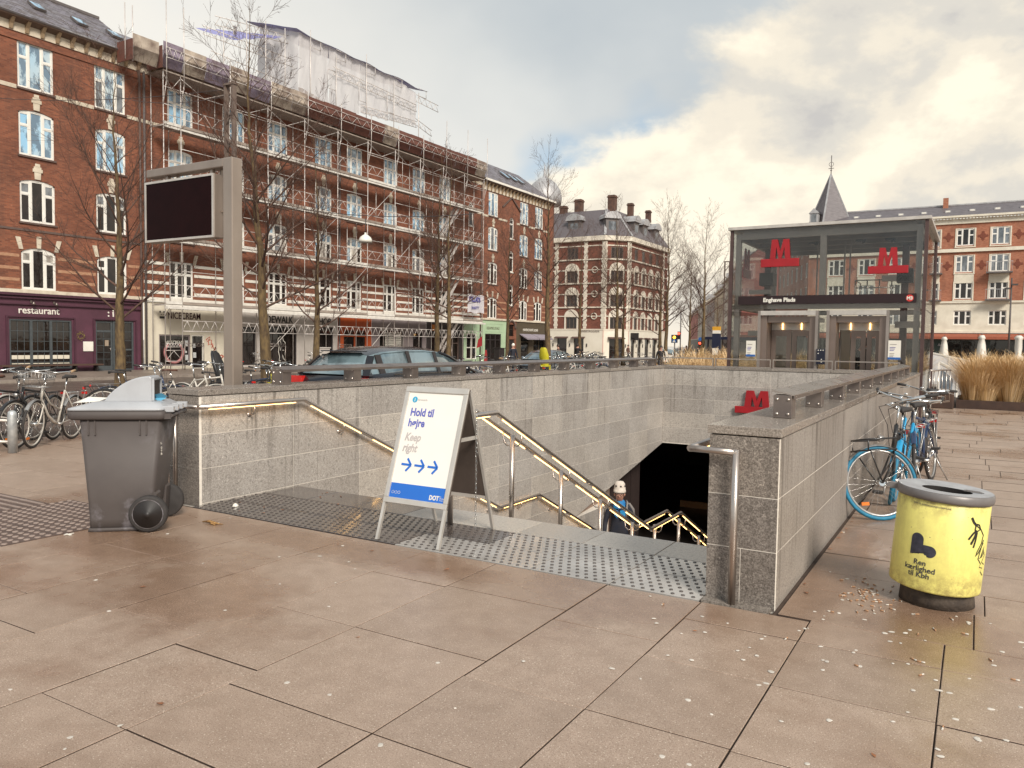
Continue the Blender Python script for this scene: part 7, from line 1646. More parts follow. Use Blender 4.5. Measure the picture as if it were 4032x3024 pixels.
# local axes: -y faces the viewer, x to the right
TL = Matrix.Translation(Vector((0, 0, .36))) @ Matrix.Rotation(math.radians(4.0), 4, 'Y') @ Matrix.Translation(Vector((0, 0, -.36)))
part('base', MB().lathe([(.215, 0), (.21, .05), (.20, .16)], n=32), mat('grimy_concrete', (.10, .075, .055), .8, c2=(.045, .033, .026), scale=14, bump=.5), yb, local=True)
part('drum', MB().lathe([(.245, .105), (.257, .11), (.259, .12), (.259, .665), (.252, .672)], n=64, cap=False).xf(TL), M_YELL, yb, local=True)
M_BRIM = mat('bin_rim_grey', (.20, .185, .18), .4, .2, c2=(.15, .135, .13), scale=8); M_BTOP = mat('bin_top_grey', (.40, .41, .43), .38, .1, c2=(.30, .30, .31), scale=10, rvar=.08)
rim = part('rim', MB().lathe([(.250, .668), (.270, .672), (.274, .69), (.272, .718), (.265, .726)], n=64, cap=False).xf(TL), M_BRIM, yb, local=True)
def ring_plate(R_, rx, ry, z, dz, n=48, off=(0, 0)):
    V = []
    for k in range(n):
        a = 2*math.pi*k/n; V.append((R_*math.cos(a), R_*math.sin(a), z)); 
    for k in range(n):
        a = 2*math.pi*k/n; V.append((off[0]+rx*math.cos(a), off[1]+ry*math.sin(a), z+dz))
    for k in range(n):
        a = 2*math.pi*k/n; V.append((off[0]+rx*.97*math.cos(a), off[1]+ry*.97*math.sin(a), z+dz-.10))
    F = [(k, (k+1) % n, n+(k+1) % n, n+k) for k in range(n)]+[(n+k, n+(k+1) % n, 2*n+(k+1) % n, 2*n+k) for k in range(n)]
    g = MB(); g.add(V, F[:n], 0, True); g.add(V, F[n:], 1, False); return g  # throat faces near-black: shade inside the opening put into the colour
part('top_plate', ring_plate(.265, .140, .100, .727, -.006, off=(.01, -.03)).xf(TL), [M_BTOP, M_DARK], yb, local=True)
part('inside', MB().lathe([(0, .60), (.245, .60)], n=32, cap=False).xf(TL), M_DARK, yb, local=True)  # near-black disc painted as the shade inside the drum
part('hinge', MB().box(-.315, -.268, -.025, .025, .675, .712).tube((-.325, -.03, .694), (-.325, .03, .694), .012, 8).xf(TL), M_BRIM, yb, local=True)
part('grille', MB().box(.10, .20, -.005, .0, .7245, .7285).box(.10, .21, .01, .015, .7245, .7285).box(.10, .20, .025, .03, .7245, .7285).box(.11, .19, .04, .045, .7245, .7285).xf(TL), M_BRIM, yb, local=True)
RB = .2612
def wrap(mesh_or_pts, a0, z0, r=RB):
    """bend flat artwork (x to the right, y up, z out) round the drum; a0 is the angle of x=0, 0 straight ahead"""
    out = []
    for p in mesh_or_pts:
        a = a0+p[0]/r; rr_ = r+p[2]; q = Vector((rr_*math.sin(a), -rr_*math.cos(a), z0+p[1])); out.append(TL @ q)
    return out
def wrap_text(txt, size, a0, z0, m, **k):
    me = text_mesh(txt, size, .0003, **k); co = wrap([tuple(v.co) for v in me.vertices], a0, z0)
    for v, c in zip(me.vertices, co): v.co = c
    me.materials.clear(); me.materials.append(m); return inst('lettering', me, yb)
M_INK = mat('faded_black_print', (.028, .030, .045), .5, c2=(.05, .05, .075), scale=40)
for i, (t, dz) in enumerate((('Ren', 0), ('kærlighed', -.038), ('til Kbh', -.076))): wrap_text(t, .047, -.33, .268+dz, M_INK, bold=.0005, align='CENTER')
wrap_text('DET ER KØBENHAVNS KOMMUNE', .014, -.22, .638, M_BRIM, align='CENTER')
def fan(pts):  # filled outline as a wrapped band of small quads (convex-ish)
    g = MB(); n = 14; c = Vector((sum(p[0] for p in pts)/len(pts), sum(p[1] for p in pts)/len(pts)))
    V = []
    for k in range(5):
        for p in pts: V.append((c.x+(p[0]-c.x)*k/4, c.y+(p[1]-c.y)*k/4, .0006))
    m = len(pts); F = [(k*m+j, k*m+(j+1) % m, (k+1)*m+(j+1) % m, (k+1)*m+j) for k in range(4) for j in range(m)]
    return V, F
# heart: two rounded lobes, one standing, one lying
def lobe_pts(vert):
    r_ = .034; P = []
    if vert:
        P = [(0, 0)]+[(0, .093)]+[(r_+r_*math.cos(math.pi-math.pi*k/10), .093+r_*math.sin(math.pi-math.pi*k/10)) for k in range(1, 11)]+[(2*r_, .030)]
    else:
        P = [(0, 0), (.0, .066), (.066, .066), (.105, .066)]+[(.105+.033*math.sin(math.pi*k/10), .033+.033*math.cos(math.pi*k/10)) for k in range(1, 11)]
    return P
for vt in (True, False):
    V, F = fan(lobe_pts(vt)); V = [(x*1.08-.073, y*1.08, z+(.0002 if vt else 0)) for x, y, z in V]; g = MB(); g.add(wrap(V, -.30, .325), F); part('heart', g, M_INK, yb, local=True)
M_SPRAY = mat('black_marker', (.02, .018, .016), .5)
def stroke(pts, w, a0, z0):
    g = MB(); V = []; P = [Vector(p) for p in pts]; 
    for i, p in enumerate(P):
        t = (P[min(i+1, len(P)-1)]-P[max(i-1, 0)]).normalized(); nn = Vector((-t.y, t.x))*w/2; V += [(p.x+nn.x, p.y+nn.y, .0007), (p.x-nn.x, p.y-nn.y, .0007)]
    g.add(wrap(V, a0, z0), [(2*i, 2*i+1, 2*i+3, 2*i+2) for i in range(len(P)-1)]); return g
gs = [([(0, .0), (.018, -.03), (.035, -.045)], .011), ([(.035, -.045), (.032, -.075), (.05, -.085), (.075, -.07), (.06, -.045), (.04, -.04)], .007), ([(.04, -.08), (.02, -.10), (-.005, -.135)], .009), ([(.045, -.085), (.035, -.12), (.015, -.165)], .010), ([(.05, -.09), (.045, -.14), (.035, -.185)], .008),
      ([(.035, -.045), (.08, -.075), (.11, -.11), (.10, -.16), (.07, -.21), (.06, -.24), (.08, -.22), (.12, -.16)], .005), ([(.12, -.14), (.10, -.2), (.085, -.26), (.11, -.25), (.14, -.18), (.12, -.25), (.15, -.22)], .005), ([(.09, -.26), (.12, -.29), (.11, -.31), (.15, -.32), (.13, -.34), (.17, -.37)], .004), ([(.13, -.2), (.16, -.24), (.13, -.28), (.17, -.30)], .004)]
for pts, w in gs: part('graffiti', stroke(pts, w*1.3, .66, .605), M_SPRAY, yb, local=True)
# ---------------------------------------------------------------- A-frame sign
M_ALU = mat('satin_aluminium', (.66, .62, .57), .35, .5, c2=(.58, .54, .49), scale=6); M_POST = mat('poster_white', (.82, .79, .73), .35, c2=(.80, .77, .71), coat=.3); M_PBLUE = mat('poster_blue', (.012, .14, .56), .35, c2=(.012, .13, .53), coat=.3)
M_PVIO = mat('poster_indigo', (.13, .15, .50), .4); M_PGREY = mat('poster_grey_letter', (.52, .47, .45), .4); M_SBACK = mat('sign_back', (.10, .075, .062), .6)
af = root('sidewalk_sign', 'white A-frame sign saying Hold til højre, Keep right, with three blue arrows', 'sign', (-3.80, 4.80, 0))
F0 = Vector((-4.11, 4.80, 0)); F1 = Vector((-3.49, 4.815, 0)); HT = 1.215; DY = .40
ex = (F1-F0).normalized(); up_ = Vector((0, DY, HT)).normalized(); nrm = ex.cross(up_)      # outward normal of the front panel
def fp(u, v, d=0.0): return F0+ex*u+up_*v+nrm*d
LEN = math.hypot(DY, HT); WS = .62; VB = .305
def fbox(u0, u1, v0, v1, d0, d1, name, m, par=None, bevel=0):
    c = fp((u0+u1)/2, (v0+v1)/2, (d0+d1)/2); return part(name, MB().obox(c, ex*(u1-u0)/2, up_*(v1-v0)/2, nrm*(d1-d0)/2), m, par or af, bevel=bevel)
for u in (.012, WS-.012): fbox(u-.012, u+.012, 0, VB+.02, -.012, .012, 'leg', M_ALU)
panel = fbox(0, WS, VB, LEN, -.012, .0, 'back_panel', M_SBACK)
for (a, b, c, d) in ((0, WS, VB, VB+.045), (0, WS, LEN-.045, LEN), (0, .04, VB+.045, LEN-.045), (WS-.04, WS, VB+.045, LEN-.045)): fbox(a, b, c, d, .0, .016, 'frame', M_ALU, bevel=.004)
po = fbox(.04, WS-.04, VB+.045, LEN-.045, .001, .004, 'poster', M_POST)
fbox(.042, WS-.042, VB+.047, VB+.165, .0042, .0052, 'blue_band', M_PBLUE, po)
def ftext(t, size, m, u, v, **k): return text(t, size, m, po, fp(u, v, .0056), ex, up_, .0003, **k)
ftext('Hold til', .092, M_PVIO, .085, 1.035, bold=.0028, xs=.84); ftext('højre', .092, M_PVIO, .085, .945, bold=.0028, xs=.84)
ftext('Keep', .092, M_PGREY, .080, .825, bold=.0026, shear=.22, xs=.82); ftext('right', .092, M_PGREY, .080, .735, bold=.0026, shear=.22, xs=.82)
ftext('Serviceinfo', .022, M_PGREY, .135, 1.165); ftext('DOT', .050, M_WHITE, .435, VB+.065, bold=.0022, xs=.85); 
for k, t in enumerate(('Din', 'Offentlige', 'Transport')): ftext(t, .012, M_WHITE, .530, VB+.093-.014*k)
def fdisc(u, v, r_, m, d=.0054, n=18): 
    P = [fp(u+r_*math.cos(2*math.pi*k/n), v+r_*math.sin(2*math.pi*k/n), d) for k in range(n)]; return part('badge', MB().add(P, [tuple(range(n))]), m, po)
fdisc(.105, 1.172, .026, mat('badge_cyan', (.04, .42, .68), .4)); ftext('i', .042, M_WHITE, .100, 1.157, bold=.0012)
for k in range(3):
    P = [fp(.075+.030*k+.0115*math.cos(a*math.pi/8), VB+.09+.0115*math.sin(a*math.pi/8), .0056) for a in range(17)]; part('badge_ring', MB().path(P[:-1], .0012, 4, closed=True), M_WHITE, po)
for k in range(3):
    cu, cv = .155+.130*k, .625; g = MB()
    for p, q in (((-.052, .002), (.042, .0)), ((.0, .052), (.044, .0)), ((.0, -.052), (.044, .0))):
        a, b = fp(cu+p[0], cv+p[1], .006), fp(cu+q[0], cv+q[1], .006); g.beam(a, b, .018, .0012, up=nrm)
    part('arrow', g, M_PBLUE, po)
B0 = Vector((-4.11, 5.595, 0)); upb = Vector((0, -DY+.015, HT)).normalized(); nb_ = Vector((0, 1, 0))
for u in (.012, WS-.012): part('leg', MB().beam(B0+ex*u, B0+ex*u+upb*LEN*.985, .024, .024), M_ALU, af)
c = B0+ex*WS/2+upb*(VB+LEN)/2; part('back_board', MB().obox(c, ex*(WS/2-.03), upb*(LEN-VB)/2*.97, upb.cross(ex)*.008), M_SBACK, af)
part('cross_bar', MB().beam(B0+ex*.03+upb*VB, B0+ex*(WS-.03)+upb*VB, .03, .03), M_ALU, af)
part('stay', MB().beam(fp(WS-.012, .86), B0+ex*(WS-.012)+upb*.86, .012, .03), M_ALU, af)
part('top_hinge', MB().beam(fp(.02, LEN+.006, -.012), fp(WS-.02, LEN+.006, -.012), .03, .012), M_ALU, af)
cb_ = MB(); p0 = Vector((-3.48, 5.30, 1.02)); 
for k in range(26):
    z = 1.02-.037*k; c = Vector((-3.48, 5.30-.0*k, z)); o_ = k % 2
    pts = []
    for a in range(10):
        w = 2*math.pi*a/10; du = .008*math.cos(w); dv = .022*math.sin(w); pts.append(c+Vector((du if o_ else 0, 0 if o_ else du, dv)))
    part('chain_link', MB().path(pts, .0022, 4, closed=True), M_CHROME, af)
# ---------------------------------------------------------------- information screen gantry
tt = root('information_screen', 'tall grey steel gantry holding a blank dark display above the bicycles', 'display sign', (-7.1, 5.8, 0))
part('post', MB().box(-7.10, -6.95, 5.745, 5.885, -.02, 3.55), M_TOTEM, tt, bevel=.012)
part('arm', MB().box(-8.44, -7.101, 5.75, 5.88, 3.455, 3.55), M_TOTEM, tt, bevel=.012)
for x in (-8.1, -7.33): part('hanger', MB().box(x-.02, x+.02, 5.78, 5.82, 3.39, 3.456), M_TOTEM, tt)
for x in (-8.0, -7.25): part('hanger', MB().box(x-.012, x+.012, 5.84, 5.87, 3.39, 3.456), M_TOTEM, tt)
part('side_arm', MB().box(-7.19, -7.101, 5.80, 5.83, 2.98, 3.0), M_TOTEM, tt)
db = part('display_case', MB().box(-8.40, -7.20, 5.715, 5.86, 2.70, 3.39), M_TOTEM, tt, bevel=.008)
part('display', MB().box(-8.375, -7.225, 5.708, 5.7145, 2.725, 3.365), M_BLACKGL, db); 
part('bezel', MB().box(-8.40, -8.376, 5.700, 5.7145, 2.70, 3.39).box(-7.224, -7.20, 5.700, 5.7145, 2.70, 3.39).box(-8.376, -7.224, 5.700, 5.7145, 3.366, 3.39).box(-8.376, -7.224, 5.700, 5.7145, 2.70, 2.724), M_LTRIM, db)
# ---------------------------------------------------------------- bollard and bicycle rack
bo = root('bollard', 'galvanised round topped post at the end of the bicycle rack', 'bollard', (-11.25, 5.63, 0))
part('shaft', MB().lathe([(.060, 0), (.060, .52), (.052, .555), (.03, .575), (0, .58)], (-11.25, 5.63, 0), 20), mat('spangled_zinc', (.55, .56, .55), .45, .5, c2=(.38, .40, .41), scale=14), bo)
rk = root('bicycle_rack', 'galvanised tube bicycle rack running left from the round topped post', 'bicycle rack', (-11.6, 5.4, 0))
for z in (.44, .15): part('rail', MB().tube((-11.28, 5.60, z), (-13.6, 4.6, z-.0), .021, 8), M_GALV, rk)
for k in range(6):
    c = Vector((-11.45-.36*k, 5.53-.155*k, 0)); d = Vector((.40, .90, 0)).normalized()
    pts = []
    for a in range(15): w = math.radians(200-220*a/14); pts.append(c+d*(.17*math.cos(w)+.05)+Vector((0, 0, .31+.17*math.sin(w))))
    part('wheel_loop', MB().path(pts, .010, 6), M_GALV, rk)
part('plinth', MB().box(-12.3, -11.35, 5.28, 5.42, 0, .13), M_CORT, rk) if False else None
# ---------------------------------------------------------------- bicycles
M_BK = mat('bike_black', (.016, .015, .016), .35, coat=.4); M_BW = mat('bike_cream', (.62, .57, .50), .35, coat=.4); M_BS = mat('bike_silver', (.48, .46, .44), .32, .7); M_BB = mat('bike_blue', (.02, .33, .62), .35, coat=.4)
M_BNAVY = mat('bike_navy', (.02, .04, .10), .35, coat=.4); M_TBLUE = mat('blue_tyre', (.015, .20, .34), .6, c2=(.012, .15, .26), scale=9); M_SADB = mat('brown_leather', (.13, .06, .04), .55); M_GRIP = M_RUBBER; M_TAN = mat('tan_grip', (.45, .30, .17), .6)
M_BR = mat('bike_red', (.42, .03, .02), .35, coat=.4); M_BG = mat('bike_grey_green', (.10, .12, .11), .4, coat=.3); M_YPL = mat('yellow_plastic', (.62, .55, .03), .5); M_ORR = mat('orange_reflector', (.75, .18, .01), .3)
WR, WBASE = .345, 1.08
def bike(label, loc, rz, frame=M_BK, tyre=M_RUBBER, rim=M_BS, steer=0.0, lean=0.0, seat=M_RUBBER, basket=False, rack=True, child=None, step=False, guard=None, grip=None, frontrack=False, bars='city', light=True, detail=True, group=None, spokes=28, sadz=.98):
    """x forward, rear hub above the origin"""
    r = root('bicycle', label, 'bicycle', loc, rz, group=group); r.rotation_euler = (lean, 0, rz); guard = guard or frame; grip = grip or M_GRIP
    bb = Vector((.44, 0, .29)); rh = Vector((0, 0, WR)); fh = Vector((WBASE, 0, WR)); st = Vector((.27, 0, .78)); hb = Vector((.92, 0, .66)); ht = Vector((.87, 0, .86))
    if step == 'low': hb = Vector((.93, 0, .62))
    ax = (ht-hb).normalized(); S = Matrix.Translation(hb) @ Matrix.Rotation(steer, 4, ax) @ Matrix.Translation(-hb)
    g = MB(); g.tube(bb, st, .016, 8)
    if step: g.path([hb+ax*.03, Vector((.72, 0, .44)), Vector((.56, 0, .33)), bb], .021, 8).path([ht-ax*.05, Vector((.66, 0, .60)), Vector((.40, 0, .50))], .014, 8)
    else: g.tube(hb+ax*.03, bb, .019, 8).tube(ht-ax*.03, st-Vector((0, 0, .03)), .017, 8)
    g.tube(hb-ax*.02, ht+ax*.02, .020, 10)
    for s in (-1, 1): g.tube(bb+Vector((0, s*.03, 0)), rh+Vector((0, s*.06, 0)), .009, 6).tube(st+Vector((0, s*.015, -.02)), rh+Vector((0, s*.06, 0)), .008, 6)
    part('frame', g, frame, r, local=True)
    part('seat_post', MB().tube(st, st+Vector((-.045, 0, sadz-.80)), .012, 8), M_CHROME, r, local=True)
    sc0 = st+Vector((-.05, 0, sadz-.78)); P = []
    for x, w, z in ((-.14, .02, .01), (-.13, .085, .025), (-.06, .085, .03), (.02, .045, .02), (.10, .022, .018), (.14, .008, .01)):
        P.append((x, w, z))
    V = []
    for x, w, z in P: V += [(sc0.x+x, -w, sc0.z+z-.035), (sc0.x+x, -w*.8, sc0.z+z), (sc0.x+x, w*.8, sc0.z+z), (sc0.x+x, w, sc0.z+z-.035)]
    g = MB(); g.add(V, [(4*i+j, 4*(i+1)+j, 4*(i+1)+(j+1) % 4, 4*i+(j+1) % 4) for i in range(5) for j in range(4)]+[(0, 1, 2, 3), (23, 22, 21, 20)], 0, True); part('saddle', g, seat, r, local=True)
    def wheel(c, Mx):
        w = MB().torus(c, WR-.017, .0185, 'y', 36, 8).xf(Mx); o = part('wheel', w, tyre, r, local=True)
        part('rim', MB().torus(c, WR-.043, .012, 'y', 36, 6).xf(Mx), rim, o, local=True); part('hub', MB().tube(c+Vector((0, -.05, 0)), c+Vector((0, .05, 0)), .022 if c.x < .5 else .03, 8).xf(Mx), M_CHROME, o, local=True)
        if detail:
            g = MB()
            for k in range(spokes):
                a = 2*math.pi*k/spokes; b = a+(.45 if k % 2 else -.45); s = (-1)**(k//2)*.028
                g.tube(c+Vector((math.cos(a)*(WR-.048), 0, math.sin(a)*(WR-.048))), c+Vector((math.cos(b)*.022, s, math.sin(b)*.022)), .0011, 3, cap=False)
            part('spokes', g.xf(Mx), M_CHROME, o, local=True, kind='stuff')
        return o
    I = Matrix.Identity(4); wheel(rh, I); fw = wheel(fh, S)
    if detail: part('reflector', MB().box(fh.x+.12, fh.x+.19, -.008, .008, fh.z-.20, fh.z-.17).xf(S), M_ORR, fw, local=True)
    g = MB(); crown = hb-ax*.03; g.tube(hb, crown, .022, 8)
    for s in (-1, 1): g.path([crown+Vector((0, s*.01, 0)), crown+Vector((.01, s*.05, -.03)), crown.lerp(fh, .6)+Vector((-.01, s*.055, 0)), fh+Vector((0, s*.055, 0))], .010, 6)
    part('fork', g.xf(S), frame, r, local=True)
    for c, Mx, a0, a1, nm in ((rh, I, 35, 190, 'mudguard'), (fh, S, 40, 175, 'mudguard')):
        pts = [(c.x+(WR+.012)*math.cos(math.radians(a)), c.z+(WR+.012)*math.sin(math.radians(a))) for a in [a0+(a1-a0)*k/16 for k in range(17)]]
        g = MB(); V = []
        for (x, z) in pts:
            for y, d in ((-.026, -.012), (0, .004), (.026, -.012)): n_ = (Vector((x, 0, z))-c).normalized(); q = Vector((x, y, z))+n_*d; V.append(q)
        g.add(V, [(3*i+j, 3*i+j+1, 3*i+4+j, 3*i+3+j) for i in range(16) for j in (0, 1)], 0, True)
        g.tube(c+Vector((0, .06, 0)), c+Vector(((WR+.01)*math.cos(math.radians(a1-25)), .02, (WR+.01)*math.sin(math.radians(a1-25)))), .003, 4)
        part(nm, g.xf(Mx), guard, r, local=True)
    stem = ht+ax*.02; top = stem+ax*.17+Vector((0, 0, .0)); g = MB(); g.tube(stem, top, .012, 8)
    if bars == 'city': H = [(-.20, -.31, .075), (-.10, -.30, .06), (.03, -.20, .045), (.06, -.08, .03), (.055, 0, .0), (.06, .08, .03), (.03, .20, .045), (-.10, .30, .06), (-.20, .31, .075)]
    else: H = [(-.06, -.33, .05), (0, -.25, .05), (.04, -.10, .02), (.04, 0, 0), (.04, .10, .02), (0, .25, .05), (-.06, .33, .05)]
    g.tube(top, top+Vector((.055, 0, .0)), .013, 6); hp_ = [top+Vector(h) for h in H]; g.path(hp_, .0108, 8); hbar = part('handlebar', g.xf(S), M_CHROME, r, local=True)
    for s in (0, -1):
        a, b = hp_[0 if s == 0 else -1], hp_[1 if s == 0 else -2]; d = (b-a).normalized(); part('grip', MB().path([a-d*.02, a+d*.03, a+d*.10], .0165, 8).xf(S), grip, hbar, local=True)
        if detail: part('brake_lever', MB().path([a+d*.15, a+d*.12+Vector((.03, 0, -.025)), a+d*.02+Vector((.035, 0, -.04))], .005, 5).xf(S), M_CHROME, hbar, local=True)
    if detail:
        part('bell', MB().lathe([(.024, 0), (.02, .016), (.0, .022)], top+Vector((.03, -.07, .035)), 10).xf(S), M_CHROME, hbar, local=True)
        part('brake_cable', MB().path([hp_[1], top+Vector((.16, -.06, .02)), ht+Vector((.08, 0, .02)), crown+Vector((.03, 0, 0))], .0035, 5).path([hp_[-2], top+Vector((.14, .08, -.02)), ht+Vector((.05, .02, -.05)), Vector((.6, .02, .55))], .0035, 5).xf(S), M_RUBBER, r, local=True)
    if light: part('headlamp', MB().lathe([(0, -.03), (.022, -.02), (.03, .02), (.028, .03), (0, .03)], hb+Vector((.10, 0, .10)), 12, axis='x').xf(S), M_BS if frame is M_BK else M_BK, r, local=True)
    cr = part('crankset', MB().torus(bb+Vector((0, -.05, 0)), .082, .005, 'y', 24, 5).tube(bb+Vector((0, -.065, 0)), bb+Vector((.10, -.065, -.13)), .009, 6).tube(bb+Vector((0, .065, 0)), bb+Vector((-.10, .065, .13)), .009, 6).tube(bb+Vector((0, -.065, 0)), bb+Vector((0, .065, 0)), .018, 8), M_BS, r, local=True)
    for s, d in ((-1, (.10, -.13)), (1, (-.10, .13))): part('pedal', MB().box(bb.x+d[0]-.045, bb.x+d[0]+.045, s*.075, s*.165, bb.z+d[1]-.012, bb.z+d[1]+.012) if s > 0 else MB().box(bb.x+d[0]-.045, bb.x+d[0]+.045, -.165, -.075, bb.z+d[1]-.012, bb.z+d[1]+.012), M_RUBBER, cr, local=True)
    part('chain_guard', MB().beam(bb+Vector((.08, -.055, .075)), rh+Vector((-.05, -.055, .055)), .012, .03), guard, r, local=True)
    if rack:
        g = MB(); z = .735
        for y in (-.06, 0, .06): g.tube((-.30, y, z), (.20, y, z), .005, 5)
        for x in (-.30, -.05, .20): g.tube((x, -.06, z), (x, .06, z), .005, 5)
        for s in (-1, 1): g.tube((-.22, s*.06, z), (0, s*.065, WR), .005, 5).tube((0.0, s*.06, z), (0, s*.065, WR), .005, 5)
        part('rack', g, M_BS if frame is not M_BK else M_BK, r, local=True)
        part('tail_lamp', MB().box(-.33, -.305, -.04, .04, z-.05, z-.01), M_TAIL, r, local=True)
    part('kickstand', MB().tube((.12, .06, .33), (.05, .18, .01), .008, 5), M_BS, r, local=True)
    if basket:
        g = MB(); c = Vector((1.09, 0, .88)); B0_, B1_ = (.13, .12), (.17, .15)
        for z, f in ((0, 0), (.11, .5), (.22, 1)):
            a, b = B0_[0]+(B1_[0]-B0_[0])*f, B0_[1]+(B1_[1]-B0_[1])*f; P = [c+Vector((sx_*a, sy_*b*1.3, z)) for sx_, sy_ in ((-1, -1), (1, -1), (1, 1), (-1, 1))]; g.path(P, .004 if z < .2 else .006, 5, closed=True)
        for k in range(9):
            f = -1+k*.25
            for s in (-1, 1): g.tube(c+Vector((f*B0_[0], s*B0_[1]*1.3, 0)), c+Vector((f*B1_[0], s*B1_[1]*1.3, .22)), .0025, 4).tube(c+Vector((s*B0_[0], f*B0_[1]*1.3, 0)), c+Vector((s*B1_[0], f*B1_[1]*1.3, .22)), .0025, 4)
            g.tube(c+Vector((f*B0_[0], -B0_[1]*1.3, 0)), c+Vector((f*B0_[0], B0_[1]*1.3, 0)), .0025, 4)
        part('basket', g.xf(S), M_BS, r, local=True)
    if frontrack:
        g = MB(); c = crown+Vector((.16, 0, .02)); 
        for z, w in ((0, .17), (.10, .19)): g.path([c+Vector((-.12, -w, z)), c+Vector((.14, -w, z)), c+Vector((.19, -w+.05, z)), c+Vector((.19, w-.05, z)), c+Vector((.14, w, z)), c+Vector((-.12, w, z))], .009, 6)
        for s in (-1, 1): g.tube(c+Vector((.12, s*.17, 0)), fh+Vector((0, s*.065, 0)), .007, 5).tube(c+Vector((-.12, s*.17, 0)), crown, .007, 5).tube(c+Vector((.14, s*.17, 0)), c+Vector((.14, s*.19, .10)), .007, 5)
        part('front_carrier', g.xf(S), M_BK, r, local=True)
    if child:
        x = -.10; g = MB(); sec = [(-.16, .80, .15, .02), (-.20, .95, .16, .05), (-.27, 1.15, .17, .06), (-.33, 1.38, .12, .04), (-.35, 1.44, .07, .02)]; V = []
        for (dx, z, w, dd) in sec: V += [(x+dx, -w, z), (x+dx+dd*1.6, -w*.98, z+.01), (x+dx+dd*.3, -w*.5, z), (x+dx+dd*.3, w*.5, z), (x+dx+dd*1.6, w*.98, z+.01), (x+dx, w, z), (x+dx-.03, 0, z)]
        g.add(V, [(7*i+j, 7*i+(j+1) % 7, 7*(i+1)+(j+1) % 7, 7*(i+1)+j) for i in range(4) for j in range(7)], 0, True); g.box(x-.18, x+.12, -.14, .14, .76, .81)
        for s in (-1, 1): g.beam((x+.05, s*.13, .80), (x+.10, s*.13, .48), .05, .04).box(x+.04, x+.18, s*.13-.04, s*.13+.04, .44, .48)
        cs = part('child_seat', g, child, r, local=True, label='moulded child seat'); part('buckle', MB().box(x-.02, x+.05, -.03, .03, .86, .91), M_BR, cs, local=True)
    return r
# right side: bicycles leaning along the wall
bike('bicycle with a bright blue front tyre turned outwards, nearest against the right wall', (-.69, 9.03, .0), math.radians(-90), frame=M_BK, tyre=M_TBLUE, steer=math.radians(-62), lean=math.radians(-4), guard=M_BS, frontrack=True, bars='city', group=None)
b2_ = bike('dark blue bicycle with wide bars, just behind the blue tyred one', (-.42, 10.75, 0), math.radians(-97), frame=M_BNAVY, tyre=M_RUBBER, steer=math.radians(12), lean=math.radians(5), step=False, bars='wide')
bike('bicycle with a light blue frame squeezed between the blue tyred one and the wall', (-.62, 9.9, 0), math.radians(-95), frame=M_BB, tyre=M_TBLUE, steer=math.radians(8), lean=math.radians(-5), step=True)
bike('rearmost bicycle along the right wall, only its high curved bars showing', (-.55, 12.2, 0), math.radians(-93), frame=M_BK, steer=math.radians(15), lean=math.radians(-3), bars='wide', sadz=1.03)
# left group at the rack; headings point towards the viewer's right
HL = math.radians(-57)
LB = [('cream and silver city bicycle with a wire basket, nearest at the left rack', (-12.08, 6.92), HL, dict(frame=M_BW, seat=M_RUBBER, basket=True, step=True, grip=M_TAN, rim=M_BW, guard=M_BS, steer=.10)),
      ('black bicycle with white rims right behind the basket bicycle', (-12.35, 6.48), HL-.08, dict(frame=M_BK, rim=M_BW, steer=-.15)),
      ('white bicycle with a bare front carrier at the far left of the rack', (-12.85, 6.02), HL-.12, dict(frame=M_BW, frontrack=True, rack=True, steer=.1, bars='wide', sadz=1.02)),
      ('dark bicycle cut by the left edge beside the galvanised rack', (-13.35, 5.55), HL+.05, dict(frame=M_BG, steer=.2)),
      ('white step-through bicycle with a brown saddle behind the wheeled bin', (-13.2, 9.2), math.radians(70), dict(frame=M_BW, seat=M_SADB, step=True, steer=.1)),
      ('white framed sport bicycle with a thin black saddle behind the wheeled bin', (-13.75, 10.1), math.radians(18), dict(frame=M_BW, rack=False, sadz=1.08, steer=.1)),
      ('bicycle carrying a tall black child seat behind the wheeled bin', (-14.1, 11.6), math.radians(20), dict(frame=M_BK, child=M_BK, steer=-.1)),
      ('white bicycle with curved bars just right of the black child seat', (-14.2, 13.2), math.radians(12), dict(frame=M_BW, step=True, steer=.3)),
      ('black bicycle with a large front crate in front of the ice cream shop', (-14.5, 14.6), math.radians(0), dict(frame=M_BK, basket=True, steer=.1)),
      ('dark grey bicycle with a padded saddle beside the screen post', (-12.6, 12.3), math.radians(100), dict(frame=M_BG, steer=.2)),
      ('yellow marked bicycle with a white saddle cover left of the screen post', (-11.7, 10.9), math.radians(150), dict(frame=M_YPL, seat=M_BW, steer=.1)),
      ('navy bicycle half hidden by the screen post', (-13.1, 13.9), math.radians(160), dict(frame=M_BNAVY, steer=.2)),
      ('red framed bicycle just right of the screen post', (-11.6, 11.3), math.radians(20), dict(frame=M_BR, steer=-.2)),
      ('white bicycle with swept bars left of the rail end post', (-13.3, 14.6), math.radians(10), dict(frame=M_BW, steer=.2, step=True)),
      ('black bicycle right behind the mossy trunk near the rail end', (-12.9, 15.4), math.radians(35), dict(frame=M_BK, steer=.1))]
made = []
for lab, (x, y), h_, kw in LB: made.append(bike(lab, (x, y, 0 if x > -14 else Z0+.1), h_, lean=random.Random(int(x*100)).uniform(-.06, .06), **kw))
rr = random.Random(44)
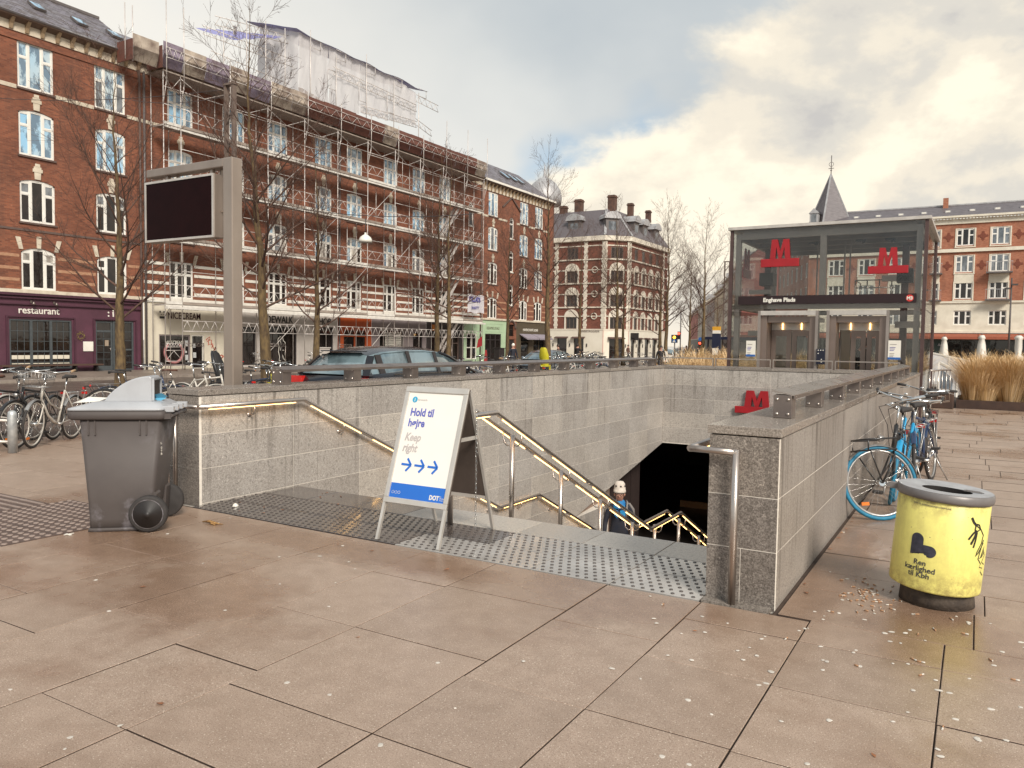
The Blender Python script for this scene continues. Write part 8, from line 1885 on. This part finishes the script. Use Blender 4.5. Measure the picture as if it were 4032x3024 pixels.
near_x = [('black bicycle squeezed between the first two at the left rack', (-12.2, 6.70), HL+.05, 1), ('second cream bicycle deeper in the left rack row', (-12.65, 6.25), HL-.2, 4), ('green grey bicycle behind the galvanised post', (-13.1, 5.8), HL+.1, 2), ('white bicycle at the very left edge', (-13.6, 5.35), HL, 4), ('black bicycle lying low behind the rack row', (-13.0, 8.0), math.radians(40), 1), ('navy bicycle left of the brown saddled one', (-13.6, 8.5), math.radians(60), 11),
 ('black bicycle just left of the tall child seat', (-14.3, 10.9), math.radians(30), 1), ('navy bicycle right of the tall child seat', (-14.7, 12.4), math.radians(0), 11), ('green grey bicycle before the ice cream shop window', (-15.0, 13.9), math.radians(-20), 3), ('black bicycle with a leaning front wheel left of the screen post', (-12.9, 11.4), math.radians(110), 1), ('dark bicycle close behind the screen post', (-12.2, 12.9), math.radians(150), 3), ('black bicycle right of the red framed one', (-12.2, 12.4), math.radians(30), 1), ('navy bicycle before the mossy trunk near the rail end', (-12.6, 14.0), math.radians(-10), 11), ('cream bicycle farther behind the red framed one', (-13.6, 15.2), math.radians(20), 0)]
for lab, (x, y), h_, si in near_x:
    c = copy_thing(made[si], (x, y, 0 if x > -14 else Z0+.1), h_, lab); c.rotation_euler[0] = rr.uniform(-.08, .08)
COLN = ['black', 'cream', 'green grey', 'navy', 'white']
srcs = [made[1], made[0], made[3], made[11], made[7]]
far = []
for k in range(15):    # seen through the wall rail
    t = k/14; far.append((-12.8-rr.uniform(0, 1.2)-t*1.5, 18.6+k*1.15+rr.uniform(-.2, .2), 0, 'standing on the plaza behind the long wall rail'))
for k in range(8): far.append((-31.0+rr.uniform(-.4, .3), 26+k*2.1+rr.uniform(-.5, .5), Z0, 'parked at the kerb in front of the shops'))
for k in range(11): far.append((-30.5+k*.62+rr.uniform(-.1, .1), 62+rr.uniform(-1, 1), Z0, 'in the bicycle crowd before the white shopfront'))
for i, (x, y, z, where) in enumerate(far):
    s = i % 5; g_ = {'s': 'bicycles standing behind the long wall rail', 'p': 'bicycles parked along the shop kerb', 'i': 'bicycles crowded before the corner building'}[where[0]]
    c = copy_thing(srcs[s], (x, y, z), rr.uniform(-.5, .5)+rr.choice((0, math.pi)), '%s bicycle %s' % (COLN[s], where), g_); c.rotation_euler[0] = rr.uniform(-.06, .06)
bike('bicycle with a bright yellow child seat seen over the wall rail', (-13.3, 24.8, 0), math.radians(100), frame=M_BK, child=M_YPL)
# ---------------------------------------------------------------- people
M_SKIN = mat('skin', (.52, .28, .20), .55, c2=(.46, .24, .17), scale=20); M_HAIR = mat('dark_hair', (.03, .02, .016), .6)
def person(label, loc, rz, top, legs, pose='stand', shoes=None, hair=M_HAIR, h=1.76, detail=False, group=None, hood=None, tilt=0.0):
    """local axes: faces -y, x to its left; body is one skinned surface, coloured by region"""
    r = root('person', label, 'person', loc, rz, group=group); s = h/1.76
    ph = {'stand': (0, 0), 'walk': (.26, -.22), 'climb': (.20, -.10), 'ride': (.1, -.1)}[pose]
    V = []; E = []; Rr = []
    def v(x, y, z, a, b=None): V.append((x*s, y*s, z*s)); Rr.append((a*s, (b or a)*s)); return len(V)-1
    pel = v(0, 0, .95, .155, .115); sp1 = v(0, .0, 1.10, .145, .11); sp2 = v(0, .01, 1.28, .165, .12); nk = v(0, .01, 1.44, .085, .085); n2 = v(0, -.01, 1.52, .052); hd = v(0, -.025-tilt*.05, 1.62, .082, .092); h2 = v(0, -.02-tilt*.09, 1.70, .070, .085)
    for a, b in ((pel, sp1), (sp1, sp2), (sp2, nk), (nk, n2), (n2, hd), (hd, h2)): E.append((a, b))
    hands = []
    for sx, f in ((-1, ph[0]), (1, ph[1])):
        hp = v(sx*.10, 0, .88, .098); kz = .50+(.10 if pose == 'climb' and f > 0 else 0); kn = v(sx*.10, -f*.75-.02, kz, .066); an = v(sx*.10, -f*1.0+(.10 if f < 0 else .0), .10+(.16 if pose == 'climb' and f > 0 else 0)+(.05 if f < 0 and pose != 'stand' else 0), .045); to = v(sx*.11, -f*1.0-.14+(.10 if f < 0 else 0), .045+(.16 if pose == 'climb' and f > 0 else 0), .038, .045)
        E.extend([(pel, hp), (hp, kn), (kn, an), (an, to)])
        sh = v(sx*.185, .01, 1.40, .068); fw = {'stand': 0, 'walk': -f*.7, 'climb': .12, 'ride': .35}[pose]
        if pose == 'ride' or (label.startswith('man') and sx < 0): el = v(sx*.24, -.16, 1.17, .046); wr = v(sx*.14, -.36, 1.20, .030); hn = v(sx*.10, -.43, 1.24, .024, .038)
        else: el = v(sx*.245, -fw*.25+.03, 1.13, .048); wr = v(sx*.26, -fw*.7-.02, .90, .031); hn = v(sx*.255, -fw*.8-.03, .81, .022, .040)
        E.extend([(nk, sh), (sh, el), (el, wr), (wr, hn)]); hands.append((el, wr, hn, sx))
        if detail:
            b = Vector(V[hn]); d = (b-Vector(V[wr])).normalized()
            for q, L in ((-.028, .072), (-.010, .085), (.010, .080), (.027, .062)):
                a1 = v(0, 0, 0, .0095); V[a1] = tuple(b+Vector((0, q, 0))+d*.035); a2 = v(0, 0, 0, .0085); V[a2] = tuple(b+Vector((-sx*.006, q*1.1, 0))+d*(.035+L*.55)); a3 = v(0, 0, 0, .007); V[a3] = tuple(b+Vector((-sx*.018, q*1.1, 0))+d*(.035+L)); E.extend([(hn, a1), (a1, a2), (a2, a3)])
            a1 = v(0, 0, 0, .011); V[a1] = tuple(b+Vector((-sx*.012, -.040, 0))+d*.0); a2 = v(0, 0, 0, .009); V[a2] = tuple(b+Vector((-sx*.02, -.058, 0))+d*.04); E.extend([(hn, a1), (a1, a2)])
    me = bpy.data.meshes.new('skeleton'); me.from_pydata(V, E, []); o = bpy.data.objects.new('skeleton', me); COL.objects.link(o)
    o.modifiers.new('skin', 'SKIN'); me.skin_vertices[0].data[0].use_root = True
    for i, (a, b) in enumerate(Rr): me.skin_vertices[0].data[i].radius = (a, b)
    sub = o.modifiers.new('sub', 'SUBSURF'); sub.levels = sub.render_levels = 2 if detail else 1
    bm_ = bpy.data.meshes.new_from_object(o.evaluated_get(bpy.context.evaluated_depsgraph_get())); bpy.data.objects.remove(o)
    bm_.materials.clear(); 
    for m in (top, legs, M_SKIN, shoes or M_BLKP): bm_.materials.append(m)
    hw_ = [(Vector(V[w]), Vector(V[hn])) for (_, w, hn, _) in hands]
    for p in bm_.polygons:
        c = p.center; z = c.z/s; k = 0
        if z > 1.475: k = 2
        elif any((c-b).length < .13*s and (c-a).dot((b-a).normalized()) > 0.0 for a, b in hw_): k = 2
        elif z < .11 or (pose == 'climb' and z < .24): k = 3
        elif z < .86 and abs(c.x) < .19*s: k = 1
        p.material_index = k; p.use_smooth = True
    bd = inst('body', bm_, r)
    H = Vector((0, (-.022-tilt*.07)*s, 1.655*s))
    if hair: part('hair', MB().lathe([(.0, .125), (.055, .11), (.088, .06), (.096, .0), (.088, -.06), (.06, -.08)], H+Vector((0, .022, .005)), 14), hood or hair, r, local=True)
    # face: nose, eyes, mouth, ears
    part('nose', MB().lathe([(0, .026), (.009, .012), (.016, -.012), (.0, -.018)], H+Vector((0, -.098, -.022)), 8), M_SKIN, r, local=True)
    if detail or h > 0:
        for sx in (-1, 1):
            part('eye', MB().lathe([(0, -.009), (.011, 0), (0, .009)], H+Vector((sx*.032, -.087, .008)), 8), M_DARK, r, local=True); part('ear', MB().lathe([(0, -.03), (.012, -.01), (.014, .014), (0, .03)], H+Vector((sx*.086, .005, -.01)), 8), M_SKIN, r, local=True)
        part('mouth', MB().box(-.024, .024, -.094, -.086, -.003, .003).xf(Matrix.Translation(H+Vector((0, 0, -.062)))), mat_mouth, r, local=True)
    return r, H, s
mat_mouth = mat('lips', (.30, .10, .08), .6)
M_JNAV = mat('navy_jacket', (.010, .013, .026), .8, c2=(.02, .02, .028), scale=8); M_JBLK = mat('black_coat', (.018, .015, .016), .8); M_JBRN = mat('brown_coat', (.12, .06, .04), .8); M_TROU = mat('dark_trousers', (.014, .014, .02), .8); M_JGRY = mat('grey_coat', (.16, .14, .13), .8)
M_SCARF = mat('bright_blue_fabric', (.02, .26, .52), .75, c2=(.01, .10, .34), scale=16); M_WOOL = mat('cream_wool', (.70, .63, .55), .9, c2=(.58, .50, .43), scale=30, bump=.5, bscale=120); M_WOOLD = mat('dark_wool', (.07, .05, .05), .9); M_GREYF = mat('grey_panel_fabric', (.24, .215, .20), .8)
py_ = 12.72; pz_ = [s[2] for s in STEPS if s[0] <= py_ < s[1]][0]
hp, H, s = person('person in a cream knitted hat and glasses climbing the stairs, navy jacket with bright blue', (-5.32, py_, pz_), math.radians(22), M_JNAV, M_TROU, 'climb', h=1.74, detail=True, hair=None, tilt=.9)
H = H+Vector((0, .0, .0))
hat = part('knitted_hat', MB().lathe([(.100, .0), (.108, .010), (.108, .042), (.101, .048), (.099, .10), (.088, .160), (.060, .195), (.0, .205)], H+Vector((0, .014, .028)), 24), M_WOOL, hp, local=True)
g = MB()
for k in range(7):
    a = 2*math.pi*k/7+.2; c = H+Vector((0, .014, .150))+Vector((math.sin(a)*.097, -math.cos(a)*.097, 0)); t = Vector((math.cos(a), math.sin(a), 0)); n_ = Vector((math.sin(a), -math.cos(a), 0))
    for q in range(4): w = math.pi*q/4; d = t*math.cos(w)*.018+Vector((0, 0, math.sin(w)*.018)); g.beam(c-d+n_*.003, c+d+n_*.003, .008, .004)
part('star_pattern', g, M_WOOLD, hat, local=True, kind='stuff')
g = MB()
for sx in (-1, 1): g.torus(H+Vector((sx*.033, -.107, .003)), .024, .003, 'y', 14, 4).tube(H+Vector((sx*.058, -.105, .005)), H+Vector((sx*.088, .0, .01)), .003, 4)
g.tube(H+Vector((-.01, -.108, .006)), H+Vector((.01, -.108, .006)), .003, 4); part('glasses', g, M_BLKP, hp, local=True)
part('scarf', MB().lathe([(.072, 1.555), (.098, 1.53), (.118, 1.47), (.135, 1.425), (.11, 1.40)], (0, -.002, -.035), 18), M_SCARF, hp, local=True)
part('jacket_front', MB().add([(-.085, -.150, 1.38), (-.012, -.165, 1.36), (-.03, -.160, 1.22), (-.09, -.148, 1.28)], [(0, 1, 2, 3), (3, 2, 1, 0)]).add([(.012, -.165, 1.36), (.10, -.150, 1.38), (.13, -.135, 1.24), (.05, -.158, 1.20)], [(0, 1, 2, 3), (3, 2, 1, 0)]), M_SCARF, hp, local=True)
for sx in (-1, 1): part('shoulder_panel', MB().path([(sx*.10, -.02, 1.475), (sx*.175, -.015, 1.455), (sx*.235, -.01, 1.36), (sx*.262, .0, 1.24)], .03, 8, radii=[.012, .022, .030, .018]), M_GREYF, hp, local=True)
part('backpack_strap', MB().path([(.12, .09, 1.49), (.135, -.05, 1.50), (.13, -.13, 1.40), (.125, -.15, 1.25)], .016, 6), M_GREYF, hp, local=True)
person('man in a dark jacket looking down inside the right hand lift', (-2.32, 19.75, .04), math.radians(62), M_JBLK, M_TROU, 'stand', h=1.78, tilt=1.0)
person('second person half hidden deeper in the lift, in a tan coat', (-1.92, 20.3, .04), math.radians(-70), mat('tan_coat', (.36, .19, .10), .8), M_TROU, 'stand', h=1.7)
person('pedestrian in a white hood and dark jacket by the arched door', (-22.9, 38.6, Z0), math.radians(60), M_JNAV, M_TROU, 'walk', hood=M_WHITE)
person('pedestrian with a dark knit cap and brown coat behind the blue grey car', (-22.9, 44.2, Z0), math.radians(-50), M_JBRN, M_TROU, 'walk')
cyc = (-22.7, 46.6); person('cyclist in a black jacket in front of the white shopfront', (cyc[0], cyc[1], Z0+.05), math.radians(170), M_JBLK, M_JBLK, 'ride')
c = copy_thing(made[1], (cyc[0]+.05, cyc[1]-.45, Z0), math.radians(85), 'black bicycle ridden by the cyclist before the white shopfront')
PPL = [((-16.0, 44.0), 30, M_JBLK, 'person in a long black coat near the tree right of the corner building'), ((-31, 75.5), 80, M_JBRN, 'distant walker in brown beside the white van'), ((-24.6, 74.8), 20, M_JGRY, 'distant walker in a grey coat crossing toward the bus stop'), ((-26.1, 80.5), -60, M_JBLK, 'distant walker in black behind the traffic light'), ((-22.6, 72.2), 120, M_JNAV, 'distant walker in navy next to the round blue sign'), ((-14.9, 54.5), 10, M_JGRY, 'person in grey waiting in the bus shelter'), ((-21.6, 82.0), 200, M_JBRN, 'farthest walker in brown at the side street mouth')]
for (x, y), a, m, lab in PPL: person(lab, (x, y, Z0), math.radians(a), m, M_TROU, 'walk' if a != 10 else 'stand')
# ---------------------------------------------------------------- litter on the ground
rr = random.Random(77)
M_GUM = mat('old_chewing_gum', (.62, .57, .50), .7, c2=(.54, .49, .43), scale=30, var=.12)
def gumspot(seed):
    q = random.Random(seed); n = 9; g = MB(); P = [(1+q.uniform(-.22, .22)) for _ in range(n)]; V = [(.012*P[k]*math.cos(2*math.pi*k/n), .012*P[k]*math.sin(2*math.pi*k/n), .0) for k in range(n)]+[(.008*P[k]*math.cos(2*math.pi*k/n), .008*P[k]*math.sin(2*math.pi*k/n), .0018) for k in range(n)]
    g.add(V, [(k, (k+1) % n, n+(k+1) % n, n+k) for k in range(n)]+[tuple(range(n, 2*n))]); return g.mesh('gum_spot', M_GUM)
GS = [gumspot(k) for k in range(4)]
gm = tag(bpy.data.objects.new('gum_spots', None), 'many small pale flattened gum spots scattered over the paving', 'gum spots'); COL.objects.link(gm)
def inpit(x, y): return -6.9 < x < -.95 and y > 4.7
spots = [(-3.05, 1.72), (-2.98, 1.66), (-2.25, 3.1), (-1.9, 2.75), (-.93, 3.3), (-1.35, 4.15), (-.35, 2.75), (-.5, 3.1), (.05, 3.35), (-1.9, 3.35)]
while len(spots) < 250:
    x, y = (rr.uniform(-9, 2.5), rr.uniform(1.2, 9)) if rr.random() < .6 else (rr.gauss(-.1, .75), rr.gauss(4.3, .8))
    if not inpit(x, y): spots.append((x, y))
for (x, y) in spots:
    k = rr.uniform(.55, 1.25); inst('gum_spot', rr.choice(GS), gm, (x, y, .0012), (0, 0, rr.uniform(0, 6)), (k*rr.uniform(.8, 1.4), k, 1))
# cigarette ends: tan filter and white paper
M_FILT = mat('tan_filter', (.40, .22, .12), .8, c2=(.40, .22, .12), scale=40); M_PAP = mat('cigarette_paper', (.72, .66, .58), .8)
bt = MB().tube((-.009, 0, 0), (.007, 0, 0), .0040, 7, m=0).tube((.007, 0, 0), (.020, 0, 0), .0038, 7, m=1).mesh('cigarette_end', [M_FILT, M_PAP]); bt2 = MB().tube((-.010, 0, 0), (.008, 0, 0), .0042, 7, m=0).tube((.008, 0, 0), (.011, 0, 0), .0036, 7, m=1).mesh('cigarette_end', [M_FILT, M_PAP])
be_ = tag(bpy.data.objects.new('cigarette_ends', None), 'loose scatter of cigarette ends beside the yellow bin and along the right wall', 'cigarette ends'); COL.objects.link(be_)
for k in range(165):
    if k < 55: x, y = rr.gauss(-.52, .11), rr.gauss(5.42, .19)
    elif k < 145: y = 4.95+rr.random()**1.3*4.5; x = RX1+.012+abs(rr.gauss(0, .018))
    else: x, y = rr.gauss(-.2, .55), rr.gauss(4.85, .5)
    if inpit(x, y) or math.hypot(x+.165, y-5.6) < .225: continue
    inst('cigarette_end', bt if rr.random() < .6 else bt2, be_, (x, y, .0045), (rr.uniform(0, 6), rr.uniform(-.05, .05), rr.uniform(0, 6.28)), (1.3, 1.0, 1.0))
M_LEAF = mat('dead_leaf', (.30, .12, .05), .8, c2=(.20, .08, .035), scale=30, var=.3)
lf_ = tag(bpy.data.objects.new('dead_leaves', None), 'few small brown leaf scraps lying along the foot of the right wall', 'leaves'); COL.objects.link(lf_)
lm = MB().add([(-.02, 0, .002), (-.005, -.010, .006), (.016, -.004, .003), (.02, .004, .007), (.002, .010, .004)], [(0, 1, 4), (1, 2, 4), (2, 3, 4)]).mesh('leaf', M_LEAF)
for k in range(70):
    if k < 40: y = 4.95+rr.random()*6; x = RX1+.015+abs(rr.gauss(0, .03))
    elif k < 52: x, y = rr.uniform(-6.3, -5.2), rr.uniform(4.8, 6)
    else: x, y = rr.uniform(-5, 2), rr.uniform(1.5, 4.6)
    if k < 52 and k >= 40 or not inpit(x, y): inst('leaf', lm, lf_, (x, y, .001), (0, 0, rr.uniform(0, 6)), [rr.uniform(.6, 1.3)]*3)
tag(part('wooden_spoon', MB().lathe([(0, 0), (.016, 0), (.016, .0025), (0, .003)], (-.43, 2.93, .002), 14).beam((-.42, 2.94, .0035), (-.36, 3.01, .0035), .007, .0025), mat('pale_wood', (.42, .27, .18), .7)), 'small wooden ice cream spoon lying on the paving at the lower right', 'litter')
tag(part('banana_peel', MB().path([(-5.72, 4.40, .01), (-5.66, 4.42, .016), (-5.58, 4.42, .01), (-5.50, 4.44, .006)], .01, 6, radii=[.004, .013, .012, .003]).path([(-5.66, 4.42, .014), (-5.60, 4.40, .008), (-5.54, 4.39, .004)], .01, 5, radii=[.010, .008, .003]), mat('peel', (.46, .26, .09), .7, c2=(.12, .06, .03), scale=40)), 'dried banana peel lying between the wheeled bin and the sign', 'litter')
tag(part('tissue', MB().lathe([(0, 0), (.03, .003), (.022, .02), (.008, .03), (0, .026)], (-6.02, 5.0, .001), 7, sm=False), M_WHITE), 'crumpled white tissue at the left end of the dark landing', 'litter')
tag(part('tissue', MB().box(-6.27, -6.20, 3.52, 3.54, .001, .006).box(-6.235, -6.225, 3.49, 3.57, .006, .010), M_WHITE), 'twisted scrap of white paper in front of the wheeled bin', 'litter')
